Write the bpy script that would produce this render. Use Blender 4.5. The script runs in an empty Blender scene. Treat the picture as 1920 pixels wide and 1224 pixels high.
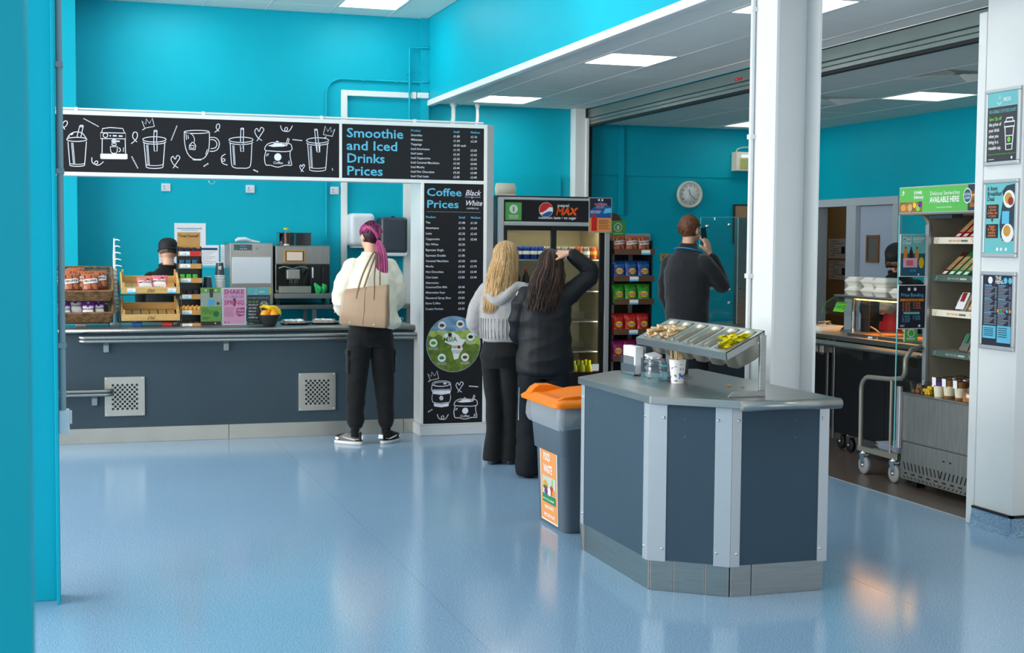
import bpy, math, random
from mathutils import Vector as V, Matrix, noise
random.seed(7)
S = bpy.context.scene
C = S.collection
PI = math.pi
sin, cos = math.sin, math.cos

# ------------------------------------------------------------------ camera
def make_camera():
    yaw, pitch, roll, H = .309083, .0597943, .00796146, 1.58
    fwd = V((sin(yaw)*cos(pitch), cos(yaw)*cos(pitch), -sin(pitch)))
    right = V((cos(yaw), -sin(yaw), 0))
    down = fwd.cross(right)
    r2 = cos(roll)*right - sin(roll)*down
    d2 = sin(roll)*right + cos(roll)*down
    cd = bpy.data.cameras.new('camera')
    cd.sensor_fit = 'HORIZONTAL'; cd.sensor_width = 36; cd.lens = 2583.4/1920*36
    cd.clip_start = .05; cd.clip_end = 100
    cd.dof.use_dof = True; cd.dof.focus_distance = 8.6; cd.dof.aperture_fstop = 4.5
    co = bpy.data.objects.new('camera', cd); C.objects.link(co)
    m = Matrix((r2, -d2, -fwd)).transposed().to_4x4()
    m.translation = V((0, 0, H)); co.matrix_world = m
    S.camera = co
make_camera()

# ------------------------------------------------------------------ light
W = bpy.data.worlds.new('daylight'); S.world = W; W.use_nodes = True
W.node_tree.nodes['Background'].inputs[0].default_value = (.93, .965, 1.0, 1)
W.node_tree.nodes['Background'].inputs[1].default_value = .8
def area(name, loc, rot, sx, sy, power, col=(1, 1, 1)):
    l = bpy.data.lights.new(name, 'AREA'); l.shape = 'RECTANGLE'; l.size = sx; l.size_y = sy
    l.energy = power; l.color = col
    o = bpy.data.objects.new(name, l); C.objects.link(o); o.location = loc; o.rotation_euler = rot
    return o
# daylight entering by the glazed left side and the glazed side behind the camera
area('window_light_left', (-4.45, 7.9, 2.2), (0, -math.radians(74), 0), 2.8, 10, 760, (1, .99, .97))
area('window_light_rear', (1.6, -5.6, 2.2), (math.radians(58), 0, 0), 6.5, 2.8, 190, (1, .985, .96))
S.view_settings.view_transform = 'Standard'; S.view_settings.look = 'None'
S.view_settings.gamma = 1; S.view_settings.use_curve_mapping = False
S.view_settings.exposure = -0.2
PANEL_EMIT = 11.0         # glow of the hall's ceiling light panels
KITCHEN_EMIT = 3.5        # kitchen panels, set lower to keep the kitchen walls dim

# ------------------------------------------------------------------ materials
def lin(h):
    if not isinstance(h, str): return tuple(h)
    h = h.lstrip('#'); r = []
    for i in (0, 2, 4):
        c = int(h[i:i+2], 16)/255
        r.append(c/12.92 if c <= .04045 else ((c+.055)/1.055)**2.4)
    return tuple(r)
M = {}
def mat(name, col, rough=.5, metal=0, var=0, scale=8, stretch=(1, 1, 1), bump=0, bscale=None, emit=0, spec=.5, trans=0, col2=None, sheen=0):
    m = bpy.data.materials.new(name); m.use_nodes = True
    nt = m.node_tree; n = nt.nodes; L = nt.links; b = n['Principled BSDF']
    c = lin(col)
    b.inputs['Base Color'].default_value = (*c, 1)
    b.inputs['Roughness'].default_value = rough; b.inputs['Metallic'].default_value = metal
    b.inputs['Specular IOR Level'].default_value = spec
    b.inputs['Transmission Weight'].default_value = trans
    if sheen: b.inputs['Sheen Weight'].default_value = sheen
    if emit:
        b.inputs['Emission Color'].default_value = (*c, 1); b.inputs['Emission Strength'].default_value = emit
    if var or bump:
        tc = n.new('ShaderNodeTexCoord'); mp = n.new('ShaderNodeMapping'); mp.inputs['Scale'].default_value = stretch
        L.new(tc.outputs['Object'], mp.inputs['Vector'])
        nz = n.new('ShaderNodeTexNoise'); nz.inputs['Scale'].default_value = scale; nz.inputs['Detail'].default_value = 4
        L.new(mp.outputs[0], nz.inputs['Vector'])
        if var:
            rp = n.new('ShaderNodeValToRGB')
            k = lin(col2) if col2 else tuple(x*(1-var) for x in c)
            k2 = c if col2 else tuple(min(1, x*(1+var)) for x in c)
            rp.color_ramp.elements[0].position = .35; rp.color_ramp.elements[1].position = .65
            rp.color_ramp.elements[0].color = (*k, 1); rp.color_ramp.elements[1].color = (*k2, 1)
            L.new(nz.outputs['Fac'], rp.inputs[0]); L.new(rp.outputs[0], b.inputs['Base Color'])
        if bump:
            bp = n.new('ShaderNodeBump'); bp.inputs['Strength'].default_value = bump; bp.inputs['Distance'].default_value = .01
            if bscale:
                nz = n.new('ShaderNodeTexNoise'); nz.inputs['Scale'].default_value = bscale; nz.inputs['Detail'].default_value = 3
                L.new(mp.outputs[0], nz.inputs['Vector'])
            L.new(nz.outputs['Fac'], bp.inputs['Height']); L.new(bp.outputs[0], b.inputs['Normal'])
    M[name] = m
    return m
PANES = set()
def pane_mat(name, tint, refl=.5, rough=.02):      # thin clear sheet: see-through with a Fresnel reflection
    m = bpy.data.materials.new(name); m.use_nodes = True
    nt = m.node_tree; n = nt.nodes; L = nt.links; n.clear()
    o = n.new('ShaderNodeOutputMaterial'); t = n.new('ShaderNodeBsdfTransparent'); g = n.new('ShaderNodeBsdfGlossy')
    t.inputs[0].default_value = (*lin(tint), 1); g.inputs['Roughness'].default_value = rough
    f = n.new('ShaderNodeFresnel'); f.inputs[0].default_value = 1.45
    mu = n.new('ShaderNodeMath'); mu.operation = 'MULTIPLY'; mu.inputs[1].default_value = refl*2; mu.use_clamp = True
    mx = n.new('ShaderNodeMixShader')
    L.new(f.outputs[0], mu.inputs[0]); L.new(mu.outputs[0], mx.inputs[0]); L.new(t.outputs[0], mx.inputs[1]); L.new(g.outputs[0], mx.inputs[2]); L.new(mx.outputs[0], o.inputs[0])
    M[name] = m; PANES.add(name)
TURQ = '#00b0c6'
mat('wall', TURQ, .5, spec=.22, var=.03, scale=1.5, bump=.03, bscale=220)
mat('ceil_tile', '#f4f2ec', .9, var=.03, scale=60, bump=.12, bscale=420)
mat('t_bar', '#f2f2ee', .5)
mat('panel_light', '#fffdf8', .5, emit=PANEL_EMIT); mat('panel_light_dim', '#fffdf8', .5, emit=KITCHEN_EMIT)
mat('panel_rim', '#d8d8d4', .4)
mat('white_paint', '#e9ebea', .42, var=.02, scale=3)
mat('white_trim', '#f1f1ee', .4)
mat('grey_frame', '#d5d6d6', .35)
mat('shutter', '#9ca49f', .38, .75, var=.06, scale=3)
mat('black_rubber', '#0b0c10', .6)
mat('black', '#0a0a0b', .5)
mat('satin_black', '#101113', .32)
mat('slate', '#384750', .5, spec=.3, var=.05, scale=2, bump=.03, bscale=90)
mat('slate2', '#364a58', .5, spec=.3, var=.05, scale=2, bump=.03, bscale=90)
mat('steel', '#a3a3a0', .34, 1, var=.05, scale=7, stretch=(1, 1, 18), bump=.015, bscale=50)
mat('steel_h', '#9a9a97', .32, 1, var=.05, scale=7, stretch=(14, 1, 1), bump=.01, bscale=40)
mat('steel_dull', '#a3a29c', .42, 1, var=.08, scale=5, stretch=(1, 8, 1))
mat('steel_plate', '#b5b2a8', .42, .9, var=.05, scale=4)
mat('chrome', '#d6d6d6', .12, 1)
mat('alu', '#c6c8ca', .4, .7)
mat('grey_rubber', '#8a8d90', .6)
mat('vinyl_blue', '#6f9cc9', .2)
mat('vinyl_brown', '#5c5048', .3, var=.08, scale=40)
mat('sign_black', '#1d1c1f', .6, spec=.25)
mat('sign_black2', '#1f2124', .6, spec=.25)
mat('sign_white', '#f4f2fb', .6)
mat('sign_blue', '#5fc0e2', .6)
mat('print_white', '#f5f5f3', .7)
mat('paper', '#eceef1', .8, var=.02, scale=20)
mat('paper_grey', '#9aa5b4', .8)
mat('plastic_white', '#e3e6ec', .35)
mat('plastic_dark', '#3b444e', .25)
mat('plastic_black', '#131416', .35)
mat('grey_plastic', '#59646d', .45, bump=.05, bscale=150)
mat('grey_conduit', '#93a9b1', .45)
mat('orange_lid', '#f47c00', .42, spec=.3, var=.03, scale=5)
mat('orange_print', '#e5924a', .6)
mat('green_print', '#58b651', .6)
mat('green_dark', '#1e7f4a', .6)
mat('lime', '#74d634', .5)
mat('teal_print', '#6fc3c7', .6)
mat('teal_dark', '#1b5d78', .6)
mat('navy', '#151a33', .6)
mat('navy_blue', '#23386e', .6)
mat('pink_print', '#f0b6d3', .6)
mat('magenta', '#c93f8c', .55)
mat('red', '#cf1f22', .45)
mat('dark_red', '#98201f', .5)
mat('crimson', '#a9151c', .5)
mat('yellow', '#f2c61d', .5)
mat('bright_yellow', '#ecdf0b', .45)
mat('orange', '#ef8a1c', .5)
mat('fruit_orange', '#ef9712', .45, bump=.12, bscale=160)
mat('banana', '#e8c21f', .45, var=.12, scale=25)
mat('purple', '#6c2690', .4)
mat('blue_pack', '#1c56a0', .35)
mat('green_pack', '#3aa32b', .35)
mat('gold', '#d89a3a', .45)
mat('brown', '#6b4328', .7)
mat('dark_brown', '#3a2a20', .6)
mat('rack_brown', '#5e4031', .6)
mat('kraft', '#c79352', .8, var=.05, scale=12)
mat('wood', '#d6ab67', .6, var=.12, scale=6, stretch=(1.5, 14, 14), bump=.05)
mat('wood_pale', '#e2bd8d', .65, var=.10, scale=10, stretch=(1, 6, 1))
mat('wood_brown', '#8a5a36', .6, var=.15, scale=5, stretch=(8, 8, 1))
mat('wicker', '#7d5c3a', .65, var=.4, scale=28)
mat('bowl_black', '#26272a', .28)
mat('cream_box', '#efe6d2', .7)
mat('foam', '#ece8dc', .7)
mat('cake', '#a86f3e', .85, var=.3, scale=40)
mat('skin', '#e0ab8e', .5, var=.05, scale=14)
mat('lip', '#b5605a', .5)
mat('eye', '#1d1713', .2)
mat('cream_knit', '#f3ead4', .95, var=.05, scale=18, bump=.25, bscale=190, sheen=.3)
mat('grey_knit', '#a5a1a0', .95, var=.07, scale=22, bump=.35, bscale=150, sheen=.3)
mat('black_cloth', '#0a0b0d', .85, spec=.3, var=.25, scale=30, bump=.1, bscale=200, sheen=.1)
mat('dark_shirt', '#0a0d12', .6, spec=.35, var=.2, scale=12, bump=.08, bscale=160)
mat('navy_trouser', '#10151b', .9, spec=.3, var=.15, scale=20)
mat('fleece', '#14181d', .97, var=.15, scale=60, bump=.15, bscale=260, sheen=.25)
mat('cap_black', '#101114', .7, bump=.2, bscale=240)
mat('lanyard', '#1d9ad6', .6)
mat('tan_leather', '#a98a6e', .42, var=.06, scale=6, bump=.05, bscale=140)
mat('tan_dark', '#7d6550', .5)
mat('sole_white', '#e9e5dc', .6)
mat('hair_pink', '#c1307f', .42, var=.5, scale=10, stretch=(14, 14, .6), col2='#7c2352')
mat('hair_root', '#241216', .45, spec=.3, var=.5, scale=12, stretch=(14, 14, .8), col2='#43182f')
mat('hair_blond', '#d9b481', .42, var=.5, scale=9, stretch=(16, 16, .7), col2='#8f6a3f')
mat('hair_dark', '#2c1a13', .42, spec=.3, var=.5, scale=9, stretch=(16, 16, .7), col2='#120c0b')
mat('hair_ginger', '#7c4a2b', .6, var=.4, scale=60, col2='#4d2b19')
mat('hair_brown', '#4a2c1c', .45, var=.4, scale=20)
mat('door_grey', '#b9c2d4', .5)
mat('door_frame', '#c6ccd2', .45)
mat('corridor', '#b59a6d', .8)
mat('coffee_bean', '#2b1a12', .6)
mat('screen_warm', '#d9c3b2', .3, emit=.25)
mat('till_screen', '#0a0b0e', .15)
mat('clear_blue', '#31b4d6', .1, trans=.6)
mat('juice', '#b9c01e', .3)
mat('can_blue', '#123f9c', .25, .4)
mat('can_orange', '#b5542a', .3, .3)
mat('can_grey', '#8f8a90', .3, .5)
mat('fridge_in', '#c4bb9f', .5)
mat('fridge_light', '#fff0cf', .5, emit=16.0)
mat('lamp_warm', '#ffb35c', .5, emit=14)
mat('uv_lamp', '#a9c8ff', .5, emit=3)
mat('custard', '#efe3c4', .5)
mat('crumb', '#8b5f35', .9, var=.3, scale=90)
mat('yellow_fruit', '#f0c318', .35)
mat('bread', '#cfa873', .85, var=.25, scale=30)
mat('dim_grey', '#6b6a64', .5)
mat('display_in', '#9d9684', .55)
mat('glove_green', '#19b05c', .55)
mat('cork', '#b9906b', .7)
pane_mat('glass', '#f2fbf8'); pane_mat('perspex', '#f3f7f7', .75); pane_mat('clear', '#f8fafa', .4, .08); pane_mat('smoke', '#5f6a70', .7)

def film_mat(name, col, cover):                    # crinkled translucent plastic
    m = bpy.data.materials.new(name); m.use_nodes = True
    nt = m.node_tree; n = nt.nodes; L = nt.links; b = n['Principled BSDF']; b.inputs['Base Color'].default_value = (*lin(col), 1); b.inputs['Roughness'].default_value = .25
    t = n.new('ShaderNodeBsdfTransparent'); mx = n.new('ShaderNodeMixShader'); mx.inputs[0].default_value = cover
    L.new(t.outputs[0], mx.inputs[1]); L.new(b.outputs[0], mx.inputs[2]); L.new(mx.outputs[0], n['Material Output'].inputs[0]); M[name] = m
film_mat('liner', '#d5dade', .36)
def floor_material():
    m = M['vinyl_blue']; nt = m.node_tree; n = nt.nodes; L = nt.links; b = n['Principled BSDF']
    tc = n.new('ShaderNodeTexCoord')
    nz = n.new('ShaderNodeTexNoise'); nz.inputs['Scale'].default_value = 210; nz.inputs['Detail'].default_value = 3
    big = n.new('ShaderNodeTexNoise'); big.inputs['Scale'].default_value = 1.3
    vo = n.new('ShaderNodeTexVoronoi'); vo.inputs['Scale'].default_value = 190
    for x in (nz, big, vo): L.new(tc.outputs['Object'], x.inputs['Vector'])
    rp = n.new('ShaderNodeValToRGB'); e = rp.color_ramp.elements
    e[0].position = .36; e[0].color = (*lin('#5681ab'), 1); e[1].position = .66; e[1].color = (*lin('#bcd1e0'), 1)
    k = e.new(.5); k.color = (*lin('#86a8c4'), 1)
    L.new(nz.outputs['Fac'], rp.inputs[0])
    mx = n.new('ShaderNodeMixRGB'); mx.blend_type = 'MULTIPLY'; mx.inputs[0].default_value = .2
    r2 = n.new('ShaderNodeValToRGB'); r2.color_ramp.elements[0].position = .05; r2.color_ramp.elements[0].color = (.55, .6, .7, 1); r2.color_ramp.elements[1].position = .3
    L.new(vo.outputs['Distance'], r2.inputs[0]); L.new(rp.outputs[0], mx.inputs[1]); L.new(r2.outputs[0], mx.inputs[2])
    L.new(mx.outputs[0], b.inputs['Base Color'])
    mr = n.new('ShaderNodeMapRange'); mr.inputs['To Min'].default_value = .09; mr.inputs['To Max'].default_value = .20
    L.new(big.outputs['Fac'], mr.inputs[0]); L.new(mr.outputs[0], b.inputs['Roughness'])
    bp = n.new('ShaderNodeBump'); bp.inputs['Strength'].default_value = .03; bp.inputs['Distance'].default_value = .004
    L.new(nz.outputs['Fac'], bp.inputs['Height']); L.new(bp.outputs[0], b.inputs['Normal'])
floor_material()

# ------------------------------------------------------------------ mesh building
class B:
    def __init__(s, m='paper'): s.v = []; s.f = []; s.m = []; s.s = []; s.cur = m
    def add(s, vs, fs, m=None, sm=False):
        k = len(s.v); s.v += [tuple(x) for x in vs]
        for f in fs: s.f.append([i+k for i in f]); s.m.append(m or s.cur); s.s.append(sm)
        return s
    def box(s, a, b, m=None):
        x0, x1 = sorted((a[0], b[0])); y0, y1 = sorted((a[1], b[1])); z0, z1 = sorted((a[2], b[2]))
        if (m or s.cur) in PANES:                      # thin clear sheets are single surfaces
            d = (x1-x0, y1-y0, z1-z0); k = d.index(min(d)); c = ((x0+x1)/2, (y0+y1)/2, (z0+z1)/2)[k]
            q = [(c, y0, z0), (c, y1, z0), (c, y1, z1), (c, y0, z1)] if k == 0 else [(x0, c, z0), (x1, c, z0), (x1, c, z1), (x0, c, z1)] if k == 1 else [(x0, y0, c), (x1, y0, c), (x1, y1, c), (x0, y1, c)]
            return s.add(q, [(0, 1, 2, 3)], m)
        return s.add([(x0, y0, z0), (x1, y0, z0), (x1, y1, z0), (x0, y1, z0), (x0, y0, z1), (x1, y0, z1), (x1, y1, z1), (x0, y1, z1)],
              [(0, 3, 2, 1), (4, 5, 6, 7), (0, 1, 5, 4), (1, 2, 6, 5), (2, 3, 7, 6), (3, 0, 4, 7)], m)
    def ext(s, pts, vec, m=None, sm=False):          # polygon swept along a vector
        n = len(pts); p = [V(q) for q in pts]; vec = V(vec)
        nr = V((0, 0, 0))
        for i in range(n): nr += p[i].cross(p[(i+1) % n])
        if nr.dot(vec) > 0: p.reverse()
        vs = p+[q+vec for q in p]
        s.add(vs, [tuple(range(n)), tuple(range(2*n-1, n-1, -1))], m)
        k = len(s.v)-2*n
        for i in range(n):
            j = (i+1) % n; s.f.append([k+i, k+n+i, k+n+j, k+j]); s.m.append(m or s.cur); s.s.append(sm)
        return s
    def rings(s, rs, m=None, sm=True, caps=True, closed=False):
        n = len(rs[0]); k = len(rs); vs = [q for r in rs for q in r]; fs = []
        for i in range(k-1 if not closed else k):
            a = i*n; b2 = ((i+1) % k)*n
            for j in range(n):
                j2 = (j+1) % n; fs.append((a+j, a+j2, b2+j2, b2+j))
        s.add(vs, fs, m, sm)
        if caps and not closed:
            s.add(rs[0], [tuple(range(n-1, -1, -1))], m); s.add(rs[-1], [tuple(range(n))], m)
        return s
    def tube(s, path, r, n=8, m=None, caps=True, closed=False, flat=1.0):
        p = [V(q) for q in path]; k = len(p); rr = r if isinstance(r, (list, tuple)) else [r]*k
        up = None; rs = []
        for i in range(k):
            if closed: t = p[(i+1) % k]-p[i-1]
            else: t = (p[min(i+1, k-1)]-p[max(i-1, 0)])
            t.normalize()
            if up is None: up = V((0, 0, 1)) if abs(t.z) < .9 else V((0, 1, 0))
            sd = t.cross(up)
            if sd.length < 1e-5: sd = t.cross(V((1, 0, 0)))
            sd.normalize(); up = sd.cross(t).normalized()
            rs.append([p[i]+sd*(rr[i]*cos(2*PI*j/n))+up*(rr[i]*flat*sin(2*PI*j/n)) for j in range(n)])
        return s.rings(rs, m, True, caps, closed)
    def cyl(s, a, b, r, r2=None, n=16, m=None, sm=True): return s.tube([a, b], [r, r if r2 is None else r2], n, m)
    def lathe(s, c, prof, n=20, m=None, sm=True, axis='z'):
        def pt(r, z, t):
            if axis == 'z': return (c[0]+r*cos(t), c[1]+r*sin(t), c[2]+z)
            if axis == 'y': return (c[0]+r*cos(t), c[1]+z, c[2]-r*sin(t))
            return (c[0]+z, c[1]+r*cos(t), c[2]+r*sin(t))
        return s.rings([[pt(max(r, 1e-4), z, 2*PI*j/n) for j in range(n)] for r, z in prof], m, sm)
    def ball(s, c, r, n=12, m=None):
        if not isinstance(r, (list, tuple)): r = (r, r, r)
        k = max(5, n//2+1); rs = []
        for i in range(k+1):
            a = -PI/2+PI*i/k; q = max(cos(a), .02)
            rs.append([(c[0]+r[0]*q*cos(2*PI*j/n), c[1]+r[1]*q*sin(2*PI*j/n), c[2]+r[2]*sin(a)) for j in range(n)])
        return s.rings(rs, m)
    def tf(s, mx, i0=0):
        s.v[i0:] = [tuple(mx @ V(q)) for q in s.v[i0:]]; return s
    def mesh(s, name):
        me = bpy.data.meshes.new(name); me.from_pydata(s.v, [], s.f)
        ms = []
        for q in s.m:
            if q not in ms: ms.append(q)
        for q in ms: me.materials.append(M[q])
        ix = {q: i for i, q in enumerate(ms)}
        me.polygons.foreach_set('material_index', [ix[q] for q in s.m])
        me.polygons.foreach_set('use_smooth', s.s)
        me.update(); return me
    def obj(s, name, parent=None, bev=0, recenter=True, seg=2):
        if parent is None and recenter and s.v:
            xs, ys, zs = zip(*s.v); c = V(((min(xs)+max(xs))/2, (min(ys)+max(ys))/2, min(zs)))
            s.v = [tuple(V(q)-c) for q in s.v]
        else: c = V((0, 0, 0))
        return link(name, s.mesh(name), parent, bev, c, seg)
def link(name, me, parent=None, bev=0, loc=(0, 0, 0), seg=2):
    o = bpy.data.objects.new(name, me); C.objects.link(o); o.location = loc
    if parent is not None: put(o, parent)
    if bev:
        b = o.modifiers.new('bevel', 'BEVEL'); b.width = bev; b.segments = seg; b.limit_method = 'ANGLE'; b.angle_limit = .7; b.harden_normals = False
    return o
def put(o, parent):                # parts are modelled in the room's coordinates unless their thing is 'local'
    o.parent = parent
    if not parent.get('_local'):
        r = parent
        while r.parent is not None: r = r.parent
        if not r.get('_local') and parent is r: o.location = V(o.location)-V(r.location)
LOCAL = set()
def thing(name, label, cat, loc=(0, 0, 0), rz=0, group=None, local=False):
    o = bpy.data.objects.new(name, None); C.objects.link(o); o.location = loc; o.rotation_euler = (0, 0, rz); o.empty_display_size = .1
    if local: o['_local'] = 1; LOCAL.add(o.name)
    return tag(o, label, cat, group)
def tag(o, label, cat, group=None):
    o['label'] = label; o['category'] = cat
    if group: o['group'] = group
    return o
def struct(o): o['kind'] = 'structure'; return o
def copy_tree(o, parent=None):
    c = o.copy(); C.objects.link(c); c.parent = parent
    for ch in [x for x in bpy.data.objects if x.parent == o]: copy_tree(ch, c)
    return c
def clone(o, label=None, group=None, loc=None, rot=None):
    c = copy_tree(o)
    if label: c['label'] = label
    if group: c['group'] = group
    if loc is not None: c.location = loc
    if rot is not None: c.rotation_euler = rot
    return c

# ------------------------------------------------------------------ flat print: lettering and line drawings
_tc = {}
BENCH = bpy.data.scenes.new('bench')           # side scene in which shapes are baked; removed at the end
def bake(o):
    BENCH.collection.objects.link(o)
    with bpy.context.temp_override(scene=BENCH, view_layer=BENCH.view_layers[0]):
        dg = bpy.context.evaluated_depsgraph_get(); dg.update()
        return bpy.data.meshes.new_from_object(o.evaluated_get(dg))
def text_geo(body, bold=0, align='LEFT', sp=1.0, shear=0):
    k = (body, bold, align, sp, shear)
    if k in _tc: return _tc[k]
    cu = bpy.data.curves.new('t', 'FONT'); cu.body = body; cu.size = 1; cu.align_x = align; cu.resolution_u = 2
    cu.offset = bold; cu.space_line = sp; cu.shear = shear; cu.fill_mode = 'FRONT'
    o = bpy.data.objects.new('t', cu); me = bake(o)
    r = ([tuple(v.co) for v in me.vertices], [tuple(p.vertices) for p in me.polygons])
    bpy.data.objects.remove(o); bpy.data.curves.remove(cu); bpy.data.meshes.remove(me)
    _tc[k] = r; return r
class Sheet:                       # 2-D artwork laid on a plane: origin, u (right), v (up)
    def __init__(s, o, u, v, lift=.0012):
        s.o = V(o); s.u = V(u).normalized(); s.w = V(v).normalized(); s.n = s.u.cross(s.w); s.b = B(); s.t = B(); s.big = []; s.l = lift
    def P(s, x, y, k=1): return s.o+s.u*x+s.w*y+s.n*(s.l*k)
    def rect(s, x, y, w, h, m, k=1):
        s.b.add([s.P(x, y, k), s.P(x+w, y, k), s.P(x+w, y+h, k), s.P(x, y+h, k)], [(0, 1, 2, 3)], m); return s
    def poly(s, pts, m, k=1): s.b.add([s.P(a, c, k) for a, c in pts], [tuple(range(len(pts)))], m); return s
    def disc(s, x, y, r, m, k=1, ry=None, n=28):
        return s.poly([(x+r*cos(2*PI*i/n), y+(ry or r)*sin(2*PI*i/n)) for i in range(n)], m, k)
    def line(s, pts, w, m, k=1, closed=False, lettering=False):
        p = [V((a, c, 0)) for a, c in pts]; n = len(p); vs = []
        for i in range(n):
            a = p[i-1] if (i or closed) else p[i]; c = p[(i+1) % n] if (i < n-1 or closed) else p[i]
            d = c-a
            d = d.normalized() if d.length > 1e-9 else V((1, 0, 0))
            q = V((-d.y, d.x, 0))*(w/2); vs += [p[i]+q, p[i]-q]
        fs = [(2*i, 2*i+1, 2*((i+1) % n)+1, 2*((i+1) % n)) for i in range(n if closed else n-1)]
        (s.t if lettering else s.b).add([s.P(q.x, q.y, k) for q in vs], fs, m); return s
    def text(s, body, x, y, size, m, bold=0, align='LEFT', sp=1.0, k=2, sx=1.0, shear=0, fit=None):
        vs, fs = text_geo(body, bold, align, sp, shear)
        if fit and vs:
            w = max(q[0] for q in vs)-min(q[0] for q in vs); sx = fit/(w*size)
        t = s.t
        if size >= .045 and len(body) > 2: t = B(); s.big.append(t)
        t.add([s.P(x+q[0]*size*sx, y+q[1]*size, k) for q in vs], fs, m); return s
    def done(s, parent, pname='print', tname='lettering'):
        if s.b.f: s.b.obj(pname, parent)
        if s.t.f: s.t.obj(tname, parent)
        for t in s.big: t.obj('heading', parent)
def arc(cx, cy, rx, ry, a0, a1, n=14): return [(cx+rx*cos(math.radians(a0+(a1-a0)*i/n)), cy+ry*sin(math.radians(a0+(a1-a0)*i/n))) for i in range(n+1)]
def smooth(pts, n=4, closed=False):
    k = len(pts); out = []
    for i in range(k if closed else k-1):
        p = [V(pts[(i+d) % k] if closed else pts[min(max(i+d, 0), k-1)]) for d in (-1, 0, 1, 2)]
        for j in range(n):
            t = j/n
            q = .5*((2*p[1])+(p[2]-p[0])*t+(2*p[0]-5*p[1]+4*p[2]-p[3])*t*t+(3*p[1]-p[0]-3*p[2]+p[3])*t**3)
            out.append(tuple(q))
    if not closed: out.append(tuple(pts[-1]))
    return out
# ================================================================== SETTING
TILES = {}
def tile_mesh(w, d):
    k = (round(w, 3), round(d, 3))
    if k not in TILES:
        b = B('ceil_tile'); g = .004
        x, y = w/2-g, d/2-g
        lo = [(-x+.004, -y+.004, 0), (x-.004, -y+.004, 0), (x-.004, y-.004, 0), (-x+.004, y-.004, 0)]
        mid = [(-x, -y, .006), (x, -y, .006), (x, y, .006), (-x, y, .006)]
        top = [(-x, -y, .016), (x, -y, .016), (x, y, .016), (-x, y, .016)]
        b.add(lo+mid+top, [(3, 2, 1, 0)]+[(i, (i+1) % 4, 4+(i+1) % 4, 4+i) for i in range(4)]+[(4+i, 4+(i+1) % 4, 8+(i+1) % 4, 8+i) for i in range(4)]+[(8, 9, 10, 11)])
        TILES[k] = b.mesh('ceiling_tile')
    return TILES[k]
def grid_ceiling(name, z, xs, ys, skip=(), ext=None):
    x0, x1, y0, y1 = ext or (xs[0], xs[-1], ys[0], ys[-1])
    root = struct(B('ceil_tile').box((x0, y0, z+.06), (x1, y1, z+.1)).obj(name))
    for i in range(len(xs)-1):
        for j in range(len(ys)-1):
            if (i, j) in skip: continue
            w, d = xs[i+1]-xs[i], ys[j+1]-ys[j]
            o = bpy.data.objects.new('ceiling_tile', tile_mesh(w, d)); C.objects.link(o)
            o.location = ((xs[i]+xs[i+1])/2, (ys[j]+ys[j+1])/2, z+.002*random.random()); put(o, root)
    g = B('t_bar')
    for x in xs[1:-1]: g.box((x-.006, ys[0], z-.001), (x+.006, ys[-1], z+.02))
    g.obj('grid_runner', root)
    g = B('t_bar')
    for y in ys[1:-1]: g.box((xs[0], y-.005, z+.0015), (xs[-1], y+.005, z+.02))
    g.obj('grid_cross_runner', root)
    return root
def light_panel(x0, x1, y0, y1, z, label):
    t = thing('ceiling_light', label, 'ceiling light', ((x0+x1)/2, (y0+y1)/2, z), group='square ceiling light panels')
    b = B('panel_rim')
    for a in ((x0, y0, x1, y0+.016), (x0, y1-.016, x1, y1), (x0, y0+.016, x0+.016, y1-.016), (x1-.016, y0+.016, x1, y1-.016)):
        b.box((a[0], a[1], z-.004), (a[2], a[3], z+.03))
    b.obj('rim', t)
    B('panel_light' if z > 2.9 else 'panel_light_dim').box((x0+.016, y0+.016, z+.003), (x1-.016, y1-.016, z+.02)).obj('diffuser', t)

# ---- floor: welded vinyl sheets
fl = struct(B('vinyl_blue').box((-4.6, -6, -.06), (9.6, 14, -.012)).obj('floor'))
for a, b_ in zip((-4.6, -2.47, -.47, 1.53, 3.53), (-2.47, -.47, 1.53, 3.53, 4.948)):
    B('vinyl_blue').box((a+.0008, -6, -.011), (b_-.0008, 13.75, 0)).obj('vinyl_sheet', fl)
B('vinyl_brown').box((4.951, -6, -.011), (9.6, 14, 0)).obj('vinyl_sheet', fl)
B('alu').box((4.944, 6.6, -.002), (4.956, 13.7, .0025)).obj('threshold_strip', fl)

# ---- walls
struct(B('wall').box((-4.6, 13.75, 0), (7.75, 13.9, 3.95)).obj('wall_back'))
struct(B('wall').box((-4.6, 13.25, 0), (.05, 13.749, 3.95)).obj('wall_pier'))
wk = struct(B('wall').box((5.16, 13.728, 0), (7.749, 13.749, 1.87)).box((5.16, 13.738, 2.32), (7.749, 13.749, 2.85)).obj('wall_kitchen_back_lining'))
B('wall').box((5.56, 13.715, 1.9), (5.62, 13.737, 2.85)).obj('cover_strip', wk)
struct(B('wall').box((3.385, 13.69, 0), (3.466, 13.749, 3.85)).box((3.66, 13.70, 1.9), (4.9, 13.749, 2.3)).obj('wall_corner_boxing'))
bh = struct(B('wall').box((3.467, -6, 3.01), (3.56, 13.75, 3.95)).obj('wall_bulkhead'))
B('white_trim').box((3.452, -6, 2.972), (3.512, 13.75, 3.028)).obj('edge_trim', bh, .004)
B('t_bar').box((3.512, -6, 2.982), (3.535, 13.75, 3.0)).obj('shadow_angle', bh)
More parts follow.
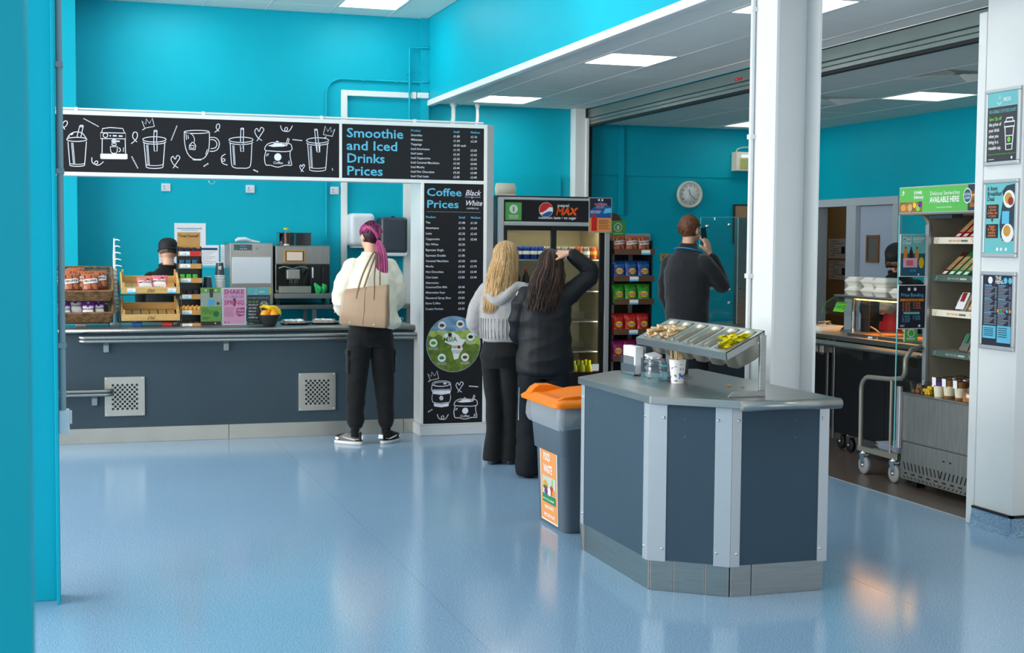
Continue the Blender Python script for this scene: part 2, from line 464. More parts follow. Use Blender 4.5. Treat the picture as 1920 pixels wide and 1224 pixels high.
# kitchen side wall with the doorway
w = struct(B('wall').box((7.75, 6.3, 0), (7.85, 11.76, 2.95)).box((7.75, 11.76, 2.06), (7.85, 13.38, 2.95)).box((7.75, 13.38, 0), (7.85, 13.76, 2.95)).obj('wall_kitchen_right'))
B('wall').box((7.70, 9.55, 2.35), (7.749, 9.60, 2.85)).obj('cover_strip', w)
struct(B('corridor').box((9.3, 11, 0), (9.4, 18, 2.9)).box((7.85, 18, 0), (9.4, 18.1, 2.9)).box((7.85, 11, 0), (9.4, 11.1, 2.9)).box((7.85, 11, 2.85), (9.4, 18, 2.9)).box((7.85,13.77,0),(7.9,18,2.9)).box((7.8,13.7,-.05),(9.4,18,0)).obj('wall_corridor'))
light_panel(8.2, 8.8, 14.4, 15.0, 2.84, 'added light panel brightening the corridor beyond the doorway')  # lamp added to brighten the corridor
d1 = struct(B('door_frame').box((7.70, 13.32, 0), (7.86, 13.40, 2.0)).box((7.70, 11.74, 0), (7.86, 11.83, 2.0)).box((7.70, 12.50, 0), (7.86, 12.68, 2.0)).box((7.70, 11.74, 2.0), (7.86, 13.40, 2.08)).obj('door_1', None, .004))
d2 = struct(B('door_grey').box((7.755, 11.835, .01), (7.80, 12.495, 1.995)).obj('door_2', None, .003))
def door_light(z0, z1):
    fr = B('wood_brown')
    for a in ((12.125, z0, 12.15, z1), (12.325, z0, 12.35, z1), (12.15, z0, 12.325, z0+.025), (12.15, z1-.025, 12.325, z1)):
        fr.box((7.735, a[0], a[1]), (7.755, a[2], a[3]))
    f = fr.obj('vision_panel', d2)
    B('dim_grey').box((7.748, 12.15, z0+.025), (7.754, 12.325, z1-.025)).obj('vision_pane', d2)
door_light(1.42, 1.70); door_light(.62, .86)
for z0, z1, y0, y1 in ((1.43, 1.68, 15.17, 15.72), (1.16, 1.40, 15.14, 15.70)):
    p = thing('notice_sheet', 'printed paper notice pinned to the corridor wall seen through the doorway, '+('upper one' if z0 > 1.4 else 'lower one'), 'notice', (9.29, y0, z0))
    B('paper').box((9.292, y0, z0), (9.299, y1, z1)).obj('sheet', p)
    sh = Sheet((9.292, y1, z0), (0, -1, 0), (0, 0, 1))
    for k in range(7): sh.rect(.06+.05*(k % 2), .03+k*.03, .1+.05*((k*3) % 4), .012, 'paper_grey')
    sh.rect(.32, .06, .09, .09, 'plastic_dark'); sh.done(p)

# right-hand white pier carrying the posters, closed wall behind it
pr = struct(B('white_paint').box((4.9, 6.30, 0), (5.14, 6.63, 3.05)).box((5.14, 6.30, 0), (9.6, 6.42, 3.05)).obj('wall_right_pier', None, .004))
sk = B('vinyl_blue')
sk.ext([(4.86, 0), (4.872, .03), (4.89, .085), (4.899, .10), (4.899, 0)] and [(4.862, 6.27, .0), (4.875, 6.27, .03), (4.885, 6.27, .10), (4.8995, 6.27, .10), (4.8995, 6.27, 0)], (0, .36, 0))
sk.ext([(4.862, 6.262, .0), (4.862, 6.275, .03), (4.862, 6.285, .10), (4.862, 6.2995, .10), (4.862, 6.2995, 0)], (3.0, 0, 0))
bs = struct(sk.obj('baseboard_right'))
B('black_rubber').box((4.880, 6.278, .10), (4.8995, 6.63, .112)).box((4.880, 6.278, .10), (7.8, 6.2995, .112)).obj('capping_strip', bs)
struct(B('white_paint').box((4.895, 6.631, 0), (4.935, 6.70, 2.9)).obj('trim_1', None, .004))
# steel I-section columns
def i_beam(name, x0, x1, y0, y1, z1, m, tf_=.018, tw=.02):
    b = B(m); yc = (y0+y1)/2
    b.box((x0, y0, 0), (x0+tf_, y1, z1)).box((x1-tf_, y0, 0), (x1, y1, z1)).box((x0+tf_, yc-tw/2, 0), (x1-tf_, yc+tw/2, z1))
    return struct(b.obj(name, None, .003))
col = i_beam('column_white', 3.47, 3.735, 6.423, 6.695, 3.9, 'white_paint')
b = B('white_paint').cyl((3.455, 6.655, .1), (3.455, 6.655, 3.0), .013, n=10)
b.obj('conduit', col)
for z in (1.42, 2.16, 2.83, .7): B('white_paint').box((3.44, 6.635, z-.012), (3.47, 6.675, z+.012)).obj('conduit_clip', col)
post = i_beam('column_turquoise', -.50, -.063, 6.22, 6.40, 3.9, 'wall', tf_=.016)
struct(B('wall').box((-1.2, 2.44, 0), (-.071, 2.60, 3.9)).obj('wall_left_return'))
cn = tag(B('grey_conduit').cyl((-.046, 6.35, .82), (-.046, 6.35, 3.84), .0145, n=12).obj('wall_conduit'), 'grey conduit pipe running down the turquoise steel post', 'conduit')
for z in (1.12, 1.88, 2.34, 2.9): B('grey_conduit').box((-.063, 6.332, z-.012), (-.028, 6.372, z+.012)).obj('pipe_clip', cn, .003)
sb = thing('socket_box', 'small pale grey socket box under the conduit on the turquoise post', 'socket', (-.045, 6.35, .73))
B('plastic_white').box((-.0625, 6.30, .735), (-.018, 6.40, .835)).obj('box_body', sb, .004)
B('plastic_white').box((-.018, 6.325, .775), (-.008, 6.375, .83)).obj('plug_top', sb, .003)

# window walls of the dining hall, behind and left of the camera
def window_wall(name, ax, at, a0, a1, n):
    b = B('white_paint'); st = (a1-a0)/n
    def bar(u0, u1, z0, z1):
        if ax == 'x': b.box((at-.06, u0, z0), (at+.06, u1, z1))
        else: b.box((u0, at-.06, z0), (u1, at+.06, z1))
    bar(a0, a1, 0, .7); bar(a0, a1, 3.5, 3.95)
    for i in range(n+1): bar(a0+i*st-.05, a0+i*st+.05, .7, 3.5)
    bar(a0, a1, 2.6, 2.66)
    return struct(b.obj(name))
window_wall('window_1', 'x', -4.52, -6, 13.2, 12)
window_wall('window_2', 'y', -5.94, -4.5, 4.9, 6)
struct(B('white_paint').box((5.17, -6, 0), (5.3, 6.29, 3.05)).obj('wall_right'))

# ---- ceilings
grid_ceiling('ceiling_main', 3.85, [-.6, .03, .63, 1.23, 1.83, 2.446, 3.05, 3.466], [10.9, 11.5, 12.1, 12.71, 13.31, 13.749], {(5, 3), (2, 3)}, (-4.6, 3.466, -6, 13.749))
light_panel(2.455, 3.043, 12.715, 13.305, 3.85, 'ceiling light panel in the high ceiling above the smoothie menu board')
light_panel(.64, 1.22, 12.715, 13.305, 3.85, 'ceiling light panel in the high ceiling above the serving bay, out at the frame edge')
light_panel(2.455, 3.043, 8.5, 9.09, 3.845, 'ceiling light panel in the high ceiling above the middle of the hall')
light_panel(.64, 1.22, 8.5, 9.09, 3.845, 'ceiling light panel in the high ceiling towards the left of the hall')
ysof = [13.745]+[13.38-.631*k for k in range(0, 17)]
ysof = sorted(ysof)
def row(y): return min(range(len(ysof)-1), key=lambda j: abs(ysof[j]-y))
xsof = [3.536, 3.815, 4.385, 4.955, 5.16]
LS = [(12.75, 'ceiling light panel under the low soffit nearest the back wall'), (9.595, 'ceiling light panel under the low soffit in its middle'), (7.07, 'ceiling light panel under the low soffit cut by the white column'), (3.92, 'ceiling light panel under the low soffit nearest the viewer, above the frame')]
skip = set()
for y, lab in LS:
    j = row(y); skip.add((1, j)); light_panel(3.822, 4.378, ysof[j]+.006, ysof[j+1]-.006, 3.0, lab)
grid_ceiling('ceiling_soffit', 3.0, xsof, ysof, skip, (3.56, 5.3, -6, 13.745))
ykit = [6.43, 7.05, 7.67, 8.29, 8.53, 9.15, 9.78, 10.40, 11.02, 11.62, 12.2, 12.8, 13.4, 13.70]
xkit = [5.34, 5.975, 6.59, 7.2, 7.749]
grid_ceiling('ceiling_kitchen', 2.85, xkit, ykit, {(2, 6), (2, 11), (1, 4), (1, 7)}, (5.30, 7.749, 6.43, 13.70))
light_panel(6.6, 7.19, 9.79, 10.39, 2.85, 'ceiling light panel in the kitchen ceiling above the doorway side')
light_panel(6.6, 7.19, 12.81, 13.39, 2.85, 'ceiling light panel in the kitchen ceiling behind the white column')
for x0, x1, y0, y1, lab in ((5.98, 6.585, 8.535, 9.145, 'square four-way ceiling air vent nearest the viewer in the kitchen ceiling'), (5.98, 6.585, 10.405, 11.015, 'square four-way ceiling air vent beside the white column in the kitchen ceiling')):
    t = thing('ceiling_vent', lab, 'air vent', ((x0+x1)/2, (y0+y1)/2, 2.85), group='kitchen ceiling vents')
    B('dim_grey').box((x0, y0, 2.868), (x1, y1, 2.88)).obj('backing', t)
    cx, cy = (x0+x1)/2, (y0+y1)/2
    for k in range(6):
        h = .297*(1-k/6.3); q = .018
        b = B('ceil_tile'); zz = 2.850+.002*k
        for sx, sy in ((1, 0), (-1, 0), (0, 1), (0, -1)):
            a = V((cx, cy, zz)); o_ = V((sx, sy, 0)); tdir = V((-sy, sx, 0))
            p = [a+o_*h-tdir*h, a+o_*h+tdir*h, a+o_*(h-.034)+tdir*(h-.034)+V((0, 0, q)), a+o_*(h-.034)-tdir*(h-.034)+V((0, 0, q))]
            b.ext(p, (0, 0, .002))
        b.obj('vane_ring', t)
# ---- roller shutter over the serving opening
sh_ = thing('roller_shutter', 'long grey metal roller shutter pulled up above the serving opening', 'shutter', (5.2, 10.1, 2.82))
def sbar(name, x0, x1, z0, z1, m='shutter', bev=.004): return B(m).box((x0, 6.5, z0), (x1, 13.72, z1)).obj(name, sh_, bev)
sbar('hood', 5.165, 5.29, 2.905, 2.999)
for k in range(2): sbar('slat', 5.172+.004*k, 5.20, 2.868-.034*k, 2.899-.034*k)
sbar('bottom_rail', 5.17, 5.21, 2.808, 2.832, 'black_rubber')
sbar('hood_top_strip', 5.160, 5.175, 2.990, 2.9995, 'black')  # thin black strip along the top edge of the hood
B('black_rubber').box((5.17, 13.60, 0), (5.21, 13.72, 2.83)).obj('guide_rail', sh_)
lb = B('red').box((5.160, 10.13, 2.918), (5.164, 10.24, 2.94)); lb.obj('warning_sticker', sh_)
sx = Sheet((5.1598, 10.23, 2.92), (0, -1, 0), (0, 0, 1)); sx.poly([(.012, .009), (.022, .003), (.022, .015)], 'print_white'); sx.done(sh_)
jb = struct(B('white_trim').box((5.02, 13.60, 0), (5.135, 13.749, 3.0)).box((5.135, 13.58, 0), (5.168, 13.749, 2.9)).obj('trim_2', None, .004))
# ---- pipes, trunking and fittings on the back wall
tr = tag(B('white_trim').box((2.575, 13.71, .95), (2.635, 13.749, 3.10)).box((2.635, 13.71, 3.045), (3.30, 13.749, 3.10)).box((3.30, 13.70, 3.04), (3.34, 13.749, 3.107)).box((3.345, 13.66, 3.045), (3.46, 13.69, 3.10)).obj('cable_trunking', None, .003), 'white square cable trunking turning a corner on the turquoise wall', 'trunking')
tag(B('white_trim').box((3.215, 13.70, .95), (3.29, 13.749, 2.5)).obj('cable_trunking', None, .003), 'white vertical cable trunking beside the dark towel dispenser', 'trunking')
def pipe(path, r, m, name, label, clips=()):
    o = tag(B(m).tube(path, r, 8).obj(name), label, 'pipe')
    if clips:
        for c in clips: B(m).box((c[0]-.014, c[1]-.016, c[2]-.012), (c[0]+.014, c[1]+.018, c[2]+.012)).obj('pipe_clip', o)
pipe([(2.425, 13.73, 1.0), (2.425, 13.73, 3.0)]+[(2.585-.16*cos(a*PI/16), 13.73, 3.05+.16*sin(a*PI/16)) for a in range(0, 9)]+[(3.38, 13.73, 3.21), (3.40, 13.68, 3.212), (3.46, 13.68, 3.212)], .011, 'wall', 'wall_pipe', 'turquoise painted conduit curving over the white trunking', [(2.425, 13.73, 1.6), (2.425, 13.73, 2.5), (2.8, 13.73, 3.21), (3.14, 13.73, 3.21)])
pipe([(3.265, 13.688, 2.3), (3.265, 13.688, 3.535), (3.275, 13.688, 3.548), (3.36, 13.688, 3.55), (3.40, 13.665, 3.552), (3.46, 13.66, 3.555)], .011, 'wall', 'wall_pipe', 'turquoise painted conduit with a square bend near the ceiling corner', [(3.265, 13.72, 3.3)])
for i, x in enumerate((.87, 1.675, 2.51)):
    t = thing('wall_socket', ('leftmost', 'middle', 'rightmost')[i]+' white switched socket on the turquoise wall under the menu board', 'socket', (x, 13.74, 2.06), group='sockets under the menu board')
    B('plastic_white').box((x-.043, 13.735, 2.062), (x+.043, 13.749, 2.137)).obj('plate', t, .003)
    B('plastic_white').box((x+.010, 13.728, 2.10), (x+.026, 13.736, 2.122)).obj('rocker', t)
    B('plastic_dark').box((x-.02, 13.733, 2.10), (x-.012, 13.7355, 2.115)).box((x-.028, 13.733, 2.08), (x-.018, 13.7355, 2.086)).box((x-.012, 13.733, 2.08), (x-.002, 13.7355, 2.086)).obj('pin_holes', t)
# ================================================================== COFFEE COUNTER
ct = thing('coffee_counter', 'long slate-grey coffee counter with steel worktop, plinth and tray rail', 'counter', (1.1, 11.5, 0))
B('slate').box((-.75, 11.165, .09), (2.705, 11.2, .86)).obj('front_panel', ct, .002)
B('slate').box((-.75, 11.2, .05), (2.705, 11.86, .86)).obj('carcass', ct)
for a, b_ in ((-.75, 1.183), (1.187, 2.615), (2.619, 2.708)):
    B('steel_plate').box((a, 11.152, 0), (b_, 11.172, .118)).obj('plinth_plate', ct, .002)
wt = B('steel_dull').box((-.75, 11.14, .862), (2.715, 11.87, .902))
wt.obj('worktop', ct, .003)
B('steel_h').ext([(-.75, 11.145+.032*cos(t), .880+.0235*sin(t)) for t in [PI/2+PI*i/10 for i in range(11)]], (3.463, 0, 0), sm=True).obj('worktop_nosing', ct)
def rail(x0, x1, z, name, hooks):
    b = B('steel_h')
    for dz in (-.014, .014):
        p = [(x0, 11.055, z+dz), (x1-.05, 11.055, z+dz)]+[(x1-.05+.05*sin(a*PI/12), 11.105-.05*cos(a*PI/12), z+dz) for a in range(1, 7)]+[(x1, 11.163, z+dz)]
        if x0 > 0: p = [(x0, 11.163, z+dz), (x0, 11.11, z+dz)]+[(x0+.05-.05*cos(a*PI/12), 11.105-.05*sin(a*PI/12), z+dz) for a in range(1, 6)]+p[1:]
        b.tube(p, .0145, 10)
    r = b.obj(name, ct)
    for x in hooks:
        B('steel_plate').ext([(x-.02, 11.165, z-.02), (x-.02, 11.165, z-.105), (x-.02, 11.140, z-.105), (x-.02, 11.130, z-.05), (x-.02, 11.055, z-.025), (x-.02, 11.055, z-.012)], (.04, 0, 0)).obj('rail_bracket', r, .002)
        B('plastic_dark').box((x-.003, 11.1385, z-.095), (x+.003, 11.1405, z-.055)).obj('bracket_slot', r)
rail(.047, 2.73, .818, 'tray_rail', (.245, 1.165))
rail(-.75, .285, .405, 'lower_rail', (-.52, .155))
for x0, x1 in ((.231, .534), (1.744, 2.048)):
    g = B('steel_plate').box((x0, 11.150, .21), (x1, 11.166, .518)).obj('vent_grille', ct, .002)
    h = B('black')
    for r in range(11):
        for c in range(6 if r % 2 == 0 else 5):
            cx = x0+.061+.0362*c+(.0181 if r % 2 else 0); cz = .268+.0186*r
            h.lathe((cx, 11.1492, cz), [(.0001, 0), (.0100, 0), (.0100, .0006)], 10, axis='y')
    g2 = h.obj('perforation', g); g2['kind'] = 'stuff'
    s = B('chrome')
    for cx in (x0+.015, x1-.015):
        for cz in (.224, .504): s.lathe((cx, 11.1475, cz), [(.0001, 0), (.0045, .001), (.0055, .0025)], 8, axis='y')
    s.obj('screw', g)['kind'] = 'stuff'

# ================================================================== MENU BOARD: header beam and pillar
mb = thing('menu_board', 'black menu board on a pale grey frame spanning above the coffee counter', 'menu board', (3.0, 11.0, 0))
yf = 10.94
pl = [(2.708, yf), (3.268, yf), (3.352, yf+.09), (3.352, yf+.36), (2.708, yf+.36)]
B('grey_frame').ext([(x, y, .10) for x, y in pl], (0, 0, 2.458)).obj('pillar', mb, .002)
B('grey_frame').ext([(2.70, yf-.012, 0), (3.274, yf-.012, 0), (3.366, yf+.086, 0), (3.366, yf+.36, 0), (2.70, yf+.36, 0)], (0, 0, .086)).ext([(2.70, yf-.012, .086), (3.274, yf-.012, .086), (3.366, yf+.086, .086), (3.366, yf+.36, .086), (2.70, yf+.36, .086)], (0, 0, .012)).obj('skirting', mb, .005)
B('grey_frame').box((-.75, yf+.004, 2.066), (2.706, yf+.12, 2.558)).obj('header_beam', mb, .002)
fr = B('white_trim')
for a in ((-.75, 2.524, 3.266, 2.556), (-.75, 2.068, 3.266, 2.096), (2.036, 2.096, 2.058, 2.524), (3.238, 2.096, 3.266, 2.524), (2.708, .10, 2.732, 2.068), (3.238, .10, 3.266, 2.068)):
    fr.box((a[0], yf-.010, a[1]), (a[2], yf+.003, a[3]))
fr.obj('frame_profile', mb, .002)
B('white_trim').tube([(-.75, yf+.03, 2.572), (3.24, yf+.03, 2.572)], .008, 8).obj('cable_run', mb)
for x in (.04, .98, 1.9, 2.66):
    B('white_trim').box((x-.012, yf+.015, 2.557), (x+.012, yf+.045, 2.583)).obj('cable_clip', mb)
B('chrome').tube([(1.02, yf+.02, 2.068), (1.02, yf+.01, 2.05)]+[(1.04-.022*cos(a*PI/8), yf+.01, 2.048-.022*sin(a*PI/8)) for a in range(0, 9)], .003, 6).obj('hook', mb)
def panel(name, x0, x1, z0, z1, m): return B(m).box((x0, yf-.004, z0), (x1, yf+.0035, z1)).obj(name, mb)
p1 = panel('drawing_panel', -.75, 2.036, 2.096, 2.524, 'sign_black')
p2 = panel('smoothie_panel', 2.058, 3.238, 2.096, 2.524, 'sign_black2')
p3 = panel('coffee_panel', 2.732, 3.238, .10, 2.068, 'sign_black')

# --- white line drawings on the header
LW = .0055
A1 = Sheet((-.0736, yf-.004, 2.097), (1, 0, 0), (0, 0, 1))
def d1(p):
    x, y = p; u = (x-45)/1793
    t, bt = 50+67*u, 415+43*u
    return (u*2.109, .427*(1-(y-t)/(bt-t)))
def st(pts, w=LW, closed=False, sm=0, sh=A1, mp=d1):
    q = smooth(pts, 4, closed) if sm else pts
    sh.line([mp(p) for p in q], w, 'sign_white', closed=closed)
def fill(pts, sh=A1, mp=d1, m='sign_white', k=1): sh.poly([mp(p) for p in pts], m, k)
def ell(cx, cy, rx, ry, a0=0, a1=360, w=LW, sh=A1, mp=d1): st(arc(cx, cy, rx, ry, a0, a1, 22), w, sh=sh, mp=mp)
def dots(x0, y0, x1, y1, n, r=3.6, sh=A1, mp=d1):
    for i in range(n):
        t = i/max(1, n-1); fill(arc(x0+(x1-x0)*t, y0+(y1-y0)*t, r, r, 0, 330, 7), sh, mp)
def crown(x, y, s, flip=1, sh=A1, mp=d1): st([(x-38*s, y+42*s), (x-20*s, y+32*s)], sh=sh, mp=mp); st([(x-40*s*flip, y-18*s), (x-22*s*flip, y+30*s), (x+42*s*flip, y+18*s), (x+28*s*flip, y-38*s), (x+10*s*flip, y-2*s), (x-12*s*flip, y-32*s), (x-14*s*flip, y+2*s)], closed=True, sh=sh, mp=mp)
def heart(x, y, s, sh=A1, mp=d1): st([(x+20*s, y+50*s), (x-10*s, y+28*s), (x-28*s, y-8*s), (x-14*s, y-28*s), (x, y-8*s), (x+14*s, y-34*s), (x+32*s, y-20*s), (x+14*s, y+10*s), (x-14*s, y+52*s)], sm=1, sh=sh, mp=mp)
def loop(x, y, s, r=0, sh=A1, mp=d1):
    c, q = cos(r), sin(r)
    pts = [(-16, 42), (4, 20), (18, -10), (10, -38), (-10, -34), (-12, -4), (8, 16), (22, 24)]
    st([(x+s*(a*c-b*q), y+s*(a*q+b*c)) for a, b in pts], sm=1, sh=sh, mp=mp)
def curl(x, y, s, r=0, sh=A1, mp=d1):
    c, q = cos(r), sin(r)
    pts = [(-40, -20), (-30, 8), (-8, 18), (8, 4), (0, -8), (-12, 2), (-4, 18), (20, 14), (40, -18)]
    st([(x+s*(a*c-b*q), y+s*(a*q+b*c)) for a, b in pts], sm=1, sh=sh, mp=mp)
def cup(x0, x1, yt, yb, straw, flat=False):        # beaker with a straw
    cx = (x0+x1)/2; rx = (x1-x0)/2
    ell(cx, yt, rx, 17); ell(cx, yt+14, rx*.98, 16, 0, 180)
    bx = rx*.72
    if flat: st([(x0+8, yt+22), (x0+16, yb-30), (x0+34, yb-4), (cx, yb), (x1-34, yb-2), (x1-16, yb-30), (x1-8, yt+24)], sm=1)
    else: st([(x0+8, yt+22), (cx-bx, yb-6)]); st([(x1-8, yt+24), (cx+bx, yb-6)]); ell(cx, yb-8, bx, 11, 0, 180); ell(cx, yb-24, bx, 9, 10, 170, LW*.8)
    for k in (24, 32): st([(x0+k, yt+34), (x0+k+8, yb-20)], LW*.8)
    (a, b_), (c_, d_) = straw
    st([(a-9, b_), (c_-9, d_), (c_+9, d_+2), (a+9, b_+3)], closed=True); ell(a, b_, 10, 4)
    st([(c_-8, yt+20), (c_-6, yt+74), (c_+12, yt+74), (c_+12, yt+20)])
# dome-lid cup
st([(90, 225), (100, 372)]); st([(203, 225), (190, 376)]); ell(145, 374, 46, 9, 0, 180); ell(145, 362, 45, 8, 5, 175, LW*.8)
ell(144, 211, 62, 13); st([(86, 205), (104, 178), (140, 163), (178, 172), (202, 206)], sm=1)
st([(163, 124), (146, 192), (168, 200), (184, 129)], closed=True); ell(174, 126, 11, 5)
for k in (112, 120): st([(k, 232), (k+10, 366)], LW*.8)
st([(108, 182), (122, 174)], LW*1.6); st([(96, 194), (100, 190)], LW*1.6)
# espresso machine
st([(297, 166), (303, 142), (350, 136), (428, 142), (438, 168)]); st([(290, 168), (445, 172), (446, 208), (290, 206)], closed=True)
ell(320, 185, 14, 14); dots(350, 188, 351, 188, 1, 5); st([(366, 188), (390, 189)], LW*1.8); st([(402, 190), (426, 191)], LW*1.8)
st([(300, 208), (298, 300)]); st([(442, 210), (444, 302)]); fill([(288, 302), (455, 304), (456, 334), (448, 338), (294, 336), (287, 330)])
ell(373, 224, 13, 13); fill(arc(373, 224, 8, 8, 0, 340, 10)); st([(386, 222), (408, 224)], LW*1.8); st([(358, 238), (362, 250), (384, 250), (388, 238)])
st([(349, 258), (353, 290), (362, 300), (384, 300), (391, 290), (394, 258)], closed=True); ell(402, 278, 10, 12, -100, 100); st([(432, 262), (430, 290)], LW*.8)
# beakers
cup(552, 699, 212, 394, ((633, 158), (630, 226)))
cup(1103, 1261, 216, 396, ((1190, 146), (1186, 270)), True)
cup(1616, 1767, 222, 414, ((1680, 154), (1694, 290)))
# tea mug
st([(815, 160), (818, 240), (835, 300), (865, 332), (900, 340), (940, 332), (968, 290), (976, 230), (976, 162)], sm=1); ell(896, 165, 81, 10)
st([(866, 332), (872, 343), (920, 344), (930, 334)]); st([(835, 170), (866, 182), (880, 210), (878, 232)], sm=1, w=LW*.8)
st([(866, 230), (848, 250), (846, 274), (884, 278), (888, 254), (880, 238)], closed=True); st([(856, 250), (856, 268), (876, 269), (878, 252)], closed=True)
st([(980, 200), (1015, 202), (1036, 222), (1040, 246), (1030, 274), (1004, 288), (978, 288)], sm=1); st([(982, 214), (1006, 216), (1022, 232), (1024, 248), (1014, 266), (984, 272)], sm=1)
st([(826, 178), (830, 214)], LW*.8); st([(838, 184), (842, 208)], LW*.8); st([(962, 276), (952, 308)], LW*.8)
# coffee sack
def sack(o, s, sh, mp):
    q = lambda L: [(o[0]+a*s, o[1]+b_*s) for a, b_ in L]
    st(q([(-82, -18), (-64, -36), (-30, -44), (40, -40), (84, -34), (94, -12), (90, 6), (50, 14), (-40, 10), (-84, 4)]), closed=True, sm=1, sh=sh, mp=mp)
    fill(q([(-66, -24), (-30, -34), (-6, -56), (8, -48), (22, -38), (62, -28), (40, -18), (-30, -16)]), sh, mp)
    st(q([(-78, 8), (-88, 50), (-80, 96), (-50, 100), (0, 112), (50, 100), (84, 102), (92, 92), (82, 44), (84, 8)]), sm=1, sh=sh, mp=mp)
    st(q([(50, -20), (60, -50), (68, -72), (76, -66), (70, -44), (58, -22)]), closed=True, sh=sh, mp=mp)
    fill(q(arc(0, 48, 24, 24, 0, 345, 16)), sh, mp)
    for k in ((-70, 26, -76, 44), (-62, 24, -66, 40), (74, 70, 80, 92), (68, 80, 74, 94)): st(q([k[:2], k[2:]]), LW*.8, sh=sh, mp=mp)
sack((1424, 278), 1, A1, d1)
xx, yy = d1((1424, 370)); A1.text('Coffee', xx, yy, .028, 'sign_white', .01, 'CENTER', shear=.25)
loop(500, 202, .95, .15); loop(1028, 142, .7, .25); curl(1482, 146, 1.0); curl(265, 356, .95, .35); curl(1070, 345, .9, 1.35); loop(66, 122, .8, .5)
crown(586, 112, .95); crown(1770, 168, .95, -1); heart(756, 346, .95); heart(1300, 172, 1.0); heart(1586, 392, .55)
dots(190, 80, 276, 128, 11); dots(768, 128, 732, 216, 11); dots(484, 324, 518, 392, 7, 4.5); dots(1526, 216, 1584, 222, 8); dots(942, 382, 964, 368, 3, 5); dots(1266, 408, 1288, 418, 3, 5)
st([(1790, 398), (1794, 414)], LW*.9); dots(50, 250, 51, 250, 1); dots(54, 324, 55, 324, 1)
A1.done(p1, 'line_drawing', 'lettering')

# --- smoothie prices
A2 = Sheet((2.058, yf-.004, 2.096), (1, 0, 0), (0, 0, 1))
for i, (t, wd) in enumerate((('Smoothie', .460), ('and Iced', .412), ('Drinks', .303), ('Prices', .288))):
    A2.text(t, .036, .325-.1005*i, .104, 'sign_blue', .014, fit=wd)
rows = [('Smoothie', '£1.80', '£2.10'), ('Milkshake', '£1.50', '£2.30'), ('Toppings', '£0.50 each', ''), ('Iced Americano', '£1.75', '£2.05'), ('Iced Latte', '£2.35', '£2.65'), ('Iced Cappuccino', '£2.35', '£2.65'), ('Iced Caramel Macchiato', '£3.50', '£4.00'), ('Iced Mocha', '£3.45', '£3.70'), ('Iced Hot Chocolate', '£3.20', '£3.40'), ('Iced Chai Latte', '£2.85', '£3.40')]
for x, t in ((.562, 'Product'), (.918, 'Small'), (1.064, 'Medium')): A2.text(t, x, .386, .0245, 'sign_blue', .012)
for i, r in enumerate(rows):
    for x, t in zip((.562, .918, 1.064), r):
        if t: A2.text(t, x, .349-.0367*i, .0245, 'sign_white', .006)
A2.done(p2)
# --- coffee prices
A3 = Sheet((2.732, yf-.004, 0), (1, 0, 0), (0, 0, 1))
def zc(y): return 2.062-(y-397)/735
A3.text('Coffee', .020, zc(467), .0885, 'sign_blue', .014, fit=.293)
A3.text('Prices', .020, zc(538), .0885, 'sign_blue', .014, fit=.265)
A3.text('Black', .345, zc(461), .064, 'sign_white', .006, fit=.135, shear=.35); A3.text('White', .343, zc(522), .062, 'sign_white', .006, fit=.138, shear=.35)
A3.rect(.345, zc(472), .055, .0025, 'sign_white'); A3.rect(.412, zc(472), .065, .0025, 'sign_white'); A3.text('&', .399, zc(478), .022, 'sign_white')
A3.text('COFFEE CO.', .36, zc(543), .0165, 'sign_white', .01, fit=.105)
A3.rect(.02, zc(563), .46, .0022, 'paper_grey')
for x, t in ((.015, 'Product'), (.294, 'Small'), (.396, 'Medium')): A3.text(t, x, zc(600), .0255, 'sign_blue', .014)
rows = [(632, 'Tea', '£1.00', '£1.30'), (665, 'Americano', '£1.75', '£2.05'), (698, 'Latte', '£2.35', '£2.65'), (731, 'Cappuccino', '£2.35', '£2.65'), (763, 'Flat White', '£2.35', ''), (797, 'Espresso Single', '£1.30', ''), (830, 'Espresso Double', '£1.80', ''), (863, 'Caramel Macchiato', '£3.50', '£4.00'), (895, 'Mocha', '£3.45', '£3.70'), (928, 'Hot Chocolate', '£3.20', '£3.40'), (961, 'Chai Latte', '£2.85', '£3.40'), (994, 'Alternative', '', ''), (1020, 'Coconut/Oat Milk', '£0.40', ''), (1052, 'Alternative Soya', '£0.00', ''), (1085, 'Flavoured Syrup Shot', '£0.80', ''), (1117, 'Extra Coffee', '£0.50', ''), (1151, 'Cream Portion', '£0.50', '')]
for y, a, b_, c_ in rows:
    A3.text(a, .015, zc(y), .0248, 'sign_white', .008)
    if b_: A3.text(b_, .292, zc(y), .0248, 'sign_white', .008)
    if c_: A3.text(c_, .394, zc(y), .0248, 'sign_white', .008)
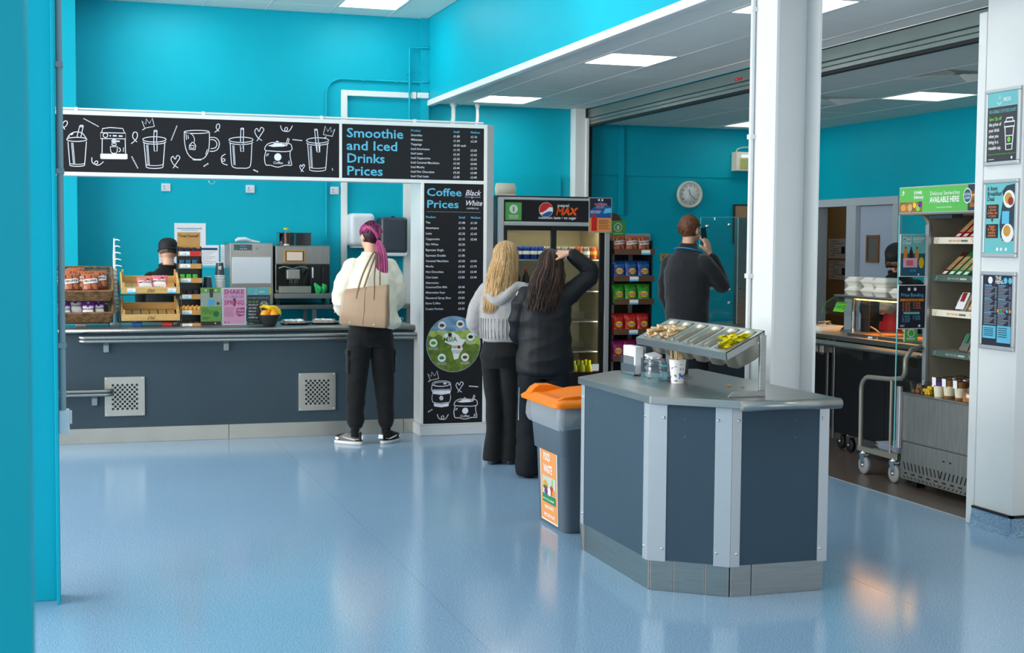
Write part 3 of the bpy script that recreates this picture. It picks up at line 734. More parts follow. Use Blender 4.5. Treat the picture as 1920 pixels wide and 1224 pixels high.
# round landscape picture
mat('pic_sky', '#7ba0c0', .6, var=.3, scale=9, stretch=(1, 1, 3)); mat('pic_field', '#a9bb57', .6, var=.35, scale=14, stretch=(1, 1, 2)); mat('pic_forest', '#4c6a1f', .6, var=.45, scale=26, col2='#7a8a25')
cx, cz, r = .255, .753, .226
def seg(f, m, k):
    up = [(cx+r*cos(t), cz+r*sin(t)) for t in [PI*2*i/60 for i in range(60)]]
    A3.poly([(x, min(z, f(x))) for x, z in up], m, k)
A3.disc(cx, cz, r+.006, 'paper_grey', 1, n=48)
seg(lambda x: 9, 'pic_sky', 1.5); seg(lambda x: cz+.11+.006*sin(x*22), 'pic_field', 2.0); seg(lambda x: cz+.07-.26*max(0, x-cx+.12)+.012*sin(x*60), 'pic_forest', 2.5)
af = [(-.105, .045), (-.085, .085), (-.045, .082), (-.02, .095), (.03, .07), (.05, .04), (.095, .03), (.06, -.02), (.07, -.05), (.045, -.08), (.03, -.125), (-.005, -.135), (-.015, -.09), (-.03, -.05), (-.025, -.015), (-.06, .0), (-.09, .015)]
A3.poly([(cx+.01+x, cz+.005+y) for x, y in af], 'print_white', 3)
A3.text('MSIA', cx-.09, cz+.022, .055, 'pic_forest', .02, k=4); A3.text('100%', cx-.02, cz-.035, .032, 'pic_forest', .02, k=4); A3.text('GIVING BACK\nTO GROWERS', cx-.014, cz-.062, .016, 'pic_forest', .01, k=4); A3.rect(cx-.047, cz+.062, .03, .03, 'satin_black', 4); A3.disc(cx+.047, cz-.025, .014, 'red', 4)
for x, z, m in ((-.10, .155, 'brown'), (.056, .165, 'brown'), (.145, .058, 'coffee_bean'), (-.172, .012, 'green_pack'), (-.10, -.112, 'green_dark'), (.098, -.11, 'brown')):
    A3.disc(cx+x, cz+z, .034, 'print_white', 3); A3.disc(cx+x, cz+z, .021, m, 4, .014)
    A3.text('SINGLE ORIGIN\nHIGH GROWN', cx+x, cz+z-.046, .0115, 'print_white', 0, 'CENTER', k=4)
def d3(p): return ((p[0]-60)/510*.502, 2.062-((p[1]/4.531+560)-343.2)/228)
kw = dict(sh=A3, mp=d3); L3 = .0048
ell(216, 706, 80, 24, w=L3, **kw); ell(218, 710, 68, 17, w=L3*.8, **kw); fill(arc(246, 706, 13, 8, 0, 340, 10), A3, d3)
st([(137, 712), (130, 752), (132, 766), (298, 768), (300, 752), (296, 710)], L3, **kw)
for k in range(12): st([(142+13*k, 752), (142+13*k, 764)], L3*1.3, **kw)
st([(140, 788), (134, 830), (142, 862), (200, 874), (288, 866), (297, 826), (292, 788), (216, 800)], L3, closed=True, **kw)
fill([(138, 770), (298, 770), (292, 786), (216, 796), (142, 786)], A3, d3); fill([(150, 872), (215, 882), (282, 872), (278, 900), (216, 908), (154, 898)], A3, d3)
fill(arc(216, 829, 17, 19, 0, 345, 14), A3, d3); A3.line([d3(p) for p in ((208, 840), (216, 828), (224, 818))], .004, 'sign_black', 2)
sack((424, 890), 1.12, A3, d3); x, z = d3((418, 998)); A3.text('Coffee', x, z, .03, 'sign_white', .01, 'CENTER', shear=.25)
crown(145, 640, 1.15, **kw); heart(372, 730, 1.05, **kw); curl(230, 990, 1.2, **kw); dots(460, 732, 532, 740, 8, 5, **kw); dots(106, 942, 134, 926, 3, 6, **kw)
A3.done(p3, 'printed_picture')
# service pipes dropping behind the board from the soffit
for x, lab in ((3.70, 'thicker white service pipe dropping from the soffit behind the menu board'), (3.955, 'thinner white service pipe dropping from the soffit behind the menu board')):
    r = .021 if x < 3.8 else .016
    t = thing('service_pipe', lab, 'pipe', (x, 13.6, 2.5)); B('white_trim').tube([(x-.02, 13.6, 2.45), (x-.02, 13.6, 2.75), (x, 13.6, 2.85), (x, 13.6, 3.0)], r, 10).obj('pipe_run', t)
    B('white_trim').cyl((x, 13.6, 2.97), (x, 13.6, 3.0), r*1.6, n=12).obj('collar', t)
# ================================================================== SNACK PACKETS (shared by several racks)
def bag(w, h, d, zone, lines=(), nx=10, nz=12):
    b = B()
    def bul(u, v):
        if v < .05 or v > .94: return .0015
        q = max(0, sin(PI*(v-.05)/.89))**.45
        return .0015+d/2*q*max(0, 1-abs(u)**2.6)**.6
    def wd(v): return w/2*(1-.07*sin(PI*v))
    for s_ in (-1, 1):
        vs = []; n0 = nx+1
        for j in range(nz+1):
            v = j/nz
            for i in range(nx+1):
                u = -1+2*i/nx
                e = (.004*((i % 2)*2-1) if j in (0, nz) else 0)
                wr = .0025*sin(7*u+11*v)*(abs(u) > .55)
                vs.append((u*wd(v), s_*(bul(u, v)+wr), h*v+e*.6))
        for j in range(nz):
            for i in range(nx):
                a = j*n0+i; f = (a, a+1, a+n0+1, a+n0)
                m = zone(-1+2*(i+.5)/nx, (j+.5)/nz) if s_ < 0 else zone(.99, .99)
                b.add([vs[k] for k in f], [(0, 1, 2, 3) if s_ < 0 else (3, 2, 1, 0)], m, True)
    t = B()
    for body, x, z, size, m, rot in lines:
        if body == 'disc':
            n = 18; r = size
            ring = [(x+r*cos(2*PI*i/n), z+r*.8*sin(2*PI*i/n)) for i in range(n)]; gv = [(x, z)]+[(x+(p-x)*.5, z+(q-z)*.5) for p, q in ring]+ring
            gf = [(0, 1+i, 1+(i+1) % n) for i in range(n)]+[(1+i, 1+n+i, 1+n+(i+1) % n, 1+(i+1) % n) for i in range(n)]; lf = .0015
        elif body == 'tag':
            k = 8; hw, hh = size, rot[1]; a = rot[0]
            gv = []; gf = []
            for i in range(k+1):
                for q in (-1, 0, 1):
                    px, pz = -hw+2*hw*i/k, q*hh
                    gv.append((x+px*cos(a)-pz*sin(a), z+px*sin(a)+pz*cos(a)))
            gf = [(3*i+q, 3*i+3+q, 3*i+4+q, 3*i+1+q) for i in range(k) for q in (0, 1)]; lf = .002
        else:
            tv, gf = text_geo(body, .02, 'CENTER'); gv = [(x+p[0]*size*cos(rot)-p[1]*size*sin(rot), z+p[0]*size*sin(rot)+p[1]*size*cos(rot)) for p in tv]; lf = .0035
        t.add([(px, -(bul(max(-1, min(1, px/wd(min(1, max(0, pz/h))))), pz/h)+lf), pz) for px, pz in gv], gf, m)
    return b, t
def rnd_zone(base, alt, p=.3, seed=1):
    r = random.Random(seed); tab = {}
    def z(u, v):
        k = (round(u, 3), round(v, 3))
        if k not in tab: tab[k] = alt if (r.random() < p and .08 < v < .92 and abs(u) < .98) else base
        return tab[k]
    return z
mat('proper_base', '#b1633b', .35); mat('proper_dark', '#6d2018', .35); mat('mag_pack', '#a3205e', .35); mat('red_pack', '#c62418', .33); mat('pink_pack', '#e0707a', .4); mat('pack_white', '#ece7e4', .4)
def zp(u, v): return 'proper_dark' if v < .22 else rnd_p(u, v)
rnd_p = rnd_zone('proper_base', 'proper_dark', .22, 3)
def zmet(top): return lambda u, v: top if v > .52+.12*abs(u) else 'pack_white' if abs(u) < .8 else top
BAGS = {}
def bagdef(kind, w, h, d, zone, lines): BAGS[kind] = (bag(w, h, d, zone, lines), None)
bagdef('proper', .125, .17, .05, zp, [('tag', 0, .105, .052, 'pack_white', (.12, .018)), ('PROPER', 0, .097, .027, 'satin_black', .12)])
bagdef('metpurple', .125, .16, .05, zmet('purple'), [("METCALFE'S", 0, .055, .0185, 'satin_black', 0), ('disc', 0, .125, .012, 'pack_white', 0)])
bagdef('metpink', .13, .10, .045, zmet('pink_pack'), [("METCALFE'S", 0, .035, .0185, 'satin_black', 0), ('disc', .02, .07, .012, 'dark_red', 0)])
for k, m_, a_ in (('red', 'red_pack', 'dark_red'), ('green', 'green_pack', 'green_dark'), ('blue', 'blue_pack', 'navy_blue'), ('magenta', 'mag_pack', 'purple')):
    rz = rnd_zone(m_, a_, .12, 5)
    bagdef(k, .135, .185, .06, (lambda rz: lambda u, v: 'gold' if (v < .28 and abs(u) < .75 and (u*7+v*13) % 1.1 < .4) else rz(u, v))(rz), [('disc', 0, .085, .037, 'yellow', 0), ('tag', 0, .083, .046, 'crimson', (0, .011)), ('WALKERS', 0, .077, .0175, 'pack_white', 0)])
_bagproto = {}
def place_bag(kind, loc, label, rz=0, tilt=0, group=None, s=1, roll=0):
    if kind not in _bagproto:
        (bb, tt), _ = BAGS[kind]
        _bagproto[kind] = (bb.mesh('wrapper'), tt.mesh('label_print'))
    t = thing('snack_packet', label, 'snack packet', loc, group=group, local=True)
    t.rotation_euler = (tilt, roll, rz); t.scale = (s, s, s)
    for n, me in zip(('wrapper', 'label_print'), _bagproto[kind]):
        o = bpy.data.objects.new(n, me); C.objects.link(o); o.parent = t
    return t

# ================================================================== ON THE COFFEE COUNTER
TOP = .902
# --- two-tier wicker rack
wr = thing('wicker_rack', 'two-tier black wire rack holding two brown wicker baskets on the coffee counter', 'rack', (0, 11.45, TOP))
fr = B('satin_black')
for x in (-.34, .275):
    fr.tube([(x, 11.28, TOP), (x, 11.28, 1.04), (x, 11.30, 1.10)], .004, 6).tube([(x, 11.63, TOP), (x, 11.63, 1.36)], .004, 6)
    for z in (1.105, .935): fr.tube([(x, 11.27, z), (x, 11.64, z+.13)], .004, 6)
for z in (.935, 1.105): fr.tube([(-.34, 11.27, z), (.275, 11.27, z)], .004, 6)
fr.tube([(-.34, 11.63, 1.30), (.275, 11.63, 1.30)], .004, 6).tube([(-.34, 11.63, 1.0), (.275, 11.63, 1.0)], .004, 6)
fr.obj('wire_frame', wr)
def basket(zf):
    b = B('wicker'); W_, D_, Hf, Hb = .62, .36, .075, .13
    tilt = math.radians(19); mx = Matrix.Translation((-.03, 11.27, zf)) @ Matrix.Rotation(tilt, 4, 'X')
    def hgt(y): return Hf+(Hb-Hf)*y/D_
    per = []; n = 96
    fl_ = .025
    cor = [(-W_/2, 0), (W_/2, 0), (W_/2, D_), (-W_/2, D_)]
    for k in range(4):
        a, c = V(cor[k]), V(cor[(k+1) % 4]); m = 30 if k % 2 == 0 else 18
        for i in range(m): per.append(a+(c-a)*i/m)
    N = len(per); cen = V((0, D_/2))
    for r in range(7):
        f = r/6; ring = []
        for i, p in enumerate(per):
            o_ = (p-cen).normalized()*(fl_*f+.004*(1 if (i+r) % 2 else -1)); ring.append((p.x+o_.x, p.y+o_.y, hgt(p.y)*f))
        b.tube(ring, .0062, 5, closed=True)
    for i in range(0, N, 2):
        p = per[i]; o_ = (p-cen).normalized()*fl_
        b.tube([(p.x, p.y, 0), (p.x+o_.x, p.y+o_.y, hgt(p.y)+.003)], .0035, 4)
    ring = [(p.x+(p-cen).normalized().x*fl_, p.y+(p-cen).normalized().y*fl_, hgt(p.y)+.006) for p in per]
    b.tube(ring, .009, 6, closed=True)
    b.box((-W_/2, 0, -.004), (W_/2, D_, .004))
    return b.tf(mx).obj('basket', wr)
basket(1.115); basket(.945)
mixr = random.Random(4)
for i, (x, y, z, rz) in enumerate(((-.13, 11.36, 1.165, .06), (-.02, 11.38, 1.185, -.08), (-.005, 11.34, 1.155, .1), (.10, 11.37, 1.175, .05), (.135, 11.335, 1.155, -.04), (.205, 11.38, 1.175, .12), (.03, 11.44, 1.20, 0), (-.12, 11.46, 1.21, 0))):
    place_bag('proper', (x, y, z), ('leftmost', 'second', 'third', 'fourth', 'fifth', 'rightmost', 'rear middle', 'rear left')[i]+' orange-brown crisp packet in the upper wicker basket', rz, -.25, 'packets in the upper wicker basket')
for i, (x, y, z, rz) in enumerate(((-.06, 11.34, .985, .05), (.02, 11.37, 1.0, .12), (.115, 11.335, .985, -.15), (.195, 11.36, .99, .1), (-.13, 11.38, 1.0, 0))):
    place_bag('metpurple', (x, y, z), ('second', 'third and tallest', 'fourth', 'rightmost', 'leftmost')[i]+' purple and white popcorn packet in the lower wicker basket', rz, -.3, 'packets in the lower wicker basket', .86 if i != 1 else 1.02)
# --- white hook tower
ht = thing('lid_tower', 'thin white plastic tower with small hooks standing between baskets and crates', 'dispenser', (.325, 11.58, TOP))
B('plastic_white').lathe((.325, 11.58, TOP), [(.045, 0), (.045, .012), (.012, .02), (.010, .3), (.012, .55), (.006, .69), (.004, .70)], 14).obj('pole', ht)
for k in range(5):
    z = 1.585-k*.052
    B('plastic_white').tube([(.325, 11.575, z), (.345, 11.56, z+.006), (.366+.004*k, 11.55, z-.002)], [.006, .005, .004], 6).obj('hook', ht)
for k in range(11): B('foam').lathe((.325, 11.58, 1.0+k*.033), [(.012, 0), (.03-.001*k, .004), (.03-.001*k, .024), (.012, .028)], 14).obj('lid', ht)
# --- wooden crate rack
cr = thing('crate_rack', 'black wire stand holding two tilted pale wooden crates on the coffee counter', 'rack', (.59, 11.42, TOP))
fr = B('satin_black')
for x in (.352, .828):
    fr.tube([(x, 11.26, TOP), (x, 11.26, 1.20), (x, 11.30, 1.23)], .004, 6).tube([(x, 11.60, TOP), (x, 11.60, 1.26)], .004, 6)
    for z in (.94, 1.155): fr.tube([(x, 11.25, z), (x, 11.61, z+.085)], .004, 6)
for z in (.94, 1.155): fr.tube([(.352, 11.25, z), (.47, 11.25, z), (.48, 11.24, z+.008), (.70, 11.24, z+.008), (.71, 11.25, z), (.828, 11.25, z)], .004, 6)
for z in (1.025, 1.24): fr.tube([(.352, 11.61, z), (.828, 11.61, z)], .004, 6)
fr.obj('wire_frame', cr)
def crate(zf, tags):
    mx = Matrix.Translation((.59, 11.255, zf)) @ Matrix.Rotation(math.radians(13), 4, 'X')
    w_, d_ = .225, .33; parts = []
    def add(name, b): return b.tf(mx).obj(name, cr, .002)
    f = add('front_board', B('wood').box((-w_, 0, 0), (w_, .012, .052)))
    add('back_board', B('wood').box((-w_, d_-.012, 0), (w_, d_, .062)))
    for s_ in (-1, 1):
        x = s_*w_
        add('side_board', B('wood').ext([(x-.006*s_-.006, .012, 0), (x-.006*s_-.006, d_-.012, 0), (x-.006*s_-.006, d_-.012, .10), (x-.006*s_-.006, d_-.10, .105), (x-.006*s_-.006, .05, .065), (x-.006*s_-.006, .012, .05)], (.012, 0, 0)))
        for yy in (.016, d_-.03): add('corner_post', B('wood').box((x-.02*s_-.006, yy, .004), (x-.02*s_+.008, yy+.016, .085 if yy < .1 else .12)))
    for i in range(6):
        xx = -w_+.022+i*(2*w_-.044)/6
        add('floor_slat', B('wood').box((xx+.004, .013, .001), (xx+(2*w_-.044)/6-.004, d_-.013, .009)))
    A = Sheet((-w_, -.001, 0), (1, 0, 0), (0, 0, 1)); A.text('Del.', .225, .014, .036, 'dark_brown', 0, 'CENTER', shear=.5)
    for x in tags:
        A.rect(x, .012, .065, .032, 'print_white'); A.rect(x, .004, .065, .012, 'sign_blue', 1.2); A.text('£1.00', x+.008, .022, .014, 'dim_grey', k=2)
    A.b.tf(mx); A.t.tf(mx); A.done(f)
crate(1.165, (.045, .355)); crate(.95, ())
place_bag('metpink', (.555, 11.36, 1.205), 'left pink popcorn packet in the upper wooden crate', .05, -.55, 'packets in the upper wooden crate')
place_bag('metpink', (.665, 11.38, 1.215), 'right pink popcorn packet in the upper wooden crate', -.1, -.45, 'packets in the upper wooden crate')
tag(B('blue_pack').ext([(.44, 11.30, TOP), (.52, 11.29, TOP), (.53, 11.40, TOP), (.46, 11.42, TOP)], (0, 0, .035)).obj('folded_cloth', None, .008, seg=3), 'folded blue striped cloth under the lower wooden crate', 'cloth')
tag(B('red').ext([(.68, 11.32, TOP), (.76, 11.30, TOP), (.77, 11.40, TOP), (.70, 11.41, TOP)], (0, 0, .032)).obj('folded_cloth', None, .008, seg=3), 'folded red cloth under the lower wooden crate', 'cloth')
# --- treat yourself stand
ts = thing('treat_stand', 'tall black tiered treat stand with kraft shelves beside the wooden crates', 'display stand', (.91, 11.45, TOP))
B('kraft').box((.822, 11.60, 1.50), (1.005, 11.612, 1.655)).obj('header_card', ts)
A = Sheet((.822, 11.599, 1.50), (1, 0, 0), (0, 0, 1)); A.text('"Treat Yourself"', .09, .115, .03, 'dark_brown', .01, 'CENTER', fit=.165); A.done(ts)
B('plastic_black').box((.822, 11.595, TOP), (1.005, 11.60, 1.52)).obj('back_panel', ts)
for x in (.815, 1.004):
    B('plastic_black').ext([(x, 11.31, TOP), (x, 11.605, TOP), (x, 11.605, 1.54), (x, 11.55, 1.54), (x, 11.53, 1.42), (x, 11.48, 1.40), (x, 11.47, 1.28), (x, 11.43, 1.26), (x, 11.42, 1.16), (x, 11.37, 1.12), (x, 11.36, 1.04), (x, 11.31, 1.0)], (.006, 0, 0)).obj('side_panel', ts)
tiers = [(1.50, 11.53, 'navy', 'red'), (1.40, 11.47, 'teal_dark', 'kraft'), (1.285, 11.42, 'green_pack', 'kraft'), (1.155, 11.37, 'navy', 'kraft'), (1.03, 11.34, 'gold', 'kraft'), (.925, 11.31, 'dark_brown', 'kraft')]
for i, (z, y, m_, tg) in enumerate(tiers):
    s_ = B('kraft').box((.822, y, z-.04), (1.003, 11.594, z-.035)).box((.822, y-.004, z-.04), (1.003, y, z)).obj('tier_shelf', ts)
    A = Sheet((.822, y-.004, z-.04), (1, 0, 0), (0, 0, 1)); A.rect(.012, .002, .08, .034, 'print_white'); A.rect(.012, .002, .08, .008, 'sign_blue', 1.3); A.text('£1.00', .03, .014, .016, 'dim_grey', k=2)
    if tg == 'red': A.rect(.096, .0, .078, .042, 'red')
    A.done(s_)
    for j in range(3 if i != 4 else 5):
        x = .85+.05*j if i != 4 else .84+.034*j
        pk = B(m_).box((x-.02, y+.01, z-.034), (x+.02, y+.055, z+(.03 if i != 5 else .012))) if i != 4 else B('gold').tube([(x-.012, y+.02+.01*(j % 2), z-.02), (x, y+.02, z+.012), (x+.02, y+.03, z+.03)], [.014, .02, .012], 8)
        tag(pk.obj('treat_packet', None, .006), ('dark gum packet on the top tier', 'teal sweet packet on the second tier', 'green sweet packet on the third tier', 'dark blue sweet packet on the fourth tier', 'golden wrapped treat on the fifth tier', 'brown treat bar on the lowest tier')[i]+' of the treat stand', 'snack', 'treats on tier %s of the treat stand' % ('one', 'two', 'three', 'four', 'five', 'six')[i])
# --- nested paper cups, upside down
cb = B('plastic_dark'); cb.lathe((0, 0, 0), [(.041, 0), (.0425, .004), (.041, .009)], 20, 'print_white'); cb.lathe((0, 0, 0), [(.040, .009), (.0295, .112)], 20, 'plastic_dark'); cb.lathe((0, 0, 0), [(.0295, .111), (.0305, .116), (.028, .116), (.027, .109)], 20, 'print_white')
cm = cb.mesh('paper_cup')
for (x, y, n, word) in ((1.063, 11.60, 22, 'shorter'), (1.162, 11.60, 31, 'taller')):
    for k in range(n):
        lastcup = tag(link('paper_cup', cm, None, 0, (x, y, TOP+k*.0131+.0005)), 'dark grey paper cup with pale rim in the %s upside-down stack on the coffee counter' % word, 'cup', 'cups in the %s stack' % word)
A = Sheet((1.162-.02, 11.60-.036, TOP+30*.0131+.05), (1, 0, 0), (0, .09, 1)); A.line([(p[0], p[1]) for p in arc(.02, .02, .013, .013, 20, 320)], .004, 'print_white'); A.line(arc(.02, .02, .006, .006, 0, 360), .004, 'print_white'); 
A.b.obj('cup_logo', lastcup); lastcup['label'] = 'topmost dark grey paper cup with a round white logo on the taller stack'
# --- three acrylic poster holders
def holder(x0, x1, label, base, art):
    t = thing('poster_holder', label, 'poster', ((x0+x1)/2, 11.3, TOP))
    B('clear').box((x0-.004, 11.288, TOP+.003), (x1+.004, 11.2905, 1.212)).box((x0-.004, 11.26, TOP), (x1+.004, 11.36, TOP+.003)).obj('acrylic_sleeve', t)
    B(base).box((x0, 11.292, TOP+.006), (x1, 11.294, 1.208)).obj('poster_sheet', t)
    B('clear').box((x0-.004, 11.2945, TOP+.003), (x1+.004, 11.297, 1.212)).obj('acrylic_back', t)
    A = Sheet((x0, 11.292, TOP+.006), (1, 0, 0), (0, 0, 1), .0006); art(A, x1-x0, .302); A.done(t)
tag(B('print_white').box((.02, 11.42, TOP), (.10, 11.50, TOP+.045)).obj('napkin_pack', None, .004), 'small white pack lying under the wicker basket rack', 'box')
mat('poster_sage', '#b9c2b4', .6); mat('poster_green', '#7fb44a', .6)
def art_green(A, w, h):
    A.rect(0, h*.86, w, h*.14, 'poster_green'); A.rect(0, h*.10, w, h*.40, 'poster_green'); A.rect(0, 0, w, h*.10, 'dark_brown')
    A.poly([(w*.42, h*.97), (w*.64, h*.97), (w*.60, h*.74), (w*.46, h*.74)], 'satin_black', 2); A.poly([(w*.34, h*.68), (w*.70, h*.68), (w*.66, h*.52), (w*.38, h*.52)], 'sign_blue', 2)
    A.disc(w*.2, h*.60, w*.12, 'poster_sage', 2); A.disc(w*.86, h*.58, w*.08, 'brown', 2); A.disc(w*.76, h*.30, w*.15, 'green_dark', 2)
    A.text('Take a\nReusable cup\nto the Cafe', w*.07, h*.42, .017, 'satin_black', .01); A.rect(w*.07, h*.2, w*.4, .004, 'satin_black', 2); A.rect(w*.07, h*.16, w*.3, .004, 'satin_black', 2); A.disc(w*.72, h*.05, w*.04, 'print_white', 2); A.disc(w*.25, h*.93, .008, 'print_white', 2); A.disc(w*.75, h*.93, .008, 'print_white', 2)
def art_pink(A, w, h):
    A.rect(w*.04, h*.03, w*.92, h*.94, 'pink_print')
    A.text('SHAKE', w*.5, h*.83, .052, 'magenta', .02, 'CENTER', fit=w*.84); A.text('IT UP FOR', w*.5, h*.72, .03, 'magenta', 0, 'CENTER', fit=w*.8); A.text('SPRING', w*.5, h*.54, .052, 'magenta', .02, 'CENTER', fit=w*.84)
    A.poly([(w*.46, h*.7), (w*.56, h*.7), (w*.55, h*.5), (w*.47, h*.5)], 'red', 3); A.disc(w*.51, h*.71, w*.07, 'sign_blue', 3)
    A.poly([(w*.6, h*.45), (w*.95, h*.47), (w*.93, h*.26), (w*.7, h*.22), (w*.58, h*.3)], 'magenta', 2); A.text('10am\n11am', w*.77, h*.37, .026, 'print_white', .01, 'CENTER', k=4)
    for k in range(5): A.rect(w*.08, h*(.44-.05*k), w*(.44-.04*(k % 3)), .004, 'magenta', 2)
    A.disc(w*.12, h*.07, .006, 'magenta', 2); A.disc(w*.26, h*.07, .006, 'magenta', 2)
mat('eco_dark', '#33363c', .6)
def art_eco(A, w, h, full=False):
    A.rect(0, h*.80, w, h*.20, 'teal_print'); A.rect(0, 0, w, h*.795, 'eco_dark')
    A.line(arc(w*.38, h*.87, w*.07, w*.06, 180, 360), .004, 'print_white', 2); A.line([(w*.36, h*.9), (w*.39, h*.96), (w*.42, h*.9)], .003, 'print_white', 2); A.text('eco', w*.52, h*.865, w*.17, 'print_white', .01)
    A.text('RE-USABLE CUP DISCOUNT', w*.05, h*.705, w*.10, 'teal_print', .01, fit=w*.9)
    A.text('Save 15p off', w*.05, h*.60, w*.105, 'lime', .02, fit=w*.42); 
    for k, t in enumerate(('the price of', 'your drink', 'when you', 'bring in a', 'reusable cup.')): A.text(t, w*.05, h*(.52-.085*k), w*.105, 'print_white', .02, fit=w*(.42, .36, .33, .33, .42)[k])
    x, y = w*.74, h*.38
    A.line([(x-w*.17, y+h*.18), (x+w*.17, y+h*.18), (x+w*.17, y+h*.11), (x-w*.17, y+h*.11)], w*.03, 'print_white', 2, closed=True); A.line([(x-w*.12, y+h*.18), (x-w*.1, y+h*.235), (x+w*.1, y+h*.235), (x+w*.12, y+h*.18)], w*.03, 'print_white', 2)
    A.line([(x-w*.145, y+h*.11), (x-w*.10, y-h*.22), (x+w*.10, y-h*.22), (x+w*.145, y+h*.11)], w*.03, 'print_white', 2); A.line([(x-w*.13, y-.02*h), (x+w*.13, y-.02*h)], w*.02, 'print_white', 2); A.line([(x-w*.12, y-.14*h), (x+w*.12, y-.14*h)], w*.02, 'print_white', 2); A.disc(x, y-h*.075, w*.055, 'lime', 3)
    A.text('Please note we will not give discount on single use cups', w*.05, h*.1, w*.04, 'lime', 0, fit=w*.9); A.disc(w*.84, h*.045, w*.03, 'print_white', 2); A.rect(w*.05, h*.03, w*.2, .003, 'print_white', 2)
holder(.98, 1.139, 'green and sage poster about reusable cups in an acrylic holder on the counter', 'poster_sage', art_green)
holder(1.150, 1.339, 'pink SHAKE IT UP FOR SPRING poster in an acrylic holder on the counter', 'print_white', art_pink)
holder(1.350, 1.533, 'dark eco cup discount poster in an acrylic holder behind the fruit bowl', 'eco_dark', art_eco)
# --- fruit bowl
tag(B('bowl_black').lathe((1.515, 11.20, TOP), [(.045, 0), (.052, .006), (.072, .045), (.092, .088), (.096, .094), (.090, .092), (.068, .05), (.045, .014), (.0, .012)], 28).obj('fruit_bowl'), 'black tapered bowl of fruit on the coffee counter', 'bowl')
for i, (x, y, z) in enumerate(((1.475, 11.17, .998), (1.548, 11.165, .995), (1.52, 11.235, 1.0))):
    o = B('fruit_orange').lathe((0, 0, 0), [(.001, -.036), (.02, -.032), (.036, -.006), (.037, .004), (.022, .03), (.006, .0355), (.001, .034)], 18)
    ob = o.obj('orange', None, 0, False); ob.location = (x, y, z); tag(ob, ('front left', 'front right', 'rear')[i]+' orange in the black fruit bowl', 'orange', 'oranges in the bowl')
    st_ = B('green_dark').lathe((0, 0, .0345), [(.003, 0), (.002, .002)], 6).obj('stem_scar', None, 0, False); st_.parent = ob
def banana(p, label):
    o = B('banana').tube(p, [.006, .014, .018, .018, .014, .005], 7); t = o.obj('banana'); tag(t, label, 'banana', 'bananas in the bowl')
banana([(1.44, 11.20, 1.055), (1.47, 11.215, 1.06), (1.50, 11.215, 1.055), (1.54, 11.20, 1.045), (1.58, 11.18, 1.02), (1.60, 11.17, .995)], 'upper banana draped over the oranges in the bowl')
banana([(1.50, 11.14, 1.05), (1.53, 11.16, 1.058), (1.56, 11.175, 1.05), (1.585, 11.18, 1.03), (1.60, 11.19, 1.01), (1.605, 11.20, .985)], 'right-hand banana curving down the side of the fruit bowl')
# --- trays of wrapped cakes
for i, (x, y, n) in enumerate(((1.745, 11.33, 6), (2.0, 11.36, 6))):
    t = tag(B('plastic_black').lathe((0, 0, 0), [(.10, 0), (.115, .004), (.135, .014), (.138, .016), (.12, .012), (.0, .008)], 26).obj('cake_tray', None, 0, False), ('left', 'right')[i]+' oval black tray of wrapped cakes on the coffee counter', 'tray')
    t.location = (x, y, TOP); t.scale = (1, .62, 1)
    for k in range(n):
        r = random.Random(i*10+k); cx = x-.075+.05*(k % 3)+(.015 if k > 2 else 0); cy = y-.03+.045*(k//3); ang = r.uniform(-.5, .5)
        w = thing('wrapped_cake', 'cling-wrapped cake slice on the %s cake tray' % ('left', 'right')[i], 'cake', (cx, cy, TOP+.013), ang, 'wrapped cakes on the %s tray' % ('left', 'right')[i], True)
        w.rotation_euler = (r.uniform(-.2, .35), r.uniform(-.15, .15), ang)
        B('cake').box((-.024, -.026, .002), (.024, .026, .026)).obj('slice', w, .004)
        B('liner').ext([(-.036, -.032, 0), (.034, -.034, 0), (.038, .03, 0), (-.034, .034, 0)], (0, 0, .029)).obj('film', w, .006)
        B('print_white').box((-.024, -.022, .0293), (.022, .018, .0302)).obj('sticker', w)
# ================================================================== BEHIND THE COUNTER
bt = thing('back_worktable', 'stainless steel work table standing along the turquoise wall behind the coffee counter', 'table', (1.3, 13.4, 0))
B('steel_h').box((.1, 13.08, .945), (3.2, 13.72, .985)).obj('table_top', bt, .004)
for x in (.15, 1.2, 2.2, 3.12):
    for y in (13.12, 13.66): B('steel').box((x-.02, y-.02, 0), (x+.02, y+.02, .945)).obj('leg', bt)
B('steel').box((.15, 13.15, .3), (3.12, 13.66, .32)).obj('under_shelf', bt)
BT = .986
im = thing('ice_machine', 'stainless steel ice machine with a pale door panel on the back work table', 'ice machine', (1.62, 13.4, BT))
B('steel').box((1.42, 13.22, BT), (1.825, 13.70, 1.57)).obj('cabinet', im, .004)
B('steel_h').box((1.436, 13.212, 1.455), (1.81, 13.219, 1.56)).obj('control_fascia', im)
B('plastic_white').box((1.440, 13.206, 1.185), (1.805, 13.219, 1.435)).obj('bin_door', im, .004)
B('steel_dull').box((1.436, 13.208, 1.165), (1.81, 13.219, 1.18)).box((1.436, 13.212, .99), (1.81, 13.219, 1.16)).obj('lower_panel', im)
A = Sheet((1.436, 13.212, 1.455), (1, 0, 0), (0, 0, 1)); A.rect(.02, .045, .17, .055, 'plastic_dark'); A.rect(.028, .05, .028, .028, 'green_dark', 2); A.text('POLAR', .075, .077, .018, 'sign_blue', .01, k=3); A.text('o o o o', .075, .055, .022, 'print_white', .01, k=3); A.disc(.24, .06, .017, 'steel_dull', 1); A.done(im)
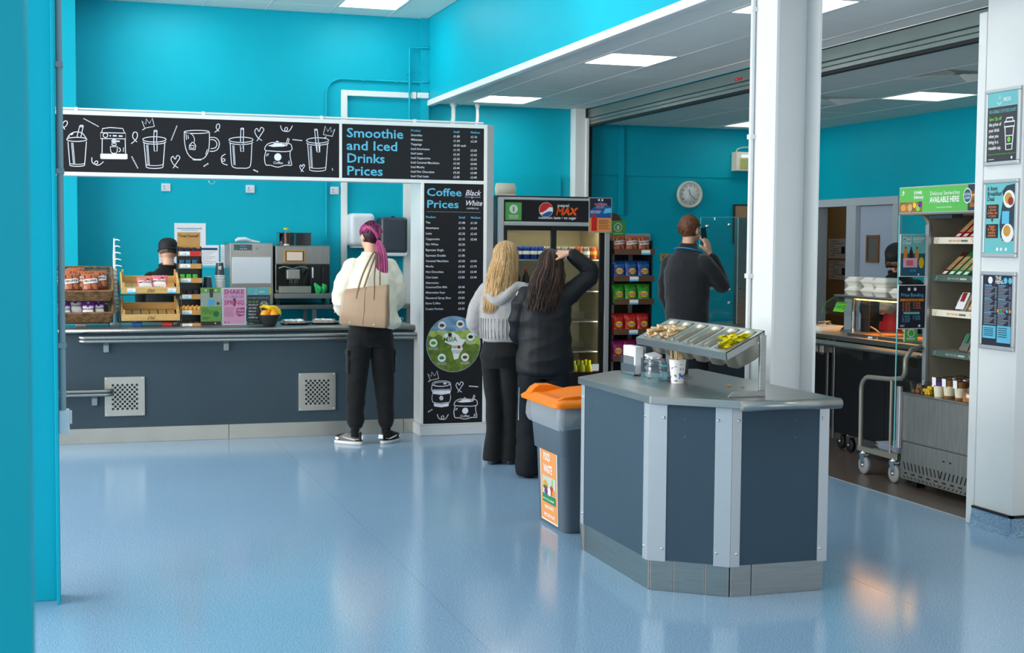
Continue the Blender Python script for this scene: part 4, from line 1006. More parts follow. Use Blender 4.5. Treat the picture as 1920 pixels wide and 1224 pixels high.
A = Sheet((1.69, 13.212, 1.085), (1, 0, 0), (0, 0, 1)); A.rect(0, 0, .115, .065, 'yellow'); A.poly([(.025, .044), (.043, .044), (.034, .059)], 'satin_black', 2); A.text('Warning', .05, .046, .016, 'satin_black', .01); A.rect(.012, .012, .09, .018, 'gold', 2); A.done(im, 'warning_label', 'warning_text')
sc = thing('ice_scoop', 'white plastic ice scoop lying on top of the ice machine', 'scoop', (1.62, 13.4, 1.57))
B('plastic_white').tube([(1.49, 13.35, 1.594), (1.52, 13.36, 1.604), (1.58, 13.37, 1.606), (1.63, 13.375, 1.594)], [.02, .033, .035, .02], 10, flat=.62).obj('scoop_bowl', sc)
B('plastic_white').tube([(1.62, 13.375, 1.592), (1.68, 13.38, 1.582), (1.72, 13.385, 1.578)], [.016, .011, .008], 8).obj('handle', sc)
cf = thing('coffee_machine', 'large steel bean-to-cup coffee machine with a tilted screen on the back work table', 'coffee machine', (2.1, 13.4, BT))
B('steel').box((1.85, 13.26, 1.095), (2.378, 13.70, 1.548)).obj('cabinet', cf, .006)
B('steel_h').box((1.852, 13.235, 1.37), (2.376, 13.262, 1.54)).obj('upper_fascia', cf, .004)
B('smoke').box((1.862, 13.242, 1.13), (2.18, 13.25, 1.365)).obj('splash_door', cf)
B('satin_black').box((1.86, 13.252, 1.12), (2.374, 13.2605, 1.368)).obj('dark_recess', cf)
B('plastic_black').box((2.19, 13.238, 1.10), (2.372, 13.2515, 1.366)).obj('side_panel', cf, .003)
B('steel_dull').box((1.832, 13.10, 1.045), (2.40, 13.55, 1.092)).obj('drip_tray', cf, .004)
for x in (1.86, 2.37):
    for y in (13.14, 13.6): B('satin_black').box((x-.015, y-.015, BT), (x+.015, y+.015, 1.046)).obj('foot', cf)
pn = B('kraft').box((1.925, 13.205, 1.385), (2.13, 13.234, 1.508)).obj('screen_bezel', cf, .004)
B('dark_brown').box((1.942, 13.203, 1.398), (2.115, 13.2052, 1.495)).obj('screen_border', pn); B('screen_warm').box((1.952, 13.2015, 1.405), (2.104, 13.2032, 1.488)).obj('screen', pn)
B('steel').tube([(1.88, 13.23, 1.33), (1.93, 13.22, 1.348), (2.01, 13.22, 1.325), (2.09, 13.22, 1.348), (2.16, 13.23, 1.33)], .008, 8).obj('spout_arch', cf)
B('steel_plate').box((1.95, 13.18, 1.225), (2.08, 13.25, 1.32)).obj('brew_head', cf, .01)
for x in (1.98, 2.0, 2.03, 2.05): B('chrome').cyl((x, 13.19, 1.225), (x, 13.19, 1.195), .006, .004, 8).obj('spout', cf)
B('steel_plate').box((1.875, 13.15, 1.095), (2.18, 13.25, 1.16)).obj('grounds_drawer', cf, .004)
B('plastic_white').cyl((2.205, 13.22, 1.24), (2.205, 13.22, 1.34), .008, n=8).obj('steam_lever', cf); B('black').tube([(2.30, 13.23, 1.345), (2.30, 13.20, 1.34), (2.303, 13.19, 1.28), (2.30, 13.195, 1.20), (2.305, 13.20, 1.15)], .007, 8).obj('steam_hose', cf)
for i, x in enumerate((1.90, 2.06)):
    h = thing('bean_hopper', ('left half-full', 'right nearly empty')[i]+' clear bean hopper on top of the coffee machine', 'hopper', (x, 13.4, 1.549))
    B('smoke').box((x, 13.32, 1.549), (x+.145, 13.325, 1.665)).box((x, 13.52, 1.549), (x+.145, 13.525, 1.665)).box((x, 13.325, 1.549), (x+.004, 13.52, 1.665)).box((x+.141, 13.325, 1.549), (x+.145, 13.52, 1.665)).obj('hopper_wall', h)
    B('plastic_dark').box((x-.004, 13.315, 1.665), (x+.149, 13.53, 1.673)).obj('hopper_lid', h, .002)
    B('coffee_bean').box((x+.008, 13.33, 1.55), (x+.137, 13.515, 1.63 if i == 0 else 1.572)).obj('beans', h, .01)
j = thing('shaker_jar', 'tall clear jar of brown chocolate powder on top of the coffee machine', 'jar', (1.96, 13.29, 1.549))
B('clear').lathe((1.962, 13.285, 1.549), [(.026, 0), (.026, .13), (.022, .15)], 16).obj('glass_wall', j); B('brown').lathe((1.962, 13.285, 1.551), [(.024, 0), (.024, .115)], 16).obj('powder', j); B('juice').lathe((1.962, 13.285, 1.699), [(.026, 0), (.026, .014), (.02, .018)], 16).obj('lid', j); B('print_white').lathe((1.962, 13.285, 1.549), [(.0268, .0), (.0268, .014)], 16).obj('base_band', j)
gv = B('glove_green')
rg = random.Random(2)
for k in range(7):
    a = rg.uniform(0, 6.3); gv.tube([(2.27+.03*cos(a), 13.17, 1.095), (2.27+.035*cos(a+1), 13.15+.02*sin(a), 1.125+.01*rg.random()), (2.27+.05*cos(a), 13.16, 1.145+.04*rg.random()), (2.27+.06*cos(a+.7), 13.17, 1.13+.06*rg.random())], [.02, .024, .018, .008], 7)
tag(gv.obj('cleaning_cloth'), 'crumpled bright green cloth lying on the coffee machine drip tray', 'cloth')
# --- towel and soap dispensers
td = thing('towel_dispenser', 'white rounded paper towel dispenser on the turquoise wall', 'dispenser', (2.75, 13.6, 1.54))
B('plastic_white').box((2.625, 13.50, 1.545), (2.875, 13.748, 1.872)).obj('cover', td, .045, seg=5)
B('plastic_dark').lathe((2.865, 13.498, 1.665), [(.001, -.004), (.018, -.003), (.02, .01)], 14, axis='y').obj('lock', td); B('plastic_white').box((2.66, 13.54, 1.53), (2.84, 13.72, 1.547)).obj('outlet', td)
td = thing('towel_dispenser', 'smoked dark paper towel dispenser on the turquoise wall', 'dispenser', (3.07, 13.6, 1.45))
B('plastic_dark').box((2.935, 13.51, 1.48), (3.21, 13.748, 1.838)).obj('cover', td, .03, seg=4); B('plastic_white').box((2.945, 13.505, 1.448), (3.205, 13.74, 1.482)).obj('outlet', td, .008); B('plastic_black').box((3.055, 13.56, 1.838), (3.085, 13.6, 1.85)).obj('latch', td)
# --- notices on the wall
def notice(x0, x1, z0, z1, label, kind):
    t = thing('notice_sheet', label, 'notice', ((x0+x1)/2, 13.745, z0)); B('paper').box((x0, 13.7445, z0), (x1, 13.7485, z1)).obj('sheet', t)
    A = Sheet((x0, 13.7445, z0), (1, 0, 0), (0, 0, 1)); w, h = x1-x0, z1-z0
    if kind == 1:
        A.rect(w*.08, h*.74, w*.8, .006, 'navy_blue'); A.rect(w*.2, h*.66, w*.55, .006, 'sign_blue')
        for k in range(5): A.rect(w*.1, h*(.55-.1*k), w*.75, .004, 'paper_grey')
    elif kind == 2:
        A.rect(w*.05, h*.78, w*.9, h*.1, 'navy_blue')
        for k in range(8): A.rect(w*.08, h*(.70-.075*k), w*(.8-.1*(k % 3)), .004, 'paper_grey')
        A.rect(0, 0, w, h*.1, 'sign_blue')
    else:
        for k in range(9): A.rect(w*.1, h*(.85-.09*k), w*(.5+.1*(k % 3)), .004, 'paper_grey')
    A.done(t)
notice(.947, 1.245, 1.545, 1.757, 'white notice sheet on the wall above the treat stand, highest one', 1)
notice(.80, 1.03, 1.33, 1.545, 'white notice sheet on the wall behind the server in the black cap', 3)
notice(1.10, 1.370, 1.325, 1.545, 'notice sheet with a blue heading on the wall right of the treat stand', 2)
notice(1.388, 1.425, 1.32, 1.55, 'narrow white notice sheet on the wall peeking out beside the ice machine', 3)
# --- till behind the pillar
tl = thing('till_monitor', 'black till monitor seen from behind beside the menu pillar', 'till', (2.62, 11.55, TOP))
B('plastic_black').box((2.47, 11.60, 1.10), (2.69, 11.64, 1.33)).obj('monitor', tl, .006); B('till_screen').box((2.49, 11.641, 1.12), (2.675, 11.643, 1.31)).obj('screen', tl)
B('plastic_black').box((2.585, 11.59, TOP+.01), (2.635, 11.62, 1.12)).obj('stand', tl, .004); B('plastic_black').box((2.50, 11.52, TOP), (2.69, 11.72, TOP+.012)).obj('stand_foot', tl, .003)
B('plastic_black').box((2.63, 11.63, 1.33), (2.68, 11.66, 1.42)).obj('customer_display', tl, .008)
cd_ = thing('card_machine', 'small black card machine with a green screen in front of the till', 'card machine', (2.52, 11.42, TOP)); B('plastic_black').box((2.49, 11.36, TOP), (2.56, 11.50, TOP+.03)).obj('body', cd_, .008); B('green_pack').box((2.50, 11.45, TOP+.0302), (2.55, 11.49, TOP+.0312)).obj('screen', cd_)
tb = thing('cash_drawer', 'dark cash drawer box standing beside the pillar on the coffee counter', 'cash drawer', (2.6, 11.7, TOP)); B('plastic_dark').box((2.45, 11.54-.2+.18, TOP+.0), (2.47, 11.8, TOP+.11)).box((2.40, 11.73, TOP), (2.69, 11.84, TOP+.13)).obj('body', tb, .004); B('plastic_black').box((2.43, 11.728, TOP+.02), (2.66, 11.7305, TOP+.1)).obj('drawer_front', tb)
tag(B('plastic_white').tube([(2.56, 11.40, TOP+.01), (2.60, 11.35, TOP+.03), (2.64, 11.37, TOP+.05), (2.68, 11.45, TOP+.04), (2.69, 11.5, TOP+.02)], .003, 6).obj('till_cable'), 'loose pale cable looping beside the card machine', 'cable')
# ================================================================== DRINKS FRIDGE
FX0, FX1, FY = 3.515, 4.545, 11.4
fg = thing('drinks_fridge', 'tall glass-door drinks fridge with a black branded header', 'fridge', (4.03, 11.75, 0))
b = B('satin_black').box((FX0-.005, FY+.05, .04), (FX0+.03, FY+.72, 1.99)).box((FX1-.03, FY+.05, .04), (FX1+.005, FY+.72, 1.99)).box((FX0, FY+.69, .04), (FX1, FY+.72, 1.99)).box((FX0, FY+.05, 1.96), (FX1, FY+.72, 2.0)).box((FX0, FY+.05, .04), (FX1, FY+.72, .36))
b.obj('cabinet', fg, .004)
B('fridge_in').box((FX0+.03, FY+.66, .36), (FX1-.03, FY+.689, 1.78)).box((FX0+.031, FY+.08, .36), (FX0+.036, FY+.66, 1.78)).box((FX1-.036, FY+.08, .36), (FX1-.031, FY+.66, 1.78)).box((FX0+.03, FY+.08, 1.75), (FX1-.03, FY+.69, 1.78)).box((FX0+.03, FY+.08, .361), (FX1-.03, FY+.69, .375)).obj('liner', fg)
B('fridge_light').box((FX0+.06, FY+.10, 1.716), (FX1-.06, FY+.13, 1.732)).obj('light_strip', fg)
B('fridge_light').box((FX1-.056, FY+.075, .45), (FX1-.044, FY+.087, 1.70)).obj('light_strip', fg)
fr = B('alu')
for a in ((FX0, 0.02, FX0+.045, 1.985), (FX1-.045, 0.02, FX1, 1.985), (FX0+.045, 1.962, FX1-.045, 1.985), (FX0+.045, 1.740, FX1-.045, 1.775)): fr.box((a[0], FY, a[1]), (a[2], FY+.05, a[3]))
fr.obj('front_frame', fg, .004)
hd = B('sign_black').box((FX0+.045, FY+.006, 1.775), (FX1-.045, FY+.05, 1.962)).obj('header_sign', fg)
A = Sheet((FX0+.045, FY+.006, 1.775), (1, 0, 0), (0, 0, 1)); gx, gz, r = .385, .105, .062
A.disc(gx, gz, r+.003, 'print_white', 1)
A.poly([(gx+r*cos(t), gz+r*sin(t)) for t in [math.radians(d) for d in range(20, 206, 8)]]+[(gx-.03, gz-.022), (gx, gz-.004), (gx+.03, gz+.024)], 'red', 2)
A.poly([(gx+r*cos(t), gz+r*sin(t)) for t in [math.radians(d) for d in range(226, 348, 8)]]+[(gx+.034, gz-.012), (gx+.004, gz-.020), (gx-.02, gz-.034)], 'blue_pack', 2)
A.text('pepsi', .49, .132, .04, 'print_white', .006, fit=.105); A.text('MAX', .475, .063, .088, 'orange_lid', .035, fit=.205, shear=.25, k=2); A.text('MAX', .475, .063, .088, 'red', 0, fit=.205, shear=.25, k=3)
A.text('maximum taste • no sugar', .315, .026, .033, 'print_white', .012, fit=.35); A.done(hd)
s = B('green_print').box((FX0+.058, FY+.003, 1.785), (FX0+.205, FY+.0065, 1.94)).obj('recycling_sticker', hd)
A = Sheet((FX0+.058, FY+.003, 1.785), (1, 0, 0), (0, 0, 1)); A.disc(.074, .098, .038, 'print_white'); A.rect(.066, .076, .016, .035, 'green_print', 2); A.rect(.069, .111, .01, .012, 'green_print', 2)
for k in range(4): A.rect(.03, .043-.009*k, .088, .003, 'print_white')
A.done(s)
# sliding doors
def door(x0, x1, y, handle):
    d = B('satin_black')
    for a in ((x0, .40, x0+.045, 1.742), (x1-.045, .40, x1, 1.742), (x0+.045, 1.70, x1-.045, 1.742), (x0+.045, .40, x1-.045, .45)): d.box((a[0], y, a[1]), (a[2], y+.03, a[3]))
    o = d.obj('sliding_door', fg, .003)
    B('glass').box((x0+.045, y+.012, .45), (x1-.045, y+.018, 1.70)).obj('door_glass', o)
    B('plastic_black').box((handle-.01, y-.012, .98), (handle+.01, y, 1.26)).obj('handle', o, .004)
door(FX0+.045, 4.06, FY+.045, 3.60); door(4.0, FX1-.045, FY+.012, 4.478)
B('satin_black').box((FX0+.045, FY+.012, .05), (FX1-.045, FY+.05, .40)).obj('kick_grille', fg, .003)
for k in range(7): B('dim_grey').box((FX0+.12, FY+.010, .10+k*.035), (FX1-.12, FY+.013, .112+k*.035)).obj('grille_slot', fg)
for z in (1.445, 1.165, .895, .625): B('alu').box((FX0+.04, FY+.13, z-.008), (FX1-.04, FY+.64, z)).obj('shelf', fg)
def shelf_front(z):
    for k in range(7):
        x = 3.60+.125*k
        B('clear').box((x, FY+.115, z), (x+.12, FY+.118, z+.075)).box((x, FY+.115, z), (x+.003, FY+.4, z+.09)).obj('shelf_divider', fg)
        if k in (1, 4): B('sign_blue').box((x+.02, FY+.112, z+.002), (x+.075, FY+.1145, z+.028)).obj('price_ticket', fg)
for z in (1.165, .895, .625): shelf_front(z)
B('print_white').box((4.395, FY+.010, .46), (4.458, FY+.0118, .52)).obj('door_sticker', fg)
# cans and bottles
def can_mesh(m):
    c = B(m); c.lathe((0, 0, 0), [(.022, 0), (.030, .004), (.0325, .012), (.0325, .100), (.027, .112), (.026, .115)], 14, m); c.lathe((0, 0, .1145), [(.0262, 0), (.024, .001), (.023, -.002), (.001, -.002)], 14, 'alu'); c.lathe((0, 0, .045), [(.0328, 0), (.0328, .03)], 14, 'print_white' if m != 'can_orange' else 'gold'); return c.mesh('drink_can')
cm = {m: can_mesh(m) for m in ('can_blue', 'can_grey', 'can_orange')}
for k in range(13):
    for r_ in range(4):
        m = 'can_blue' if k < 6 else ('can_orange' if k in (12, 10) else 'can_grey')
        n_ = {'can_blue': 'blue soft drink can on the top shelf behind the left fridge door', 'can_grey': 'silver-grey drink can on the top shelf behind the right fridge door', 'can_orange': 'orange-brown drink can on the top shelf behind the right fridge door'}[m]
        tag(link('drink_can', cm[m], None, 0, (3.60+.0715*k, FY+.17+.08*r_, 1.4455)), n_, 'drink can', n_[:n_.index(' can')]+' cans in the fridge')
def bottle_mesh(body, cap, h):
    c = B(body); c.lathe((0, 0, 0), [(.02, 0), (.029, .006), (.031, .03), (.028, .06), (.031, .085), (.029, h*.66), (.013, h*.86), (.012, h*.9)], 14, body); c.lathe((0, 0, h*.89), [(.0145, 0), (.0145, h*.11), (.012, h*.115)], 12, cap); c.lathe((0, 0, .04), [(.0305, 0), (.0300, .03)], 14, 'orange' if cap == 'bright_yellow' else 'print_white'); return c.mesh('drink_bottle')
bm = bottle_mesh('juice', 'bright_yellow', .165)
for k in range(8):
    for r_ in range(2):
        tag(link('drink_bottle', bm, None, 0, (3.92+.072*k, FY+.16+.09*r_, .376)), 'green juice bottle with a yellow cap on the fridge floor', 'bottle', 'juice bottles on the fridge floor')
bb = bottle_mesh('clear_blue', 'sign_blue', .20)
o = link('drink_bottle', bb, None, 0, (4.14, FY+.20, .665)); o.rotation_euler = (-.15, .55, 0); tag(o, 'blue water bottle leaning over on the lower fridge shelf', 'bottle')
tag(link('drink_bottle', bb, None, 0, (4.02, FY+.22, .6255)), 'blue water bottle standing behind the fridge door join', 'bottle')
bk = bottle_mesh('coffee_bean', 'red', .19)
for k in range(4): tag(link('drink_bottle', bk, None, 0, (3.66+.085*k, FY+.2, 1.1655)), 'dark cola bottle on the second shelf behind the left fridge door', 'bottle', 'cola bottles in the fridge')
# things fixed to or lying on the fridge
t = thing('promo_poster', 'blue and orange bottle offer poster fixed to the right edge of the fridge header', 'poster', (4.45, FY-.005, 1.69))
B('alu').box((4.338, FY-.012, 1.685), (4.556, FY-.003, 1.995)).obj('poster_frame', t, .002)
A = Sheet((4.346, FY-.012, 1.692), (1, 0, 0), (0, 0, 1)); w, h = .202, .296
A.rect(0, 0, w, h, 'navy'); A.rect(0, 0, w, h*.42, 'orange_print', 1.5); A.poly([(0, h*.42), (w, h*.42), (w, h*.74), (w*.5, h*.92), (0, h*.62)], 'blue_pack', 2); A.text('BOTTLES FOR', w*.22, h*.80, .022, 'orange', .02, fit=w*.58, k=3); A.text('£3.50', w*.3, h*.71, .032, 'orange', .02, k=3); A.text('JOIN THE REFILL\nREVOLUTION', w*.04, h*.60, .014, 'print_white', .02, k=3)
A.poly([(w*.08, .01), (w*.34, .01), (w*.34, h*.40), (w*.27, h*.5), (w*.27, h*.56), (w*.15, h*.56), (w*.15, h*.5), (w*.08, h*.40)], 'red_pack', 3); A.poly([(w*.62, h*.55), (w, h*.58), (w, h*.72), (w*.72, h*.70)], 'sign_blue', 3); A.disc(w*.42, h*.95, .009, 'print_white', 3); A.disc(w*.58, h*.95, .009, 'print_white', 3)
for k in range(6): A.rect(w*.42, h*(.34-.05*k), w*(.5 if k % 2 else .42), .005, 'navy' if k < 2 else 'brown', 3)
A.done(t)
pr_ = thing('paper_roll', 'white paper roll box lying on top of the drinks fridge', 'paper roll', (3.6, 11.55, 2.0)); B('cream_box').lathe((3.54, 11.56, 2.056), [(.018, 0), (.055, 0), (.055, .16), (.018, .16)], 20, axis='x').obj('roll', pr_); B('cream_box').box((3.545, 11.52, 2.0), (3.70, 11.55, 2.07)).obj('loose_end', pr_)
# ================================================================== CRISP RACK
RX0, RX1, RY = 4.60, 4.985, 11.42
rk = thing('crisp_rack', 'dark brown five-tier crisp rack standing beside the drinks fridge', 'rack', (4.79, 11.6, 0))
for x in (RX0-.008, RX1-.004): B('plastic_black').box((x, RY+.06, .02), (x+.012, RY+.32, 1.62)).obj('side_panel', rk, .003)
B('plastic_black').box((RX0, RY+.31, .02), (RX1, RY+.325, 1.62)).obj('back_panel', rk)
for x in (4.70, 4.88): B('alu').box((x-.02, RY+.30, 0), (x+.02, RY+.309, 1.62)).obj('upright', rk)
B('rack_brown').ext([(4.615, RY+.315, 1.62), (4.80, RY+.315, 1.62), (4.80, RY+.315, 1.72)]+[(4.7075+.0925*cos(t), RY+.315, 1.76+.11*sin(t)) for t in [PI*i/12 for i in range(13)]]+[(4.615, RY+.315, 1.72)], (0, .012, 0)).obj('header_board', rk)
tiers = [(1.500, 'proper', 'orange-brown'), (1.262, 'blue', 'blue'), (1.055, 'green', 'green'), (.785, 'red', 'red'), (.545, 'magenta', 'magenta')]
for i, (z, kind, cw) in enumerate(tiers):
    s = B('rack_brown').box((RX0, RY, z-.008), (RX1, RY+.30, z)).box((RX0, RY-.008, z-.008), (RX1, RY, z+.045)).obj('tier', rk, .002)
    A = Sheet((RX0, RY-.008, z-.008), (1, 0, 0), (0, 0, 1)); A.rect(.145 if i else .255, .002, .085, .042, 'print_white'); A.rect(.145 if i else .255, .002, .085, .015, 'sign_blue', 1.4); A.done(s, 'price_ticket')
    nm = ('top', 'second', 'third', 'fourth', 'lowest')[i]
    for j in range(3):
        rz = (.06, -.05, .1)[(i+j) % 3]
        place_bag(kind, (RX0+.07+.122*j, RY+.065, z+.002), ('left', 'middle', 'right')[j]+' front %s crisp packet on the %s tier of the crisp rack' % (cw, nm), rz, -.12, 'crisp packets on the %s tier' % nm, .93)
        place_bag(kind, (RX0+.075+.12*j, RY+.16, z+.002), ('left', 'middle', 'right')[j]+' rear %s crisp packet on the %s tier of the crisp rack' % (cw, nm), -rz, -.10, 'crisp packets on the %s tier' % nm, .95)
B('rack_brown').box((RX0, RY-.02, 0), (RX1, RY+.33, .06)).obj('foot_board', rk, .004)
t = thing('shelf_sign', 'small green sign with a white round badge standing above the crisp rack', 'sign', (4.70, 11.72, 1.66)); B('green_print').box((4.675, 11.725, 1.62), (4.825, 11.728, 1.80)).obj('card', t)
A = Sheet((4.675, 11.725, 1.66), (1, 0, 0), (0, 0, 1)); A.disc(.078, .08, .04, 'print_white'); A.disc(.078, .08, .033, 'green_print', 2); A.rect(.066, .06, .024, .035, 'print_white', 3); A.rect(.03, .02, .095, .006, 'print_white'); A.done(t)
# things on the far kitchen wall
t = thing('wall_frame', 'white framed board hanging on the wall behind the crisp rack', 'frame', (5.75, 13.7, 1.26)); B('alu').box((5.55, 13.70, 1.27), (5.93, 13.727, 1.70)).obj('frame', t, .004); B('wall').box((5.575, 13.696, 1.295), (5.905, 13.702, 1.675)).obj('board', t)
t = thing('wall_socket', 'brass-coloured socket plate on the kitchen wall behind the man', 'socket', (6.1, 13.72, 1.4)); B('kraft').box((6.06, 13.712, 1.41), (6.155, 13.727, 1.49)).obj('plate', t, .003); B('dark_brown').box((6.085, 13.710, 1.44), (6.095, 13.713, 1.46)).box((6.115, 13.710, 1.44), (6.125, 13.713, 1.46)).obj('pin_holes', t)
ck = thing('wall_clock', 'round white wall clock on the turquoise kitchen wall', 'clock', (6.388, 13.7, 1.99))
def clockpart(name, prof, m): B(m).lathe((6.388, 13.727, 2.13), prof, 36, axis='y').obj(name, ck)
clockpart('rim', [(.001, 0), (.147, 0), (.148, -.03), (.140, -.042), (.126, -.042), (.120, -.026), (.001, -.026)], 'cream_box'); clockpart('dial', [(.12, -.026), (.12, -.0285), (.001, -.0285)], 'print_white')
A = Sheet((6.388, 13.698, 2.13), (1, 0, 0), (0, 0, 1))
for k in range(1, 13): a = PI/2-2*PI*k/12; A.text(str(k), .096*cos(a), .096*sin(a)-.011, .032, 'satin_black', 0, 'CENTER')
A.line([(0, 0), (-.012, .058)], .007, 'satin_black', 3); A.line([(0, 0), (.066, -.055)], .005, 'satin_black', 3.5); A.line([(.01, -.012), (-.045, .062)], .002, 'satin_black', 4); A.disc(0, 0, .006, 'satin_black', 4.5)
A.done(ck, 'hands', 'numerals')
fk = thing('insect_killer', 'cream wall-mounted insect killer lamp with a slatted front beside the white column', 'insect killer', (7.05, 13.65, 2.39)); B('cream_box').box((6.89, 13.60, 2.395), (7.30, 13.727, 2.60)).obj('casing', fk, .006)
for k in range(7): B('juice').box((6.93, 13.594, 2.42+k*.017), (7.28, 13.600, 2.428+k*.017)).obj('guard_bar', fk)
B('uv_lamp').box((6.95, 13.588, 2.545), (7.27, 13.599, 2.56)).obj('tube', fk); B('cream_box').tube([(6.91, 13.66, 2.6), (6.93, 13.66, 2.635), (7.0, 13.66, 2.655), (7.2, 13.66, 2.655)], .006, 6).obj('hanging_cord', fk)
t = thing('pin_board', 'beige pin board with a dark frame on the kitchen wall beside the column', 'board', (7.05, 13.7, 1.7)); B('cork').box((6.935, 13.705, 1.62), (7.26, 13.727, 2.02)).obj('panel', t); B('dark_brown').box((6.92, 13.70, 2.02), (7.27, 13.727, 2.035)).box((6.92, 13.70, 1.60), (6.935, 13.727, 2.02)).obj('frame_strip', t)

# ================================================================== FOOD WASTE BIN
bn = thing('waste_bin', 'grey plastic food waste bin with an orange lid beside the condiment station', 'bin', (2.67, 7.22, 0))
def rr(x0, x1, y0, y1, z, r=.04, n=4):
    out = []
    for cx, cy, a0 in ((x1-r, y1-r, 0), (x0+r, y1-r, 90), (x0+r, y0+r, 180), (x1-r, y0+r, 270)):
        for i in range(n+1): a = math.radians(a0+90*i/n); out.append((cx+r*cos(a), cy+r*sin(a), z))
    return out
B('grey_plastic').rings([rr(2.552, 2.80, 7.01, 7.44, 0), rr(2.546, 2.806, 7.0, 7.45, .01), rr(2.532, 2.82, 6.985, 7.47, .42), rr(2.520, 2.832, 6.973, 7.482, .428), rr(2.498, 2.85, 6.955, 7.50, .70)]).obj('bin_body', bn)
b = B('grey_plastic'); b.ext([(2.56, 6.962, .60), (2.60, 6.957, .645), (2.80, 6.957, .645), (2.80, 6.957, .66), (2.58, 6.957, .66), (2.55, 6.962, .64)], (0, -.014, 0)); b.obj('side_grip', bn, .003)
ln = B('liner'); rg = random.Random(5)
rs = []
for z, e in ((.708, .004), (.66, .010), (.61, .012), (.585, .006), (.57, .0)):
    ring = rr(2.498-.004, 2.85+.004, 6.955-.004, 7.50+.004, z, .04, 6)
    rs.append([(x+(e+.006*rg.random())*(-1 if x < 2.67 else 1), y+(e+.006*rg.random())*(-1 if y < 7.2 else 1), z+(.0 if z > .6 else .05*max(0, (x-2.53)*2.2)*(1 if y < 7.1 else 0)+.012*rg.random())) for x, y, _ in ring])
ln.rings(rs, caps=False); ln.obj('bin_liner', bn)
ld = B('orange_lid'); ld.rings([rr(2.455, 2.885, 6.912, 7.535, .700), rr(2.452, 2.888, 6.91, 7.538, .716), rr(2.47, 2.87, 6.93, 7.52, .732), rr(2.50, 2.85, 6.96, 7.49, .742)]); l_ = ld.obj('lid', bn)
# two ridges with a sunken flap between
for y0, y1 in ((7.40, 7.49), (6.965, 6.995)):
    B('orange_lid').ext([(2.475, y0, .735), (2.50, y0, .765), (2.53, y0, .782), (2.60, y0, .782), (2.70, y0, .752), (2.86, y0, .745), (2.86, y0, .735)] if y0 > 7.2 else [(2.48, y0, .735), (2.52, y0, .755), (2.60, y0, .762), (2.80, y0, .75), (2.86, y0, .735)], (0, y1-y0, 0)).obj('lid_ridge', l_, .006)
B('orange_lid').ext([(2.56, 7.0, .742), (2.85, 7.0, .742), (2.85, 7.0, .775), (2.70, 7.0, .766)], (0, .40, 0)).obj('lid_flap', l_, .004)
t = B('print_white').ext([(2.5445, 7.098, .022), (2.5445, 7.372, .022), (2.531, 7.378, .432), (2.531, 7.092, .432)], (-.003, 0, 0)).obj('label_border', bn)
A = Sheet((2.5408, 7.365, .030), (0, -1, 0), (-.033, 0, 1)); w, h = .262, .395
A.rect(0, 0, w, h, 'orange_print'); A.text('FOOD', w*.42, h*.855, .062, 'print_white', .02, 'CENTER', fit=w*.42); A.text('WASTE', w*.48, h*.685, .062, 'print_white', .02, 'CENTER', fit=w*.55)
A.rect(w*.1, h*.25, w*.84, h*.38, 'poster_sage', 1.5); A.rect(w*.1, h*.25, w*.84, h*.12, 'green_dark', 2)
A.disc(w*.3, h*.51, .035, 'gold', 2.5, .022); A.disc(w*.3, h*.48, .037, 'green_pack', 3, .007); A.disc(w*.3, h*.465, .036, 'brown', 3.5, .008); A.disc(w*.7, h*.45, .028, 'red', 2.5); A.disc(w*.56, h*.42, .024, 'foam', 3); A.disc(w*.82, h*.42, .02, 'orange', 3); A.disc(w*.34, h*.41, .026, 'purple', 3, .018); A.rect(w*.72, h*.5, .012, .045, 'lime', 2.5)
A.text('eat it all up please', w*.16, h*.29, .02, 'print_white', 0, fit=w*.7, k=4); A.text('MIXED WASTE', w*.25, h*.165, .026, 'print_white', .02, fit=w*.55); A.text('RECYCLING PLEASE', w*.18, h*.05, .026, 'print_white', .02, fit=w*.68); A.done(t)

# ================================================================== CONDIMENT STATION
sn = thing('condiment_station', 'slate-grey angled condiment station with steel corner strips and worktop', 'counter', (2.9, 6.1, 0))
pln = [(2.52, 6.60), (2.52, 5.765), (2.808, 5.545), (3.28, 5.545), (3.28, 6.84), (2.76, 6.84)]
B('slate2').ext([(x+(.02 if x < 2.6 else 0), y, .02) for x, y in pln], (0, 0, .83)).obj('carcass', sn)
Zp = .145
def wallpiece(p0, p1, off, z0, z1, name, m, th=.012, a=0, b_=1, bev=.002):
    p0, p1 = V((*p0, 0)), V((*p1, 0)); d = p1-p0; n = V((d.y, -d.x, 0)).normalized()   # outward for this winding
    q0, q1 = p0+d*a+n*off, p0+d*b_+n*off
    return B(m).ext([q0+V((0, 0, z0)), q1+V((0, 0, z0)), q1+n*th+V((0, 0, z0)), q0+n*th+V((0, 0, z0))], (0, 0, z1-z0)).obj(name, sn, bev)
faces = [(0, 1), (1, 2), (2, 3)]
def n_of(i):
    a, b_ = V(pln[i]), V(pln[i+1]); d = b_-a; return V((-d.y, d.x)) if False else V((d.y, -d.x))
pp = [V(p) for p in pln]
wallpiece(pp[1], pp[0], 0, 0, Zp, 'plinth_plate', 'steel', -.012); wallpiece(pp[2], pp[1], 0, 0, Zp, 'plinth_plate', 'steel', -.012, 0, .30); wallpiece(pp[2], pp[1], 0, 0, Zp, 'plinth_plate', 'steel', -.012, .306, .70); wallpiece(pp[2], pp[1], 0, 0, Zp, 'plinth_plate', 'steel', -.012, .706, 1)
wallpiece(pp[3], pp[2], 0, 0, Zp, 'plinth_plate', 'steel', -.012, 0, .775); wallpiece(pp[3], pp[2], 0, 0, Zp, 'plinth_plate', 'steel', -.012, .782, 1)
